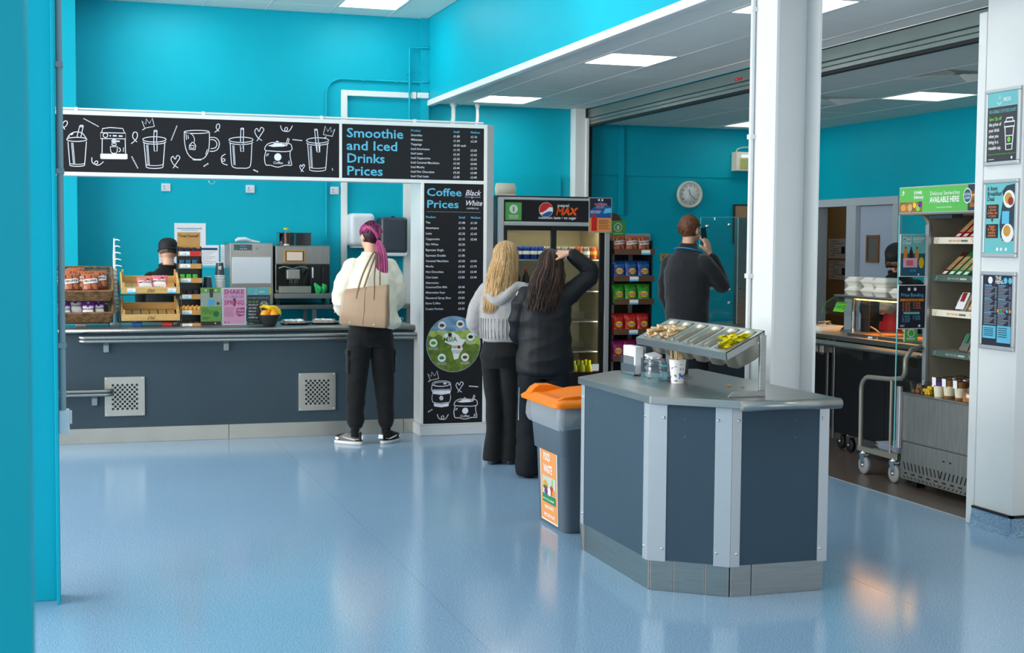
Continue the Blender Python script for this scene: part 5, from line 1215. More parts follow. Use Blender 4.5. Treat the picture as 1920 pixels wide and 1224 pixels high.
B('steel').ext([(2.50, 6.60, 0), (2.56, 6.58, 0), (2.57, 6.58, Zp), (2.49, 6.60, Zp)], (0, .02, 0)).obj('end_foot', sn)
# panels stand 28 mm proud of the plinth
qq = [V((2.496, 6.62)), V((2.496, 5.752)), V((2.797, 5.517)), V((3.285, 5.517))]
for i, (a, b_) in enumerate(((0, 1), (1, 2), (2, 3))):
    wallpiece(qq[b_], qq[a], 0, Zp, .862, 'side_panel', 'slate2', .024)
def strip(p0, p1, w, end):
    p0, p1 = V(p0), V(p1); L = (p1-p0).length; d = (p1-p0)/L; n = V((d.y, -d.x))
    s0 = p0 if end == 0 else p1-d*w; s1 = s0+d*w
    q = [s0, s1, s1+n*.004, s0+n*.004]
    o = B('alu').ext([(v.x, v.y, Zp-.005) for v in q], (0, 0, .865-Zp)).obj('corner_strip', sn, .001)
    rv = s0+d*(w-.014) if end == 0 else s0+d*.014
    for z in (.20, .80):
        c = V((rv.x, rv.y, z)); nn = V((n.x, n.y, 0)); r = B('chrome'); r.tube([c+nn*.003, c+nn*.007, c+nn*.009], [.0075, .0065, .003], 10); r.obj('rivet', o)
# winding so that the normal (d.y,-d.x) points out of the station
strip(qq[0], qq[1], .05, 0) if False else None
for a, b_, wa, wb in ((qq[1], qq[0], .05, .045), (qq[2], qq[1], .085, .085), (qq[3], qq[2], .04, .05)):
    pass
def out_strip(a, b_, w, end):
    d = (b_-a).normalized(); n = V((d.y, -d.x)); mid = (a+b_)/2
    if (mid+n*.1-V((2.95, 6.2))).length < (mid-n*.1-V((2.95, 6.2))).length: strip(b_, a, w, 1-end)
    else: strip(a, b_, w, end)
out_strip(qq[0], qq[1], .045, 0); out_strip(qq[0], qq[1], .05, 1); out_strip(qq[1], qq[2], .085, 0); out_strip(qq[1], qq[2], .075, 1); out_strip(qq[2], qq[3], .045, 0); out_strip(qq[2], qq[3], .05, 1)
for x, y, n in ((2.496-.0245, 6.35, (-1, 0)), (2.62, 5.655-.022, (-.62, -.79)), (3.1, 5.517-.0245, (0, -1))):
    for z in (.72, .80): B('wood_brown').tube([(x, y, z), (x+n[0]*.0015, y+n[1]*.0015, z)], .0035, 8).obj('panel_screw', sn)
top = [(2.478, 6.635), (2.478, 5.705), (2.79, 5.43), (3.285, 5.43), (3.285, 6.92), (2.79, 6.92)]
B('steel').ext([(x, y, .864) for x, y in top], (0, 0, .036)).obj('worktop', sn, .003)
B('steel').ext([(2.79, 5.432+.030*cos(t)*1.0, .876+.024*sin(t)) for t in [PI/2+PI*i/10 for i in range(11)]], (.497, 0, 0), sm=True).obj('worktop_nosing', sn)
ST = .9005
# --- tilted pan holder
ph = thing('pan_holder', 'tilted steel rack of six condiment pans on the condiment station', 'pan rack', (2.9, 6.1, ST))
x0, z0, x1, z1, ya, yb = 2.792, 1.100, 2.985, 1.198, 5.585, 6.62
sl = (z1-z0)/(x1-x0); ud = V((x1-x0, 0, z1-z0)).normalized(); nd = V((-ud.z, 0, ud.x)); LU = math.hypot(x1-x0, z1-z0)
O_ = V((x0, ya, z0))
def tp(u, y, n=0): return O_+ud*u+V((0, y, 0))+nd*n
np_ = 6; pitch = (yb-ya-.03)/np_; hw = .064; hl0, hl1 = .022, LU-.018
fp = B('steel')                                   # perforated top plate made of bars round the openings
def plate(u0, u1, v0, v1, n0=-.004, n1=0): fp.ext([tp(u0, v0, n0), tp(u1, v0, n0), tp(u1, v1, n0), tp(u0, v1, n0)], nd*(n1-n0))
plate(0, hl0, 0, yb-ya); plate(hl1, LU, 0, yb-ya)
for k in range(np_+1):
    c0 = .015+pitch*k-(pitch/2-hw) if k else 0; c1 = .015+pitch*k+(pitch/2-hw) if k < np_ else yb-ya
    plate(hl0, hl1, c0, c1)
fp.obj('top_plate', ph)
sk_ = B('steel'); sk_.ext([tp(0, 0, 0), tp(0, yb-ya, 0), tp(0, yb-ya, 0)+V((.004, 0, -.034)), tp(0, 0, 0)+V((.004, 0, -.034))], (.004, 0, 0)); sk_.obj('front_skirt', ph)
for y in (0, yb-ya-.004): B('steel').ext([tp(0, y), tp(LU, y), tp(LU, y)+V((0, 0, -.036)), tp(0, y)+V((.004, 0, -.036))], (0, .004, 0)).obj('side_skirt', ph)
B('steel').ext([tp(LU, 0), tp(LU, yb-ya), tp(LU, yb-ya)+V((0, 0, -.036)), tp(LU, 0)+V((0, 0, -.036))], (-.004, 0, 0)).obj('rear_skirt', ph)
for y in (5.566, 6.605):
    B('steel').box((x1-.03, y, ST+.0265), (x1, y+.018, z1-.02)).obj('upright', ph, .002)
    B('steel').ext([(2.80, y, ST), (x1, y, ST), (x1, y, ST+.026), (2.825, y, ST+.026)], (0, .018, 0)).obj('foot', ph, .002)
mat('pan_white', '#a8a498', .38, .8)
for k in range(np_):
    c = .015+pitch*(k+.5)
    pan = thing('condiment_pan', ('first, nearest', 'second', 'third', 'fourth', 'fifth', 'farthest')[k]+' steel condiment pan hanging in the tilted rack', 'pan', tuple(tp(LU/2, c, -.12)), group='pans in the tilted rack')
    def oval(uc, lu, lv, n): return [tp(uc+lu*(abs(cos(t))**.55)*(1 if cos(t) > 0 else -1), c+lv*(abs(sin(t))**.55)*(1 if sin(t) > 0 else -1), n) for t in [2*PI*i/24 for i in range(24)]]
    uc = (hl0+hl1)/2; lu = (hl1-hl0)/2
    dp = .115
    b = B('pan_white'); b.rings([oval(uc, lu+.006, hw+.006, .003), oval(uc, lu-.001, hw-.001, .001), oval(uc, lu-.004, hw-.004, -.02), oval(uc, lu-.014, hw-.010, -dp+.018), oval(uc, lu-.03, hw-.022, -dp+.004)], caps=False); b.add(oval(uc, lu-.03, hw-.022, -dp+.004), [tuple(range(24))])
    b.rings([oval(uc, lu-.028, hw-.02, -dp), oval(uc, lu-.010, hw-.007, -dp+.014), oval(uc, lu-.001, hw-.001, -.02), oval(uc, lu+.006, hw+.006, .0008), oval(uc, lu+.006, hw+.006, .003)], caps=False); b.add(oval(uc, lu-.028, hw-.02, -dp), [tuple(range(23, -1, -1))])
    b.obj('pan_body', pan)
    r = random.Random(30+k)
    def piece(name, mesh, u, v, n, label, cat, grp, rot):
        o = link(name, mesh, None, 0, tuple(tp(u, v, n))); o.rotation_euler = rot; tag(o, label, cat, grp)
    if k == 0: spec = [('sauce_sachet', 'bright_yellow', 26, 'yellow mustard sachet in the nearest condiment pan', 'sachet', 'yellow sachets')]
    elif k == 1: spec = [('sauce_sachet', 'paper', 8, 'white sachet in the second condiment pan', 'sachet', 'white sachets in the second pan')]
    elif k == 2: spec = [('sauce_sachet', 'paper', 5, 'white sachet in the third condiment pan', 'sachet', 'white sachets in the third pan'), ('sauce_sachet', 'green_dark', 4, 'green and white sachet in the third condiment pan', 'sachet', 'green sachets')]
    elif k == 3: spec = [('wooden_cutlery', 'wood_pale', 6, 'wooden cutlery piece in the fourth condiment pan', 'cutlery', 'cutlery in the fourth pan')]
    else: spec = [('wooden_cutlery', 'wood_pale', 18, 'wooden cutlery piece in the %s condiment pan' % ('fifth', 'farthest')[k-4], 'cutlery', 'cutlery in the %s pan' % ('fifth', 'farthest')[k-4])]
    for nm, m_, cnt, lab, cat, grp in spec:
        if nm == 'sauce_sachet': me = bag(.045, .07, .012, lambda u, v: m_, (), 6, 6)[0].mesh('sauce_sachet')
        else:
            me = B(m_).ext([(-.010, -.045, 0), (-.008, -.015, 0), (-.007, .02, 0), (-.012, .032, 0), (-.011, .046, 0), (.011, .046, 0), (.012, .032, 0), (.007, .02, 0), (.008, -.015, 0), (.010, -.045, 0)], (0, 0, .009)).mesh('wooden_cutlery')
        for q in range(cnt):
            full = cnt > 12
            n_ = (-.045+.0026*q if full else -.085+.006*q)
            u = uc+r.uniform(-.5, .5)*lu*.9*(1 if full else .7); v = c+r.uniform(-.55, .55)*hw*(1 if full else .6)
            if nm == 'sauce_sachet': piece(nm, me, u, v, n_, lab, cat, grp, (PI/2+r.uniform(-.3, .3), -.3+r.uniform(-.25, .25), r.uniform(0, 6.3)))
            else: piece(nm, me, u, v, n_+.006, lab, cat, grp, (r.uniform(-.25, .25), -.45+r.uniform(-.3, .3), PI/2+r.uniform(-.5, .5)))
# --- smaller things on the station
nh = thing('napkin_holder', 'white upright napkin holder with a grey lower half on the condiment station', 'napkin holder', (2.80, 6.69, ST))
B('paper').box((2.785, 6.61, ST+.006), (2.83, 6.775, ST+.150)).obj('napkins', nh, .003); B('clear').box((2.772, 6.60, ST), (2.776, 6.785, ST+.10)).box((2.838, 6.60, ST), (2.842, 6.785, ST+.15)).box((2.772, 6.60, ST), (2.842, 6.604, ST+.06)).box((2.772, 6.60, ST), (2.842, 6.785, ST+.004)).obj('holder_wall', nh)
B('paper_grey').box((2.7755, 6.606, ST+.006), (2.784, 6.78, ST+.055)).obj('holder_base_panel', nh, .002)
tag(B('satin_black').box((2.90, 6.63, ST), (3.10, 6.86, ST+.155)).obj('cutlery_box', None, .006), 'black box standing behind the napkins on the condiment station', 'box')
for i, (y, full) in enumerate(((6.50, True), (6.37, False))):
    bx_ = thing('clear_caddy', ('clear caddy stuffed with white paper items beside the napkin holder', 'clear caddy with small empty compartments beside the stirrer cup')[i], 'caddy', (2.83, y, ST))
    B('clear').box((2.79, y-.05, ST), (2.793, y+.05, ST+.10)).box((2.88, y-.05, ST), (2.883, y+.05, ST+.10)).box((2.793, y-.05, ST), (2.88, y-.047, ST+.10)).box((2.793, y+.047, ST), (2.88, y+.05, ST+.10)).box((2.793, y-.047, ST), (2.88, y+.047, ST+.003)).obj('caddy_wall', bx_)
    if full:
        for k in range(9):
            r = random.Random(k); p = B('paper').box((-.03, -.035, 0), (.03, .035, .012)).mesh('paper_item'); o = link('paper_item', p, None, 0, (2.837, y+r.uniform(-.008, .008), ST+.008+k*.0125)); o.rotation_euler = (r.uniform(-.2, .2), r.uniform(-.2, .2), r.uniform(-.4, .4)); tag(o, 'folded white paper item stuffed in the clear caddy', 'paper', 'papers in the clear caddy')
    else:
        for z in (.035, .07): B('smoke').box((2.793, y-.047, ST+z), (2.88, y+.047, ST+z+.003)).obj('compartment_floor', bx_)
        B('smoke').box((2.836, y-.047, ST+.003), (2.839, y+.047, ST+.095)).obj('compartment_wall', bx_)
sc = thing('stirrer_cup', 'white paper cup with a blue floral print holding wooden stirrers', 'cup', (2.845, 6.215, ST))
m = mat('floral_cup', '#f1efe8', .6, var=.1, scale=55, col2='#3f66b4'); e = [n for n in m.node_tree.nodes if n.type == 'VALTORGB'][0].color_ramp.elements; e[0].position = .44; e[1].position = .47
B('print_white').lathe((2.845, 6.215, ST), [(.029, 0), (.030, .004), (.0415, .112), (.043, .115), (.0405, .117), (.039, .112), (.028, .01), (.001, .008)], 24).obj('cup_wall', sc); B('floral_cup').lathe((2.845, 6.215, ST), [(.0310, .010), (.0404, .096)], 24).obj('floral_print', sc)
r = random.Random(9); mat('stirrer_wood', '#efd6ab', .7); sm_ = B('stirrer_wood').box((-.003, -.001, 0), (.003, .001, .158)).mesh('stirrer')
for k in range(26):
    a = 2*PI*k/26*3.0; q = .004+.026*r.random(); o = link('wooden_stirrer', sm_, None, 0, (2.845+q*.6*cos(a), 6.215+q*.6*sin(a), ST+.011)); o.rotation_euler = (-q*sin(a)*4.6, q*cos(a)*4.6, r.uniform(0, 3)); tag(o, 'thin wooden stirrer standing in the floral paper cup', 'stirrer', 'stirrers in the floral cup')
for k, (x, y) in enumerate(((3.0, 5.98), (3.04, 5.92))): tag(B('kraft').ext([(x, y, ST), (x+.03, y+.01, ST), (x+.02, y+.025, ST)], (0, 0, .012-.006*k)).obj('food_crumb', None, .003), ('larger', 'smaller')[k]+' pale crumb lying on the condiment station worktop', 'crumb')
# ================================================================== HOT FOOD COUNTER (kitchen side)
hc = thing('hot_counter', 'long black hot food counter with a steel top and tubular tray rail', 'counter', (6.0, 9.0, 0))
B('satin_black').box((5.60, 7.95, .15), (6.30, 9.33, .86)).obj('body', hc, .004)
B('satin_black').box((5.598, 8.64, .15), (5.602, 8.645, .86)).obj('panel_joint', hc)
B('steel_h').box((5.575, 7.95, .862), (6.35, 9.95, .90)).obj('steel_top', hc, .004)
B('satin_black').box((5.68, 9.47, .15), (6.30, 9.95, .86)).obj('rear_body', hc, .004)
for x, y in ((5.60, 9.345), (5.60, 9.44)): B('steel').box((x, y, .1), (x+.03, y+.03, .862)).obj('post', hc, .002)
B('steel_plate').box((5.52, 9.38, .76), (5.60, 9.44, .83)).obj('rail_bracket', hc, .003)
for k in range(4): B('steel_h').tube([(5.40+.05*k, 7.95, .845), (5.40+.05*k, 9.62, .845)], .013, 8).obj('rail_tube', hc)
for y in (8.2, 8.9, 9.45): B('steel').ext([(5.39, y, .825), (5.57, y, .825), (5.57, y, .74), (5.55, y, .74)], (0, .006, 0)).obj('rail_arm', hc)
def castor(x, y, r, parent, tyre, big=True):
    w = B(tyre); w.lathe((x-.016, y, r), [(r*.55, 0), (r*.92, 0), (r, .006), (r, .026), (r*.92, .032), (r*.55, .032)], 22, tyre, axis='x'); w.lathe((x-.012, y, r), [(.001, 0), (r*.6, .002), (r*.6, .022), (.001, .024)], 18, 'plastic_white' if tyre != 'black_rubber' else 'dim_grey', axis='x')
    o = w.obj('castor_wheel', parent)
    f = B('chrome'); 
    for dx in (-.022, .018): f.ext([(x+dx, y-.012, r*.8), (x+dx, y+.012, r*.8), (x+dx, y+.045, 2*r+.02), (x+dx, y-.02, 2*r+.02)], (.004, 0, 0))
    f.lathe((x, y+.012, 2*r+.018), [(.001, 0), (.034, 0), (.034, .008), (.02, .014), (.012, .03)], 14); f.lathe((x-.028, y, r), [(.001, 0), (.01, .001), (.01, .056), (.001, .057)], 10, axis='x')
    f.obj('castor_fork', o)
for x, y in ((5.70, 9.25), (5.75, 9.46), (6.2, 9.25), (5.70, 8.05)): castor(x, y, .055, hc, 'black_rubber')
HT = .9005
# food wells with warm light
for k in range(3):
    y0 = 8.05+.42*k
    wl = thing('food_well', ('nearest', 'middle', 'farthest')[k]+' steel food pan glowing under the heat lamps on the hot counter', 'food pan', (5.85, y0+.18, HT), group='pans on the hot counter')
    b = B('steel_h')
    for a in ((5.66, y0, 6.06, y0+.02), (5.66, y0+.36, 6.06, y0+.38), (5.66, y0+.02, 5.68, y0+.36), (6.04, y0+.02, 6.06, y0+.36)): b.box((a[0], a[1], HT), (a[2], a[3], HT+.022))
    b.obj('pan_rim', wl); B('cake').box((5.68, y0+.02, HT), (6.04, y0+.36, HT+.012)).obj('food', wl)
    B('steel').tube([(5.84, y0+.19, HT+.012), (5.80, y0+.20, HT+.05), (5.76, y0+.22, HT+.075)], .006, 6).obj('serving_spoon', wl)
# gantry with curved glass and heat lamps
gn = thing('heated_gantry', 'steel heated gantry with a curved glass front above the hot counter', 'gantry', (5.98, 9.0, HT))
B('steel').box((5.84, 8.0, 1.175), (6.16, 9.78, 1.195)).obj('shelf', gn, .003)
for y in (8.06, 9.70): B('chrome').cyl((5.98, y, HT), (5.98, y, 1.176), .018, n=14).obj('post', gn)
B('satin_black').box((6.03, 9.55, HT), (6.12, 9.68, 1.175)).obj('control_post', gn, .004)
gl = B('glass'); pts = [(5.90, 1.178), (5.84, 1.165), (5.79, 1.135), (5.76, 1.09), (5.745, 1.04)]
for i in range(4):
    gl.add([(pts[i][0], 8.0, pts[i][1]), (pts[i][0], 9.80, pts[i][1]), (pts[i+1][0], 9.80, pts[i+1][1]), (pts[i+1][0], 8.0, pts[i+1][1])], [(0, 1, 2, 3)], None, True)
gl.obj('curved_glass', gn)
B('green_dark').tube([(x, 9.80, z) for x, z in pts], .004, 6).obj('glass_edge', gn)
lp = B('lamp_warm').box((5.95, 8.08, 1.158), (6.05, 9.62, 1.168)).obj('heat_lamp', gn)
A = Sheet((5.832, 9.78, 1.06), (0, -1, 0), (.045, 0, .1)); A.rect(.01, .0, .16, .085, 'lime'); A.text('£2.60', .03, .03, .035, 'green_dark', .02); A.disc(.145, .04, .018, 'satin_black', 2); A.disc(.145, .04, .012, 'lime', 3); A.done(gn, 'price_card', 'price_lettering')
def clam(loc, label, grp, s=1, rz=0, open_=False, parts_local=True):
    t = thing('takeaway_box', label, 'takeaway box', loc, rz, grp, True)
    def rq(w, d, z, r=.02): return [(x, y, z) for x, y, _ in rr(-w/2, w/2, -d/2, d/2, z, r, 3)]
    B('foam').rings([rq(.13*s, .13*s, 0), rq(.165*s, .165*s, .034*s), rq(.175*s, .175*s, .036*s), rq(.175*s, .175*s, .039*s)]).obj('base_half', t)
    B('foam').rings([rq(.175*s, .175*s, .040*s), rq(.175*s, .175*s, .043*s), rq(.165*s, .165*s, .045*s), rq(.12*s, .12*s, .072*s)]).obj('lid_half', t)
    return t
for i, (y, n) in enumerate(((9.62, 2), (9.42, 2), (9.22, 2), (9.02, 1))):
    for k in range(n): clam((5.97+.02*(i % 2), y, 1.196+.0735*k), ('white foam takeaway box on the gantry shelf, '+('farthest', 'second', 'third', 'nearest')[i]+' pile, '+('lower' if k == 0 else 'upper')+' box'), 'takeaway boxes on the gantry', 1, .05*i)
bw = thing('cutlery_tray', 'white shallow tray of wrapped cutlery at the far end of the hot counter', 'tray', (5.78, 9.80, HT)); B('foam').rings([rr(5.69, 5.87, 9.72, 9.88, HT, .02), rr(5.66, 5.90, 9.69, 9.91, HT+.045, .03), rr(5.672, 5.888, 9.702, 9.898, HT+.045, .03), rr(5.70, 5.86, 9.73, 9.87, HT+.008, .02)]).obj('tray', bw)
r = random.Random(3); cme = B('wood_pale').box((-.05, -.006, 0), (.05, .006, .004)).mesh('cutlery')
for k in range(10):
    o = link('wrapped_cutlery', cme, None, 0, (5.775+r.uniform(-.03, .03), 9.80+r.uniform(-.03, .03), HT+.02+.006*k)); o.rotation_euler = (r.uniform(-.3, .3), r.uniform(-.4, .4), r.uniform(0, 3)); tag(o, 'wooden cutlery piece lying in the white tray on the hot counter', 'cutlery', 'cutlery in the white tray')
tag(B('paper').ext([(5.64, 8.95, HT), (5.74, 8.80, HT), (5.80, 8.84, HT), (5.69, 9.02, HT)], (0, 0, .012)).obj('folded_towel', None, .004), 'folded white towel lying on the edge of the hot counter', 'towel')
# end counter with the clear guard
ec = thing('end_counter', 'short serving counter with a clear guard panel at the back of the kitchen opening', 'counter', (5.6, 10.9, 0)); B('slate').box((5.10, 10.50, .02), (6.2, 11.15, .86)).obj('body', ec, .004); B('steel_h').box((5.06, 10.46, .862), (6.22, 11.19, .90)).obj('steel_top', ec, .004)
gp = thing('guard_screen', 'clear guard panel on steel fixings beside the white column', 'screen', (5.35, 10.8, .9))
B('steel').box((5.49, 10.79, .9), (5.66, 10.86, 1.825)).obj('steel_upright', gp, .004)
q = [(5.084, 10.775, .901), (5.478, 10.775, .901), (5.455, 10.775, 1.825), (5.13, 10.775, 1.82)]
B('perspex').add(q, [(0, 1, 2, 3)]).obj('clear_panel', gp); B('clear_edge' if 'clear_edge' in M else 'teal_print').tube([q[0], q[3], q[2]], .003, 5).obj('panel_edge', gp)
for x, z in ((5.19, 1.745), (5.40, 1.76), (5.41, 1.085)): B('chrome').lathe((x, 10.762, z), [(.001, 0), (.016, .001), (.017, .012), (.012, .03)], 14, axis='y').obj('fixing', gp)
B('print_white').tube([(5.26, 10.772, 1.822), (5.26, 10.772, 1.80)], .006, 6).obj('panel_clip', gp)
for x, z in ((5.50, 1.79), (5.50, 1.21)): B('plastic_dark').lathe((x+.02, 10.787, z), [(.001, 0), (.007, .001), (.007, .004)], 10, axis='y').obj('screw', gp)
# ================================================================== CHILLED DISPLAY CABINET
dc = thing('chilled_display', 'open chilled display cabinet with a green sandwich header and steel base', 'display cabinet', (5.55, 7.3, 0))
DY0, DY1 = 6.74, 7.86
B('steel_dull').box((5.24, DY0, .05), (5.96, DY1, .60)).obj('carcass', dc)
B('steel_dull').box((5.222, DY0, .305), (5.24, DY1, .613)).obj('upper_front_panel', dc, .003)
lo = B('steel_dull').box((5.225, DY0, .05), (5.24, DY1, .298)).obj('lower_front_panel', dc, .003)
v = B('black')
for k in range(26):
    y = 7.83-.042*k
    for z0, z1, s in ((.165, .115, 1), (.075, .06, -1)):
        sl_ = .018*(1 if k < 10 else -1)
        v.ext([(5.2245, y, z0), (5.2245, y-.012, z0), (5.2245, y-.012-sl_, z1), (5.2245, y-sl_, z1)], (-.0006, 0, 0))
    if k % 2 == 0: v.box((5.2238, y-.05, .088), (5.2246, y-.01, .098))
for y in (7.40, 7.33): v.box((5.2238, y, .226), (5.2246, y-.022, .236))
v.obj('vent_slot', lo)['kind'] = 'stuff'
B('steel').box((5.215, DY0, .613), (5.60, DY1, .625)).obj('deck', dc, .003); B('display_in').box((5.60, DY0, .60), (5.96, DY1, .64)).obj('deck_rear', dc)
for y in (7.78, 6.85): B('satin_black').box((5.28, y-.03, 0), (5.34, y+.03, .05)).obj('foot', dc)
# far end wall: solid rear part, open quarter towards the front
prof = [(5.40, .62), (5.96, .62), (5.96, 1.96), (5.20, 1.96), (5.20, 1.79), (5.33, 1.79)]+[(5.33+.07*sin(t), 1.72+.07*cos(t)) for t in [PI/2*i/6 for i in range(0, 7)]]
B('display_in').ext([(x, DY1, z) for x, z in prof], (0, .035, 0)).obj('end_wall', dc, .003)
B('alu').box((5.395, DY1-.004, .625), (5.412, DY1+.036, 1.73)).obj('end_wall_edge', dc)
B('display_in').box((5.93, DY0, .62), (5.96, DY1, 1.96)).obj('back_wall', dc)
for y in (7.72, 7.25): B('alu').box((5.918, y-.012, .64), (5.931, y+.012, 1.78)).obj('shelf_upright', dc)
B('glass').add([(5.185, DY1+.02, .62), (5.40, DY1+.02, .62), (5.40, DY1+.02, 1.79), (5.185, DY1+.02, 1.79)], [(0, 1, 2, 3)]).obj('side_glass', dc); B('teal_print').box((5.182, DY1+.016, .25), (5.187, DY1+.024, 1.79)).obj('glass_edge', dc)
B('alu').box((5.20, DY1-.01, .25), (5.222, DY1+.03, .66)).obj('corner_profile', dc, .003)
B('display_in').box((5.20, DY0, 1.79), (5.96, DY1, 1.80)).obj('canopy_underside', dc); B('plastic_dark').box((5.26, 7.42, 1.765), (5.34, 7.66, 1.789)).obj('canopy_lamp_housing', dc)
B('alu').box((5.185, DY0, 1.796), (5.21, DY1+.03, 1.97)).obj('header_box', dc, .003)
A = Sheet((5.185, DY1+.022, 1.805), (0, -1, 0), (0, 0, 1)); 
def H(px, py): return ((px-165)/1300*.735, .158-(py-150)/385*.158)
mat('food_pic', '#a9763f', .6, var=.6, scale=30, col2='#5c3a22')
A.rect(0, 0, 1.1, .158, 'green_print'); A.rect(0, 0, .255, .066, 'food_pic', 1.3); A.disc(.045, .03, .032, 'gold', 2, .022); A.disc(.12, .03, .025, 'bread', 2); A.disc(.21, .025, .02, 'lime', 2); A.disc(.17, .045, .018, 'yellow', 2); A.disc(.23, .05, .02, 'purple', 2)
A.text('SUMMER\nDeliciously', .16, .115, .028, 'print_white', .02, fit=.105); A.poly([(.03, .125), (.042, .145), (.054, .125)], 'print_white', 1.5); A.text('EAT', .025, .110, .015, 'print_white', .02)
A.text('Delicious Sandwiches', .335, .103, .036, 'print_white', -.004, fit=.305); A.text('AVAILABLE HERE', .335, .058, .050, 'print_white', .02, fit=.305); A.text('Please see our team for more information', .41, .022, .014, 'print_white', 0, fit=.155)
A.rect(.725, 0, .30, .158, 'plastic_dark', 1.4); A.rect(.74, .02, .2, .10, 'food_pic', 1.7); A.rect(.74, .085, .2, .015, 'gold', 2); A.disc(.722, .09, .041, 'print_white', 2.5, .046); A.disc(.722, .09, .036, 'teal_dark', 3, .040); A.text('LOCAL\nLOAF', .722, .092, .022, 'print_white', .01, 'CENTER', k=4)
A.done(dc, 'header_print', 'header_lettering')
shelves = [(1.645, 'cream_box', 'top'), (1.40, 'green_dark', 'second'), (1.170, 'cream_box', 'third'), (.905, 'green_dark', 'lowest')]
mat('strip_green', '#4a5f58', .6)
for z, m_, nm in shelves:
    B('display_in').box((5.45, DY0, z-.012), (5.93, DY1, z)).obj('shelf', dc)
    s = B('cream_box' if m_ == 'cream_box' else 'strip_green').box((5.432, DY0, z-.042), (5.45, DY1-.004, z+.002)).obj('shelf_edge', dc, .002)
    A = Sheet((5.432, DY1-.01, z-.042), (0, -1, 0), (0, 0, 1)); c_ = 'gold' if m_ == 'cream_box' else 'poster_sage'
    A.text('ENJOY THE TASTE', .16, .014, .018, c_, .01, fit=.12); A.rect(.29, .014, .07, .012, 'dim_grey' if m_ == 'cream_box' else 'poster_sage'); A.line([(.03, .008), (.05, .034)], .004, c_); A.line([(.40, .034), (.42, .008)], .004, c_); A.done(s)
# sandwich cartons leaning back
def carton(m_, front):
    b = B(m_); w = .066
    b.ext([(-.0, -w/2, 0), (.075, -w/2, 0), (.215, -w/2, .145), (.175, -w/2, .150)], (0, w, 0), m_)
    f = B(front); a, c_ = V((.0, 0, 0)), V((.175, 0, .150)); d = (c_-a).normalized(); n = V((-d.z, 0, d.x))*.001
    L = (c_-a).length
    f.add([a+d*(L*.22)+n+V((0, w*.38, 0)), a+d*(L*.22)+n+V((0, -w*.38, 0)), a+d*(L*.80)+n+V((0, -w*.38, 0)), a+d*(L*.80)+n+V((0, w*.38, 0))], [(0, 1, 2, 3)], 'bread')
    f.add([a+d*(L*.04)+n+V((0, w*.3, 0)), a+d*(L*.04)+n+V((0, -w*.3, 0)), a+d*(L*.16)+n+V((0, -w*.3, 0)), a+d*(L*.16)+n+V((0, w*.3, 0))], [(0, 1, 2, 3)], 'print_white')
    return b.mesh('carton_body'), f.mesh('carton_window')
def place_cartons(m_, z, ys, word, shelf):
    me = carton(m_, 'bread')
    for i, y in enumerate(ys):
        t = thing('sandwich_carton', '%s sandwich carton %s on the %s shelf of the chilled display' % (word, ('farthest', 'second', 'third', 'fourth', 'fifth', 'sixth')[i], shelf), 'sandwich', (5.455, y, z+.001), 0, 'sandwich cartons on the %s shelf' % shelf, True)
        for nm, q in zip(('carton_body', 'carton_window'), me): o = bpy.data.objects.new(nm, q); C.objects.link(o); o.parent = t
place_cartons('crimson', 1.645, (7.64, 7.565, 7.49, 7.415, 7.34), 'dark red', 'top')
place_cartons('green_dark', 1.40, (7.70, 7.625, 7.55, 7.40, 7.325), 'green', 'second')
mat('brown_carton', '#5a2a22', .5); place_cartons('brown_carton', 1.40, (7.775,), 'dark brown', 'second')
def sandwich_pack(y, z, label, top, lab):
    t = thing('sandwich_pack', label, 'sandwich', (5.46, y, z+.001), 0, None, True)
    B('clear').add([(0, -.06, 0), (0, .06, 0), (.06, .055, .125), (.06, -.055, .125)], [(0, 1, 2, 3)]).obj('film', t); B('bread').ext([(.006, -.055, 0), (.11, -.055, 0), (.12, -.055, .12), (.065, -.055, .122)], (0, .11, 0)).obj('filling', t, .006)
    B(top).ext([(.002, -.045, .012), (.056, -.04, .118), (.058, .04, .118), (.004, .045, .012)], (-.003, 0, .001)).obj('front_label', t); B(lab).ext([(.022, -.02, .06), (.05, -.016, .115), (.052, .02, .115), (.024, .016, .06)], (-.007, 0, .003)).obj('brand_strip', t)
sandwich_pack(7.60, 1.170, 'white labelled sandwich pack on the third shelf of the chilled display', 'paper', 'dark_red'); sandwich_pack(7.46, 1.170, 'blue labelled sandwich pack on the third shelf of the chilled display', 'bread', 'paper_grey')
sandwich_pack(7.55, .905, 'foil wrapped sandwich with a green label on the lowest shelf of the chilled display', 'steel_plate', 'green_dark'); sandwich_pack(7.42, .905, 'foil wrapped sandwich with a pale label on the lowest shelf of the chilled display', 'bread', 'green_dark')
def pot(x, y, label, layers, s=1):
    t = thing('dessert_pot', label, 'dessert pot', (x, y, .626), 0, 'dessert pots on the display deck', True); z = 0
    for m_, h, nm in layers:
        r0 = .032+.010*(z/.1); r1 = .032+.010*((z+h)/.1); B(m_).lathe((0, 0, z), [(r0, 0), (r1, h)], 16).obj(nm, t); z += h
    B('clear').lathe((0, 0, z), [(.043, 0), (.045, .003), (.044, .006), (.035, .02), (.0, .022)], 16).obj('lid', t); B('print_white').ext([(-.0435, -.02, .075), (-.0435, .02, .075), (-.046, .02, .125), (-.046, -.02, .125)], (.002, 0, 0)).obj('label', t)
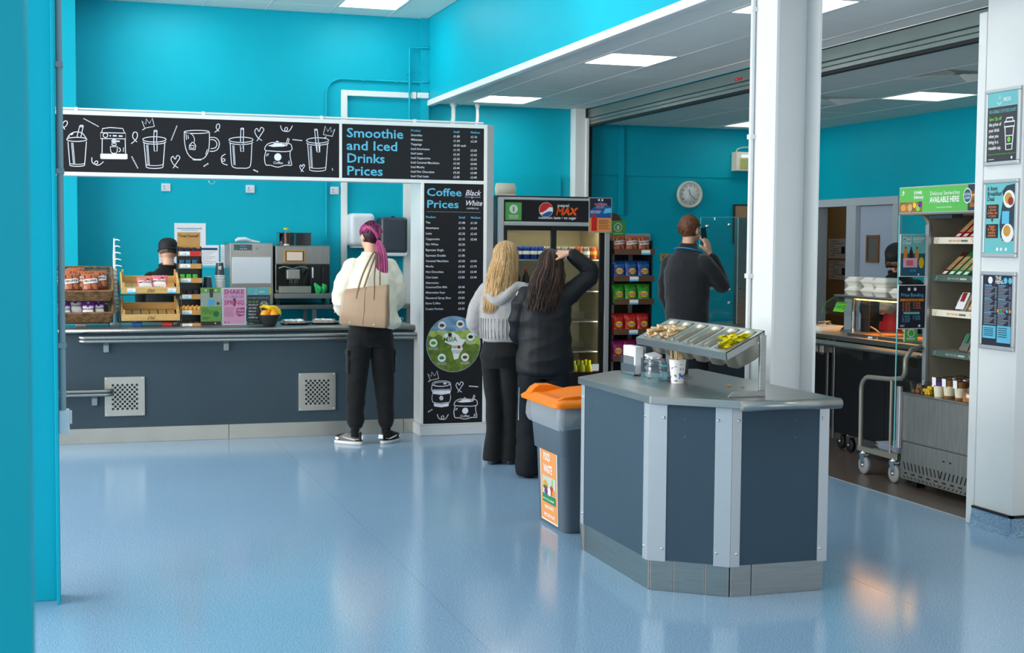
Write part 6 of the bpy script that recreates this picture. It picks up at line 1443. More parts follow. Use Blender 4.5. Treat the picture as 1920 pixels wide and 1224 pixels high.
for i, (x, y) in enumerate(((5.285, 7.535), (5.285, 7.43), (5.285, 7.315), (5.385, 7.46), (5.385, 7.35))):
    pot(x, y, 'layered dessert pot with crumb topping, '+('farthest in the front row', 'middle of the front row', 'nearest in the front row', 'farther in the rear row', 'nearer in the rear row')[i], [('crumb', .018, 'base_layer'), ('custard', .06, 'cream_layer'), ('crumb' if i else 'purple', .04, 'topping')] if i else [('custard', .07, 'cream_layer'), ('purple', .03, 'topping')])
for i, (y, m_, w_) in enumerate(((7.76, 'crumb', 'brown pieces'), (7.65, 'yellow_fruit', 'yellow mango chunks'))):
    t = thing('snack_tub', 'clear plastic tub of %s on the display deck' % w_, 'tub', (5.29, y, .626), 0, None, True); B('clear').rings([rr(-.04, .04, -.045, .045, 0, .01, 2), rr(-.048, .048, -.052, .052, .07, .01, 2)], caps=False).obj('tub_wall', t); B('clear').rings([rr(-.05, .05, -.054, .054, .07, .01, 2), rr(-.05, .05, -.054, .054, .078, .01, 2)]).obj('lid', t)
    r = random.Random(i+3); b = B(m_)
    for k in range(16): a, c_ = r.uniform(-.028, .028), r.uniform(-.032, .032); z = .012+.016*(k//6); b.box((a-.012, c_-.011, z-.011), (a+.012, c_+.011, z+.011))
    b.obj('contents', t, .004)['kind'] = 'stuff'
t = thing('wrap_box', 'small brown card box at the near end of the display deck', 'box', (5.29, 7.21, .626), 0, None, True); B('cake').box((-.04, -.04, 0), (.04, .04, .06)).obj('card', t, .003); B('print_white').box((-.0408, -.03, .03), (-.04, .0, .05)).obj('label', t)
# posters hung on the side glass
def glass_poster(x0, x1, z0, z1, label, art):
    t = thing('glass_poster', label, 'poster', ((x0+x1)/2, DY1+.01, z0)); B('print_white').box((x0, DY1+.008, z0), (x1, DY1+.014, z1)).obj('poster_sheet', t)
    A = Sheet((x0, DY1+.008, z0), (1, 0, 0), (0, 0, 1), .0007); art(A, x1-x0, z1-z0); A.done(t)
def art_meal(A, w, h):
    m = .005; A.rect(m, m, w-2*m, h-2*m, 'teal_dark'); A.rect(m, h*.55, w-2*m, h*.44, 'teal_print', 1.4)
    A.text('Meal\nDeal', w*.08, h*.86, .034, 'print_white', .01, k=3, shear=.2, sp=.8); A.rect(w*.48, h*.9, w*.46, .006, 'print_white', 2); A.rect(w*.48, h*.86, w*.4, .006, 'print_white', 2); A.rect(w*.5, h*.81, w*.32, .004, 'print_white', 2)
    for x, c_, cp in ((.2, 'orange', 'red'), (.42, 'coffee_bean', 'dark_red'), (.64, 'gold', 'brown')):
        A.poly([(w*(x-.07), h*.42), (w*(x+.07), h*.42), (w*(x+.07), h*.58), (w*(x+.03), h*.66), (w*(x-.03), h*.66), (w*(x-.07), h*.58)], c_, 2); A.rect(w*(x-.035), h*.66, w*.07, h*.045, cp, 2)
    A.rect(w*.12, h*.22, w*.55, h*.22, 'pink_print', 3); A.rect(w*.24, h*.26, w*.26, h*.13, 'pink_pack', 3.5); A.disc(w*.82, h*.33, w*.1, 'yellow', 3, h*.13); A.text('£3.95', w*.5, h*.12, .022, 'sign_blue', .01, 'CENTER'); A.disc(w*.72, h*.055, .007, 'print_white', 3)
glass_poster(5.187, 5.385, 1.385, 1.665, 'teal meal deal poster on the side glass of the chilled display', art_meal)
def art_band(A, w, h):
    m = .005; A.rect(m, m, w-2*m, h-2*m, 'navy'); A.disc(w*.38, h*.9, .011, 'print_white', 2); A.disc(w*.6, h*.9, .011, 'print_white', 2); A.text('Price Banding', w*.5, h*.735, .032, 'sign_blue', .01, 'CENTER', fit=w*.8); A.rect(w*.07, h*.63, w*.85, h*.055, 'orange', 2); A.text('Sandwiches and wraps', w*.5, h*.645, .012, 'navy', .01, 'CENTER', k=3)
    for k, (a, b_) in enumerate((('A. £2.40', 'E. £3.80'), ('B. £2.75', 'F. £4.20'), ('C. £3.10', 'G. £4.55'), ('D. £3.45', ''))): A.text(a, w*.16, h*(.57-.055*k), .017, 'orange', .01); A.text(b_, w*.54, h*(.57-.055*k), .017, 'orange', .01)
    A.rect(w*.2, h*.335, w*.58, h*.05, 'teal_print', 2)
    for k, (a, b_) in enumerate((('P. £2.20', 'S. £3.30'), ('Q. £2.50', 'T. £4.05'), ('R. £2.95', ''))): A.text(a, w*.16, h*(.265-.055*k), .017, 'sign_blue', .01); A.text(b_, w*.54, h*(.265-.055*k), .017, 'sign_blue', .01)
    A.disc(w*.78, h*.07, .009, 'print_white', 2); A.text('EAT', w*.1, h*.05, .018, 'print_white', .01)
glass_poster(5.180, 5.393, 1.040, 1.332, 'dark navy price banding poster on the side glass of the chilled display', art_band)
def art_small(A, w, h): A.rect(0, 0, w, h, 'green_print'); A.disc(w*.5, h*.7, w*.28, 'print_white', 2); A.disc(w*.5, h*.7, w*.22, 'green_print', 3); A.rect(w*.15, h*.25, w*.7, .005, 'print_white', 2); A.rect(w*.2, h*.15, w*.6, .004, 'print_white', 2)
glass_poster(5.235, 5.335, .955, 1.038, 'small green badge card under the price banding poster', art_small)
# ================================================================== TROLLEY
tr = thing('flat_trolley', 'grey tubular trolley with castors standing beside the chilled display', 'trolley', (5.4, 8.1, 0))
mat('trolley_grey', '#8d8b80', .42, .5)
b = B('trolley_grey').tube([(5.25, 8.39, .17), (5.25, 8.395, .58)]+[(5.25, 8.395-.10*(1-cos(t)), .58+.10*sin(t)) for t in [PI/2*i/6 for i in range(1, 7)]]+[(5.25, 8.05, .69), (5.25, 7.93, .705)]+[(5.25, 7.93-.06*sin(t), .765-.06*cos(t)) for t in [PI/2*i/5 for i in range(1, 6)]]+[(5.25, 7.87+.0, .84), (5.30, 7.88, .90), (5.42, 7.92, .92)], .017, 10)
b.obj('handle_rail', tr); B('trolley_grey').tube([(5.25, 8.02, .17), (5.25, 8.02, .69)], .014, 8).obj('handle_post', tr)
B('trolley_grey').tube([(5.62, 8.39, .17), (5.62, 8.39, .62), (5.62, 8.30, .69), (5.62, 8.0, .69)], .017, 10).obj('handle_rail', tr)
for x in (5.25, 5.57): B('trolley_grey').box((x-.016, 7.92, .155), (x+.016, 8.41, .19)).obj('side_bar', tr, .003)
for y in (7.94, 8.38): B('trolley_grey').box((5.25, y-.015, .157), (5.57, y+.015, .188)).obj('cross_bar', tr)
B('steel_dull').box((5.24, 7.92, .190), (5.58, 8.22, .20)).obj('platform', tr)
for x, y in ((5.25, 8.33), (5.25, 7.96), (5.55, 8.33), (5.55, 7.96)): castor(x, y, .062, tr, 'grey_rubber')
t = thing('serving_tray', 'grey plastic serving tray stacked on the flat trolley', 'tray', (5.4, 8.06, .2)); 
for k in range(2): B('paper_grey').rings([rr(5.26, 5.55, 7.94, 8.19, .201+.02*k, .03), rr(5.24, 5.57, 7.92, 8.21, .225+.02*k, .03)]).obj('tray_layer', t)
# ================================================================== POSTERS ON THE WHITE PIER
def pier_poster(z0, z1, label, art):
    y0, y1 = 6.312, 6.612; t = thing('framed_poster', label, 'poster', (4.89, 6.46, z0)); f = .022
    for a in ((y0, z0, y1, z0+f), (y0, z1-f, y1, z1), (y0, z0+f, y0+f, z1-f), (y1-f, z0+f, y1, z1-f)): B('alu').box((4.884, a[0], a[1]), (4.8995, a[2], a[3])).obj('frame_bar', t, .004)
    B('print_white').box((4.890, y0+f, z0+f), (4.8995, y1-f, z1-f)).obj('poster_sheet', t)
    A = Sheet((4.890, y1-f, z0+f), (0, -1, 0), (0, 0, 1), .0008); art(A, y1-y0-2*f, z1-z0-2*f); A.done(t)
pier_poster(2.035, 2.459, 'framed eco cup discount poster, highest of three on the white pier', art_eco)
def art_breakfast(A, w, h):
    A.rect(0, 0, w, h, 'teal_print'); A.text('6 Item\nBreakfast\nDeal', w*.06, h*.90, .034, 'navy', .02, sp=.85)
    A.poly([(w*.98, h*.18), (w*.55, h*.22), (w*.5, h*.4), (w*.55, h*.62), (w*.62, h*.80), (w*.56, h*.88), (w*.7, h*.96), (w*.98, h*.98)], 'plastic_dark', 1.5); A.disc(w*.8, h*.77, w*.19, 'print_white', 2); A.disc(w*.78, h*.78, w*.12, 'gold', 2.5); A.disc(w*.86, h*.74, w*.09, 'dark_red', 3); A.rect(w*.58, h*.42, w*.24, h*.18, 'sign_blue', 2); A.disc(w*.78, h*.29, w*.2, 'print_white', 2.5); A.disc(w*.76, h*.32, w*.12, 'gold', 3); A.rect(w*.6, h*.18, w*.38, h*.05, 'rack_brown', 2)
    for y, tx in ((.50, 'Includes\na choice\ncoffee, tea\nor juice'), (.22, 'Veggie\n& Vegan\noptions\navailable')): A.rect(w*.04, h*y, w*.42, h*.2, 'navy', 2); A.text(tx, w*.25, h*(y+.15), .021, 'orange', .01, 'CENTER', sp=.8, k=3)
    A.text('+', w*.25, h*.435, .05, 'navy', .02, 'CENTER'); 
    for x in (.45, .58, .74): A.disc(w*x, h*.06, .010, 'print_white', 2)
pier_poster(1.527, 1.959, 'framed teal six item breakfast deal poster, middle of three on the white pier', art_breakfast)
def art_menu(A, w, h):
    A.rect(0, 0, w, h, 'navy'); A.disc(w*.25, h*.93, .02, 'print_white', 2); A.text('THE\nMENU', w*.42, h*.94, .028, 'print_white', .02, sp=.8); A.disc(w*.76, h*.93, .017, 'sign_blue', 2); A.disc(w*.92, h*.93, .017, 'sign_blue', 2)
    for c_ in range(2):
        for k in range(26):
            if k in (0, 9, 18): A.rect(w*(.06+.47*c_), h*(.85-.022*k), w*.25, .005, 'sign_blue', 2)
            else: A.rect(w*(.06+.47*c_), h*(.85-.022*k), w*(.2+.05*((k*7+c_) % 4)), .0035, 'paper_grey', 2); A.rect(w*(.42+.47*c_), h*(.85-.022*k), w*.06, .0035, 'paper_grey', 2)
    for k in range(5): A.disc(w*(.54+.1*k), h*.50, .009, ('gold', 'green_pack', 'red', 'sign_blue', 'orange')[k], 3)
    A.rect(w*.03, h*.10, w*.45, h*.18, 'sign_blue', 2.5); A.rect(w*.52, h*.05, w*.46, h*.24, 'sign_blue', 2.5)
    for k in range(5): A.rect(w*.07, h*(.24-.026*k), w*.33, .004, 'navy', 3.5); A.rect(w*.56, h*(.25-.03*k), w*.3, .004, 'navy', 3.5)
pier_poster(1.014, 1.449, 'framed dark navy menu poster, lowest of three on the white pier', art_menu)
mat('hair_pink2', '#d9709a', .42); mat('hair_blond2', '#b98f58', .42); mat('hair_dark2', '#4a3024', .42, spec=.3)
# ================================================================== PEOPLE
def blob(b, voxel, iters=3, amp=0, fr=9, rid=0, m=None):
    me0 = b.mesh('raw'); o = bpy.data.objects.new('raw', me0)
    r = o.modifiers.new('r', 'REMESH'); r.mode = 'VOXEL'; r.voxel_size = voxel; r.use_smooth_shade = True
    s = o.modifiers.new('s', 'SMOOTH'); s.iterations = iters; s.factor = .5
    me = bake(o); bpy.data.objects.remove(o); bpy.data.meshes.remove(me0)
    me.materials.clear(); me.materials.append(M[m or b.cur])
    if amp:
        nr = [v.normal.copy() for v in me.vertices]
        for v, n in zip(me.vertices, nr):
            p = v.co; q = noise.noise(V((p.x*fr, p.y*fr, p.z*fr*.75)))
            d = amp*q
            if rid: d += rid*(1-2*abs(noise.noise(V((p.x*fr*.7+5, p.y*fr*.7, p.z*fr*1.3)))))
            v.co = p+n*d
    for p in me.polygons: p.use_smooth = True; p.material_index = 0
    me.update(); return me
def er(c, a, b_, rot=0, n=20):
    cr, s = cos(rot), sin(rot)
    return [(c[0]+a*cos(t)*cr-b_*sin(t)*s, c[1]+a*cos(t)*s+b_*sin(t)*cr, c[2]) for t in [2*PI*i/n for i in range(n)]]
def col_(b, L): return b.rings([er((x, y, z), a, d) for z, x, y, a, d in L])
def limb(b, pts, rad, n=12):
    k = 4; p = smooth(pts, k); r = [v[0] for v in smooth([(q, 0, 0) for q in rad], k)]
    b.tube(p, r, n); b.ball(p[0], r[0]*.98, 10); b.ball(p[-1], r[-1]*.98, 10); return b
def hand(b, w, d, nrm, curl=.5, s=1.0, flip=1):
    w, d, nrm = V(w), V(d).normalized(), V(nrm).normalized(); sd = d.cross(nrm).normalized()*flip; nrm = (nrm-d*nrm.dot(d)).normalized()
    for i, L in enumerate((.072, .080, .075, .058)):
        off = (1.5-i)*.0195*s; k0 = w+d*(.088-.004*abs(i-1))*s+sd*off
        b.tube([w+sd*off*.55, w+d*.045*s+sd*off*.9, k0], [.015*s, .0145*s, .0125*s], 8)
        p = k0; a = curl*.35; pts = [k0]; 
        for f in (.42, .33, .25):
            p = p+(d*cos(a)+nrm*sin(a))*(L*s*f); pts.append(p); a += curl*.75
        b.tube(pts, [.0105*s, .0098*s, .0090*s, .0075*s], 8); b.ball(pts[-1], .0078*s, 8)
    t0 = w+d*.022*s+sd*.024*s; td = (d*.75+sd*.6+nrm*.25).normalized()
    b.tube([t0, t0+td*.035*s, t0+td*.062*s+d*.006*s, t0+td*.078*s+d*.018*s+nrm*.008*s], [.0145*s, .0125*s, .011*s, .0085*s], 8)
    b.ball(w, .026*s, 8)
def head(b, c, s=1.0, mx=None):
    i0 = len(b.v)
    b.ball((0, -.008, .022), (.072, .088, .092), 18); b.ball((0, .030, -.03), (.056, .058, .075), 16); b.ball((0, .052, -.082), (.030, .026, .026), 12)
    b.tube([(0, .082, .012), (0, .094, -.012), (0, .102, -.030)], [.008, .010, .013], 8); b.ball((0, .084, -.058), (.024, .012, .009), 10); b.ball((0, .072, .022), (.05, .018, .012), 10)
    for x in (-1, 1): b.ball((x*.073, -.004, -.010), (.010, .019, .030), 10)
    m = (mx or Matrix.Identity(4)); b.tf(Matrix.Translation(c) @ m @ Matrix.Scale(s, 4), i0)
    return Matrix.Translation(c) @ m @ Matrix.Scale(s, 4)
def face_bits(hm, parent):
    e = B('print_white')
    for x in (-1, 1): e.ball((x*.030, .078, .006), (.013, .009, .007), 10, 'print_white'); e.ball((x*.030, .0855, .006), (.006, .003, .006), 8, 'eye'); e.tube([(x*.016, .088, .026), (x*.032, .089, .031), (x*.048, .078, .026)], .003, 5, 'hair_brown')
    e.tf(hm).obj('eyes', parent)
    l = B('lip').tube([(-.022, .088, -.058), (0, .096, -.056), (.022, .088, -.058)], [.003, .006, .003], 6); l.tf(hm).obj('lips', parent)
def on_skull(th, ph, R): return (R[0]*sin(th)*sin(ph), R[1]*sin(th)*cos(ph)-.008, R[2]*cos(th)+.018)
def lock(b, pts, r, m, flat=.5): 
    k = len(pts); b.tube(pts, [r*(.5 if i == 0 else .35 if i == k-1 else 1) for i in range(k)], 5, m, flat=flat)
def long_hair(hm, hmi, R, zend, n, mats, lean=(0, 0), spread=1.0, seed=1, front=60, back_y=-.11, wave=.01, bulk=1):
    b = B(mats[0]); r = random.Random(seed)
    cap = B(mats[0]); b.ball((0, -.012, .024), (R[0]*.97, R[1]*.98, R[2]*.97), 18, mats[0]); b.tf(hm)
    for i in range(n):
        ph = math.radians(front+(360-2*front)*(i+r.uniform(-.4, .4))/n)      # 0 = face
        m = mats[r.randrange(len(mats))]
        lay = 1+.10*r.random(); RR = [q*lay for q in R]
        pts = [hm @ V(on_skull(math.radians(a), ph*(1 if a > 25 else 1), RR)) for a in (6, 28, 52, 78, 98)]
        p = pts[-1].copy(); ze = zend+r.uniform(-.035, .05)+.05*abs(cos(ph/2))*0
        c = hm @ V((0, 0, 0)); dirv = V((p.x-c.x, p.y-c.y, 0))
        steps = 5
        for k in range(1, steps+1):
            t = k/steps; z = p.z+(ze-p.z)*t
            q = V((c.x+dirv.x*(1+.12*sin(PI*t))*spread+lean[0]*t+wave*r.uniform(-1, 1), c.y+dirv.y*(1+.15*sin(PI*t))*spread+lean[1]*t+wave*r.uniform(-1, 1), z))
            pts.append(q)
        lock(b, pts, .0056*bulk*r.uniform(.6, 1.3), m, .6)
    return b
def person(label, loc, rz): return thing('person', label, 'person', loc, rz, None, True)
def add(name, me, t): o = bpy.data.objects.new(name, me); C.objects.link(o); o.parent = t; return o
def shoe(t, x, y, ang, m='satin_black', sole='sole_white', accent=None, L=.265):
    mx = Matrix.Translation((x, y, 0)) @ Matrix.Rotation(ang, 4, 'Z')
    def ring(z, g, h0=0): return [(q[0], q[1], z) for q in [( (.038+g)*sin(a)*(1 if cos(a) < 0 else 1.12), .085+(L/2+g)*-cos(a)*1.0-.085+.05, 0) for a in [2*PI*i/24 for i in range(24)]]]
    s = B(sole).rings([ring(0.001, -.002), ring(.006, .004), ring(.026, .003)]).tf(mx); so = s.obj('shoe', t)
    u = B(m); heel = -.08
    u.rings([ring(.026, .0), ring(.05, -.004), [(q[0]*.92, min(q[1], .14), .07) for q in ring(.07, -.008)], [(q[0]*.82, max(-.085, min(q[1], .03)), .098) for q in ring(.098, -.006)]]); u.tf(mx).obj('upper', so)
    if accent:
        a = B(accent)
        for sx in (-1, 1): a.tube([(sx*.040, -.07, .05), (sx*.0425, -.03, .040), (sx*.043, .03, .05), (sx*.040, .08, .06)], [.004, .010, .012, .004], 6, flat=.25)
        a.box((-.02, -.088, .045), (.02, -.082, .075)); a.ball((0, .135, .040), (.032, .035, .020), 10); a.tf(mx).obj('side_flash', so)
    return so
def nude(J, hs, hmx=None, hands=(), scale=1):
    """one continuous body: head, neck, trunk, limbs, hands"""
    b = B('skin'); hm = head(b, J['head'], hs, hmx)
    n0 = V(J['neck']); b.tube([n0-V((0, 0, .06)), n0, V(J['head'])+V((0, -.015, -.04))], [.062, .052, .050], 12)
    col_(b, J['trunk'])
    for s in 'LR':
        limb(b, [J['sh'+s], J['el'+s], J['wr'+s]], [.045, .038, .026]); limb(b, [J['hp'+s], J['kn'+s], J['an'+s]], [.080, .052, .036])
        f = V(J['an'+s]); limb(b, [f, f+V((0, .06, -.04)), f+V((0, .13, -.055))], [.034, .034, .024], 8)
    for h in hands: hand(b, *h)
    return blob(b, .0085, 2), hm

# ---------------------------------------------------------------- 1: customer with pink ponytail
t = person('person with a pink ponytail in a cream sweatshirt standing at the coffee counter', (2.225, 10.62, 0), 0)
yaw = Matrix.Rotation(math.radians(18), 4, 'Z') @ Matrix.Rotation(math.radians(-8), 4, 'X')
J = dict(head=(.005, .035, 1.628), neck=(0, 0, 1.49), trunk=[(.90, 0, 0, .15, .10), (1.1, 0, 0, .13, .09), (1.3, 0, 0, .16, .10), (1.42, 0, 0, .13, .08), (1.47, 0, 0, .06, .06)],
         shL=(-.16, 0, 1.39), elL=(-.20, .06, 1.15), wrL=(-.16, .30, 1.06), shR=(.15, 0, 1.39), elR=(.21, .05, 1.15), wrR=(.17, .30, 1.06), hpL=(-.09, 0, .88), knL=(-.105, .01, .48), anL=(-.12, -.02, .09), hpR=(.09, 0, .88), knR=(.105, .01, .48), anR=(.125, -.02, .09))
me, hm = nude(J, 1.04, yaw, [((-.16, .30, 1.06), (.2, 1, -.2), (0, 0, -1), .5, 1, 1), ((.17, .30, 1.06), (-.2, 1, -.2), (0, 0, -1), .5, 1, -1)])
add('body', me, t); face_bits(hm, t)
b = B('cream_knit'); col_(b, [(.945, .03, -.01, .190, .145), (.965, .03, -.01, .198, .152), (1.05, .01, -.01, .200, .155), (1.2, 0, -.01, .198, .150), (1.32, 0, -.01, .192, .138), (1.40, 0, -.005, .168, .112), (1.455, 0, 0, .112, .085), (1.485, 0, 0, .066, .066)])
b.ball((.13, -.02, .96), (.11, .11, .055), 14)
limb(b, [(-.14, 0, 1.385), (-.19, .02, 1.27), (-.205, .07, 1.15), (-.175, .22, 1.06), (-.155, .285, 1.06)], [.078, .082, .080, .066, .045]); limb(b, [(.14, 0, 1.385), (.19, .02, 1.27), (.215, .06, 1.16), (.19, .21, 1.07), (.165, .285, 1.06)], [.078, .084, .084, .070, .045])
b.rings([er((0, 0, 1.478), .070, .070), er((0, 0, 1.502), .062, .064)]) 
add('sweatshirt', blob(b, .010, 3, .006, 7, .009), t)
b = B('black_cloth'); col_(b, [(.78, 0, -.01, .165, .125), (.86, 0, -.015, .178, .135), (.95, 0, -.01, .165, .115), (1.02, 0, 0, .155, .105)])
for s in (-1, 1):
    col_(b, [(.135, s*.122, -.02, .046, .050), (.16, s*.122, -.02, .056, .060), (.19, s*.122, -.018, .066, .070), (.26, s*.12, -.012, .066, .072), (.48, s*.110, .005, .078, .086), (.66, s*.098, .0, .090, .100), (.84, s*.086, -.005, .098, .120), (.88, s*.082, -.005, .090, .115)])
add('trousers', blob(b, .010, 3, .004, 9, .006), t)
for s in (-1, 1):
    B('black_cloth').box((s*.178-.012, -.055, .56), (s*.178+.012, .055, .73)).box((s*.180-.014, -.06, .70), (s*.180+.014, .06, .745)).obj('cargo_pocket', t, .008)
    B('black_cloth').lathe((s*.123, -.02, .06), [(.036, 0), (.037, .05), (.038, .085)], 14).obj('sock', t)
    B('black_cloth').lathe((s*.122, -.02, .128), [(.042, 0), (.047, .008), (.046, .03), (.040, .034)], 16).obj('trouser_cuff', t)
shoe(t, -.130, .0, math.radians(48), 'satin_black', 'sole_white', 'print_white', .25); shoe(t, .135, .0, math.radians(-48), 'satin_black', 'sole_white', 'print_white', .25)
h = B('hair_root'); R = (.081, .097, .100); r = random.Random(11)
tie = V((.0, -.118, -.034)); h.ball((0, -.012, .024), (.0765, .0925, .0955), 18, 'hair_root'); h.ball((0, -.048, -.022), (.056, .034, .040), 14, 'hair_root')
for i in range(90):
    ph = math.radians(40+280*i/89); a0 = r.uniform(52, 80) if 70 < math.degrees(ph) < 290 else r.uniform(38, 66)
    p0 = V(on_skull(math.radians(a0+12), ph, R)); mid = V(on_skull(math.radians(min(a0+4, 62)), ph+(PI-ph)*.45, [q*1.02 for q in R])); m2 = V(on_skull(math.radians(80), ph+(PI-ph)*.8, [q*1.03 for q in R]))
    side = abs(math.degrees(ph)-180) > 62
    lock(h, smooth([p0, mid, m2, tie+V((.01*r.uniform(-1, 1), 0, .012*r.uniform(-1, 1)))], 3), .0085, 'hair_pink' if side or r.random() < .35 else 'hair_root', .6)
for i in range(46):
    ph = math.radians(i*360/46); p0 = V(on_skull(math.radians(8), ph, R)); m1 = V(on_skull(math.radians(42), PI+.8*sin(ph), [q*1.03 for q in R])); lock(h, smooth([V(on_skull(math.radians(40+20*abs(cos(ph))), ph*.5+PI*.25*(0), R)) if False else p0, m1, tie+V((.012*sin(ph), 0, .01*cos(ph)))], 3), .0085, 'hair_root' if i % 4 else 'hair_pink', .6)
h.lathe(tuple(tie+V((0, .0, -.006))), [(.014, 0), (.018, .006), (.014, .012)], 12, 'black')
h.tf(hm)
tw = hm @ tie
for i in range(110):
    a = r.uniform(0, 6.3); q = r.random()**.5; ox, oy = q*cos(a), q*sin(a); ze = 1.215+.06*r.random()+.02*abs(ox)
    pts = [tw, tw+V((.026*ox+.0, -.024+.014*oy, -.04)), tw+V((.044*ox+.012, -.038+.02*oy, -.12)), tw+V((.048*ox+.02, -.025+.02*oy, -.24)), V((tw.x+.038*ox+.028, tw.y-.01+.015*oy, ze))]
    lock(h, smooth(pts, 2), .0075, 'hair_pink' if i % 4 else 'hair_pink2', .6)
h.obj('hair', t)
tb = thing('tote_bag', 'large taupe leather tote bag hanging from the shoulder of the pink-haired customer', 'bag', (2.125, 10.37, .945), math.radians(-24), None, True)
tb.rotation_euler = (0, math.radians(4), math.radians(-24))
def bagring(w0, w1, d, z, dx=0): return [(x+dx, y, z+.0*x) for x, y, _ in rr(-w0, w1, -d, d, z, .02, 4)]
b = B('tan_leather').rings([bagring(.175, .175, .055, 0), bagring(.188, .185, .066, .012), bagring(.186, .182, .066, .10), bagring(.176, .172, .055, .22), [(x, y, z+.03*(x/.16)) for x, y, z in bagring(.162, .166, .040, .30)], [(x, y, z+.03*(x/.16)) for x, y, z in bagring(.156, .160, .035, .30)], bagring(.150, .150, .035, .16)], caps=False)
b.rings([bagring(.175, .175, .055, 0), bagring(.10, .10, .03, -.002)]); b.obj('bag_body', tb)
B('tan_dark').tube([(0, -.0665, .012), (.004, -.0665, .12), (-.002, -.056, .22), (0, -.042, .30)], .0022, 5).obj('centre_seam', tb)
for y, m_ in ((-.052, 0), (.045, 1)):
    pts = [(-.065, y-.002, .205), (-.06, y+.006, .27), (-.035, y+.04, .40), (-.0, .10 if y < 0 else .13, .545), (.01, .16, .562), (.035, .10, .52), (.055, y+.03, .40), (.068, y+.006, .28), (.072, y-.002, .205)]
    if y > 0: pts = [(p[0]+.02, p[1]+.01, p[2]) for p in pts]
    B('tan_dark').tube(smooth(pts, 4), .0075, 7, flat=.6).obj('strap', tb)
for x in (-.10, .09): B('chrome').ball((x, -.067, .022), (.006, .004, .006), 8).obj('stud', tb)

# ---------------------------------------------------------------- 2: blond customer
t = person('person with long blond hair in a pale grey hooded jumper and black flared leggings', (2.945, 9.42, 0), math.radians(-38))
J = dict(head=(0, .035, 1.475), neck=(0, 0, 1.345), trunk=[(.80, 0, -.02, .135, .11), (.95, 0, 0, .11, .085), (1.15, 0, 0, .14, .095), (1.28, 0, 0, .12, .08), (1.33, 0, 0, .055, .055)],
         shL=(-.145, 0, 1.255), elL=(-.205, -.02, 1.02), wrL=(-.12, .17, .93), shR=(.145, 0, 1.255), elR=(.20, -.01, 1.02), wrR=(.12, .17, .93), hpL=(-.07, 0, .80), knL=(-.06, .01, .44), anL=(-.055, -.02, .09), hpR=(.07, 0, .80), knR=(.06, .02, .44), anR=(.06, .02, .09))
me, hm = nude(J, .98, Matrix.Rotation(math.radians(-6), 4, 'Z'), [((-.12, .17, .93), (.7, .7, -.1), (0, -.5, -1), .6, .95, 1), ((.12, .17, .93), (-.7, .7, -.1), (0, -.5, -1), .6, .95, -1)])
add('body', me, t); face_bits(hm, t)
b = B('grey_knit'); col_(b, [(.885, 0, 0, .150, .120), (.90, 0, 0, .162, .132), (.98, 0, -.005, .168, .138), (1.12, 0, -.005, .172, .135), (1.22, 0, 0, .160, .118), (1.285, 0, 0, .115, .088), (1.325, 0, 0, .066, .066)])
limb(b, [(-.13, 0, 1.245), (-.195, -.015, 1.12), (-.215, -.02, 1.01), (-.18, .10, .94), (-.125, .165, .93)], [.064, .062, .060, .052, .040]); limb(b, [(.13, 0, 1.245), (.19, -.01, 1.12), (.21, 0, 1.01), (.17, .11, .94), (.125, .165, .93)], [.064, .062, .060, .052, .040])
b.tube(smooth([(-.10, .03, 1.285), (-.105, -.05, 1.265), (-.06, -.115, 1.21), (0, -.13, 1.17), (.06, -.115, 1.21), (.105, -.05, 1.265), (.10, .03, 1.285)], 4), .034, 10); b.ball((0, -.115, 1.195), (.075, .035, .062), 12)
add('hooded_jumper', blob(b, .009, 2, .004, 9, .006), t)
w_ = B('grey_knit')
for k in range(16):
    a = math.radians(200+140*k/15); w_.tube([(.170*cos(a), .140*sin(a)-.004, .905), (.173*cos(a), .143*sin(a)-.004, .97), (.174*cos(a), .142*sin(a)-.004, 1.05)], .0035, 5)
w_.obj('rib_knit', t)['kind'] = 'stuff'
b = B('black_cloth'); col_(b, [(.70, 0, -.03, .150, .115), (.78, 0, -.035, .160, .135), (.86, 0, -.015, .148, .115), (.93, 0, 0, .13, .095)])
for s, dy in ((-1, -.02), (1, .03)):
    col_(b, [(.03, s*.058, dy-.005, .078, .105), (.05, s*.058, dy, .078, .102), (.25, s*.056, dy+.005, .062, .074), (.42, s*.060, dy*.6+.005, .062, .068), (.60, s*.070, -.005, .078, .088), (.76, s*.072, -.03, .084, .108), (.80, s*.07, -.03, .075, .10)])
add('flared_leggings', blob(b, .010, 3, .002, 9, .003), t)
for s, dy in ((-1, -.02), (1, .03)): shoe(t, s*.06, dy+.0, math.radians(-s*4), 'satin_black', 'plastic_dark', None, .24)
long_hair(hm, None, (.084, .100, .104), 1.115, 420, ['hair_blond', 'hair_blond', 'hair_blond2'], (-.035, -.075), 1.06, 3, 48, wave=.004).obj('hair', t)
cv = B('skin')
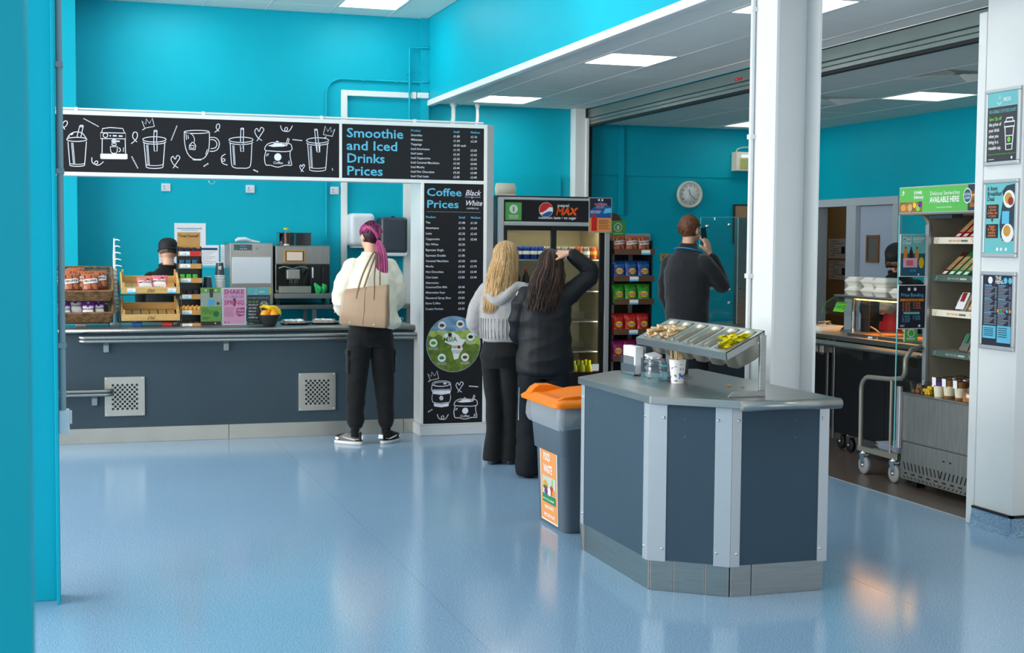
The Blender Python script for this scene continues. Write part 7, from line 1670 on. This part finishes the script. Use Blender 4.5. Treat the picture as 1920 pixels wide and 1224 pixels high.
# ---------------------------------------------------------------- 3: dark-haired customer, hand on head
t = person('person with long dark hair in a loose black shirt resting one hand on the head', (3.045, 8.80, 0), math.radians(-16))
J = dict(head=(.035, .03, 1.418), neck=(.02, 0, 1.315), trunk=[(.80, 0, 0, .14, .10), (1.0, 0, 0, .12, .09), (1.17, 0, 0, .15, .10), (1.265, .01, 0, .125, .08), (1.305, .015, 0, .055, .055)],
         shL=(-.155, 0, 1.235), elL=(-.19, .03, 1.03), wrL=(-.15, .20, .93), shR=(.155, .0, 1.255), elR=(.305, .02, 1.375), wrR=(.165, .0, 1.515), hpL=(-.085, 0, .82), knL=(-.10, .02, .45), anL=(-.105, -.01, .09), hpR=(.085, 0, .82), knR=(.09, .06, .45), anR=(.09, .06, .09))
me, hm = nude(J, 1.0, Matrix.Rotation(math.radians(-12), 4, 'Z') @ Matrix.Rotation(math.radians(-4), 4, 'X'), [((-.15, .20, .93), (.5, .8, -.2), (0, -.4, -1), .5, 1, 1), ((.155, -.002, 1.518), (-1, -.06, .04), (0, .35, -1), .38, 1.0, 1)])
add('body', me, t); face_bits(hm, t)
b = B('dark_shirt'); col_(b, [(.705, 0, 0, .178, .140), (.725, 0, 0, .190, .150), (.82, 0, 0, .188, .148), (.95, 0, 0, .172, .135), (1.08, 0, 0, .172, .130), (1.18, 0, 0, .172, .125), (1.255, .01, 0, .148, .105), (1.295, .015, 0, .085, .075), (1.325, .02, 0, .060, .060)])
limb(b, [(-.13, 0, 1.225), (-.175, .01, 1.13), (-.190, .03, 1.02), (-.18, .12, .95), (-.155, .19, .93)], [.070, .062, .056, .050, .042])
limb(b, [(.12, 0, 1.225), (.21, .01, 1.29), (.308, .02, 1.378), (.27, .015, 1.44), (.185, .002, 1.505)], [.082, .066, .055, .052, .040])
add('shirt', blob(b, .009, 2, .005, 6.5, .011), t)
B('plastic_dark').lathe((.27, -.03, 1.405), [(.005, 0), (.006, .003)], 8).obj('cuff_button', t)
b = B('navy_trouser'); col_(b, [(.68, 0, 0, .168, .125), (.80, 0, 0, .165, .12), (.90, 0, 0, .15, .10)])
for s, dy in ((-1, -.01), (1, .06)):
    col_(b, [(.02, s*.105, dy+.01, .082, .105), (.06, s*.105, dy+.005, .088, .108), (.12, s*.105, dy, .085, .10), (.45, s*.098, dy*.6+.01, .085, .095), (.66, s*.088, .005, .092, .115), (.80, s*.08, 0, .085, .11)])
add('wide_trousers', blob(b, .010, 3, .003, 8, .006), t)
for s, dy in ((-1, -.01), (1, .06)): shoe(t, s*.105, dy+.02, math.radians(-s*6), 'satin_black', 'plastic_black', None, .25)
long_hair(hm, None, (.084, .100, .104), 1.165, 420, ['hair_dark', 'hair_dark', 'hair_dark2'], (-.06, -.10), 1.12, 8, 50, wave=.007).obj('hair', t)
B('chrome').tube([(-.175, -.10, .62), (-.178, -.105, .48), (-.178, -.104, .40)], .004, 6).obj('key_strap', t)

# ---------------------------------------------------------------- 4: man on the phone
t = person('person with short ginger hair and blue lanyard holding a phone to the ear', (4.80, 10.32, 0), math.radians(-62))
J = dict(head=(0, .03, 1.708), neck=(0, 0, 1.565), trunk=[(.95, 0, 0, .16, .11), (1.15, 0, 0, .16, .11), (1.36, 0, 0, .19, .12), (1.49, 0, 0, .15, .09), (1.545, 0, 0, .062, .062)],
         shL=(-.17, 0, 1.45), elL=(-.215, .02, 1.16), wrL=(-.19, .16, .98), shR=(.17, 0, 1.45), elR=(.225, .17, 1.25), wrR=(.13, .13, 1.50), hpL=(-.10, 0, .94), knL=(-.11, .02, .52), anL=(-.115, 0, .09), hpR=(.10, 0, .94), knR=(.11, .02, .52), anR=(.115, 0, .09))
me, hm = nude(J, 1.06, Matrix.Rotation(math.radians(6), 4, 'X'), [((-.19, .16, .98), (.2, .9, -.3), (1, 0, -.4), .6, 1.05, 1), ((.125, .125, 1.51), (-.12, -.25, 1), (-1, -.1, 0), .55, 1.05, 1)])
add('body', me, t); face_bits(hm, t)
b = B('fleece'); col_(b, [(.90, 0, 0, .185, .15), (1.0, 0, 0, .188, .155), (1.18, 0, 0, .195, .155), (1.36, 0, 0, .205, .155), (1.46, 0, 0, .178, .125), (1.53, 0, 0, .105, .09), (1.575, 0, 0, .074, .074), (1.60, 0, .0, .072, .074)])
limb(b, [(-.165, 0, 1.43), (-.215, .0, 1.28), (-.225, .02, 1.14), (-.21, .10, 1.03), (-.19, .15, .99)], [.080, .070, .064, .056, .046]); limb(b, [(.165, 0, 1.43), (.215, .08, 1.33), (.225, .17, 1.25), (.18, .175, 1.36), (.14, .14, 1.475)], [.080, .070, .062, .056, .044])
add('fleece', blob(b, .010, 3, .004, 6, .008), t)
b = B('navy_trouser'); col_(b, [(.80, 0, 0, .18, .13), (.98, 0, 0, .175, .12)])
for s in (-1, 1): col_(b, [(.04, s*.115, 0, .072, .085), (.3, s*.113, .01, .075, .085), (.52, s*.11, .012, .082, .09), (.76, s*.10, 0, .098, .115), (.92, s*.09, 0, .09, .11)])
add('trousers', blob(b, .011, 3, .003, 8, .004), t)
for s in (-1, 1): shoe(t, s*.115, .02, math.radians(-s*8), 'satin_black', 'plastic_black', None, .28)
B('lanyard').tube([(.115*sin(a), -.10*cos(a)+.004, 1.548-.055*(1-cos(a))*.5+.012) for a in [math.radians(d) for d in range(-150, 151, 15)]], .011, 6, flat=.35).obj('lanyard', t)
h = B('hair_ginger'); r = random.Random(5); h.ball((0, -.014, .026), (.0765, .093, .0955), 20)
for i in range(420):
    ph = r.uniform(math.radians(52), math.radians(308)); th = math.radians(r.uniform(0, 108 if 110 < math.degrees(ph) < 250 else 84)); R = (.077, .0935, .096)
    p = V(on_skull(th, ph, R)); n = V((p.x, p.y, p.z-.02)).normalized(); h.tube([p, p+n*.008+V((0, -.004, -.006))], [.004, .0015], 4)
h.tf(hm).obj('hair', t)['kind'] = 'stuff'
ph_ = thing('mobile_phone', 'dark mobile phone held to the ear of the man in the fleece', 'phone', (4.90, 10.33, 1.62), math.radians(-48), None, True); B('satin_black').box((-.004, -.035, -.07), (.004, .035, .07)).obj('phone_body', ph_, .004); B('till_screen').box((-.0052, -.031, -.062), (-.0041, .031, .062)).obj('screen', ph_)
pw = Matrix.Translation(V((4.80, 10.32, 0))) @ Matrix.Rotation(math.radians(-62), 4, 'Z'); ph_.location = pw @ V((.098, .085, 1.66)); ph_.rotation_euler = (math.radians(12), 0, math.radians(-62))

# ---------------------------------------------------------------- 5 and 6: serving staff in black caps
def cap(hm, t):
    c = B('cap_black'); c.rings([[(.084*cos(a)*k, .099*sin(a)*k-.010, z) for a in [2*PI*i/24 for i in range(24)]] for k, z in ((.97, .012), (1.0, .03), (1.02, .058), (.99, .082), (.88, .105), (.62, .122), (.25, .129), (.02, .130))]); c.tube([(.086*cos(a), .101*sin(a)-.010, .018) for a in [2*PI*i/24 for i in range(24)]], .007, 6, closed=True)
    for k in range(9):
        a = 2*PI*k/9; c.tube([(.085*cos(a), .100*sin(a)-.01, .05), (.075*cos(a+.25), .09*sin(a+.25)-.01, .098), (.03*cos(a+.5), .035*sin(a+.5)-.01, .127)], [.003, .005, .002], 5)
    c.tf(hm).obj('cap', t)
def staff(label, loc, rz, h, headpitch, arms, lean=0, apron=False, hair='hair_brown'):
    t = person(label, loc, rz); k = h
    J = dict(head=(0, .03+lean, .885*k+.06), neck=(0, lean*.7, .885*k-.065), trunk=[(.50*k, 0, 0, .15, .11), (.62*k, 0, lean*.2, .14, .10), (.74*k, 0, lean*.5, .16, .11), (.80*k, 0, lean*.7, .13, .085), (.83*k, 0, lean*.7, .058, .058)],
             shL=(-.165, lean*.65, .785*k), elL=arms[0][0], wrL=arms[0][1], shR=(.165, lean*.65, .785*k), elR=arms[1][0], wrR=arms[1][1], hpL=(-.09, 0, .51*k), knL=(-.10, .02, .28*k), anL=(-.10, 0, .09), hpR=(.09, 0, .51*k), knR=(.10, .02, .28*k), anR=(.10, 0, .09))
    me, hm = nude(J, 1.0, Matrix.Rotation(math.radians(-headpitch), 4, 'X'), [(J['wrL'], arms[0][2], arms[0][3], .75, 1, 1), (J['wrR'], arms[1][2], arms[1][3], .75, 1, -1)])
    add('body', me, t); face_bits(hm, t); cap(hm, t)
    b = B('black_cloth'); ly = lean
    col_(b, [(.47*k, 0, 0, .185, .14), (.56*k, 0, ly*.1, .185, .14), (.66*k, 0, ly*.3, .19, .14), (.75*k, 0, ly*.55, .195, .135), (.80*k, 0, ly*.65, .165, .108), (.835*k, 0, ly*.7, .095, .08), (.855*k, 0, ly*.75, .066, .066)])
    for s, a in ((-1, arms[0]), (1, arms[1])):
        e, w = V(a[0]), V(a[1]); limb(b, [(s*.15, ly*.65, .775*k), tuple((V((s*.165, ly*.65, .785*k))+e)/2+V((s*.02, 0, 0))), tuple(e), tuple(e+(w-e)*.25)], [.075, .070, .062, .055])
    add('polo_shirt', blob(b, .011, 3, .003, 8, .005), t)
    B('black_cloth').tube([(.073*sin(a), .072*cos(a)+ly*.74, .853*k+.01*cos(a)) for a in [2*PI*i/18 for i in range(18)]], .016, 7, closed=True).obj('collar', t)
    b = B('black_cloth'); col_(b, [(.44*k, 0, 0, .165, .125), (.55*k, 0, 0, .16, .12)])
    for s in (-1, 1): col_(b, [(.05, s*.10, 0, .065, .075), (.28*k, s*.10, .01, .075, .085), (.42*k, s*.09, 0, .09, .11), (.50*k, s*.08, 0, .085, .105)])
    add('trousers', blob(b, .012, 3), t)
    for s in (-1, 1): shoe(t, s*.10, .02, math.radians(-s*8), 'satin_black', 'plastic_black', None, .25)
    hb = B(hair); r = random.Random(3)
    for i in range(70):
        ph = math.radians(95+170*i/69); p = [V(on_skull(math.radians(a), ph, (.078, .094, .097))) for a in (70, 92, 112)]; lock(hb, p, .008, hair)
    if apron:
        for i in range(26):
            x = -.055+.11*i/25; lock(hb, smooth([(x*.7, .085, .055), (x, .106, .030), (x*1.1, .104, .002)], 2), .007, hair)
        for s in (-1, 1):
            for i in range(8): lock(hb, smooth([(s*.066, .05-.01*i, .04), (s*.080, .05-.01*i, -.01), (s*.078, .045-.01*i, -.06)], 2), .007, hair)
        ap = B('red'); rs_ = []
        for z, a, y in ((.40*k, .17, .14), (.55*k, .19, .150), (.66*k, .16, .150+lean*.3), (.75*k, .09, .142+lean*.55)): rs_.append([(a*math.sin(q), y*cos(q)+lean*0+.006, z) for q in [math.radians(d) for d in range(-62, 63, 8)]])
        n = len(rs_[0])
        ap.add([p for q in rs_ for p in q], [(i*n+j, i*n+j+1, (i+1)*n+j+1, (i+1)*n+j) for i in range(3) for j in range(n-1)], None, True)
        o = ap.obj('apron', t); s = o.modifiers.new('thick', 'SOLIDIFY'); s.thickness = .004; s.offset = 1
    hb.tf(hm).obj('hair', t)
    return t
staff('person in black cap and polo shirt working behind the coffee counter', (.815, 12.58, 0), 0, 1.60, 14, (((-.22, .10, 1.02), (-.14, .33, 1.03), (.2, 1, 0), (0, 0, -1)), ((.22, .10, 1.02), (.14, .33, 1.03), (-.2, 1, 0), (0, 0, -1))), .03)
staff('person in black cap and red apron bending over behind the hot counter', (6.70, 10.14, 0), math.radians(128), 1.60, 42, (((-.24, .16, 1.06), (-.10, .37, 1.075), (.55, .8, .05), (.5, -.2, .5)), ((.24, .16, 1.06), (.10, .37, 1.06), (-.5, .8, .05), (-.5, -.2, .5))), .10, True)
bx = clam((0, 0, 0), 'white takeaway box held open in the hands of the server in the red apron', None, 1.1); pw = Matrix.Translation(V((6.70, 10.14, 0))) @ Matrix.Rotation(math.radians(128), 4, 'Z'); bx.location = pw @ V((0, .47, 1.055)); bx.rotation_euler = (math.radians(14), math.radians(-8), math.radians(128))
bx['group'] = ''; del bx['group']
for o in list(bpy.data.objects):
    if '_local' in o: del o['_local']
bpy.data.scenes.remove(BENCH)
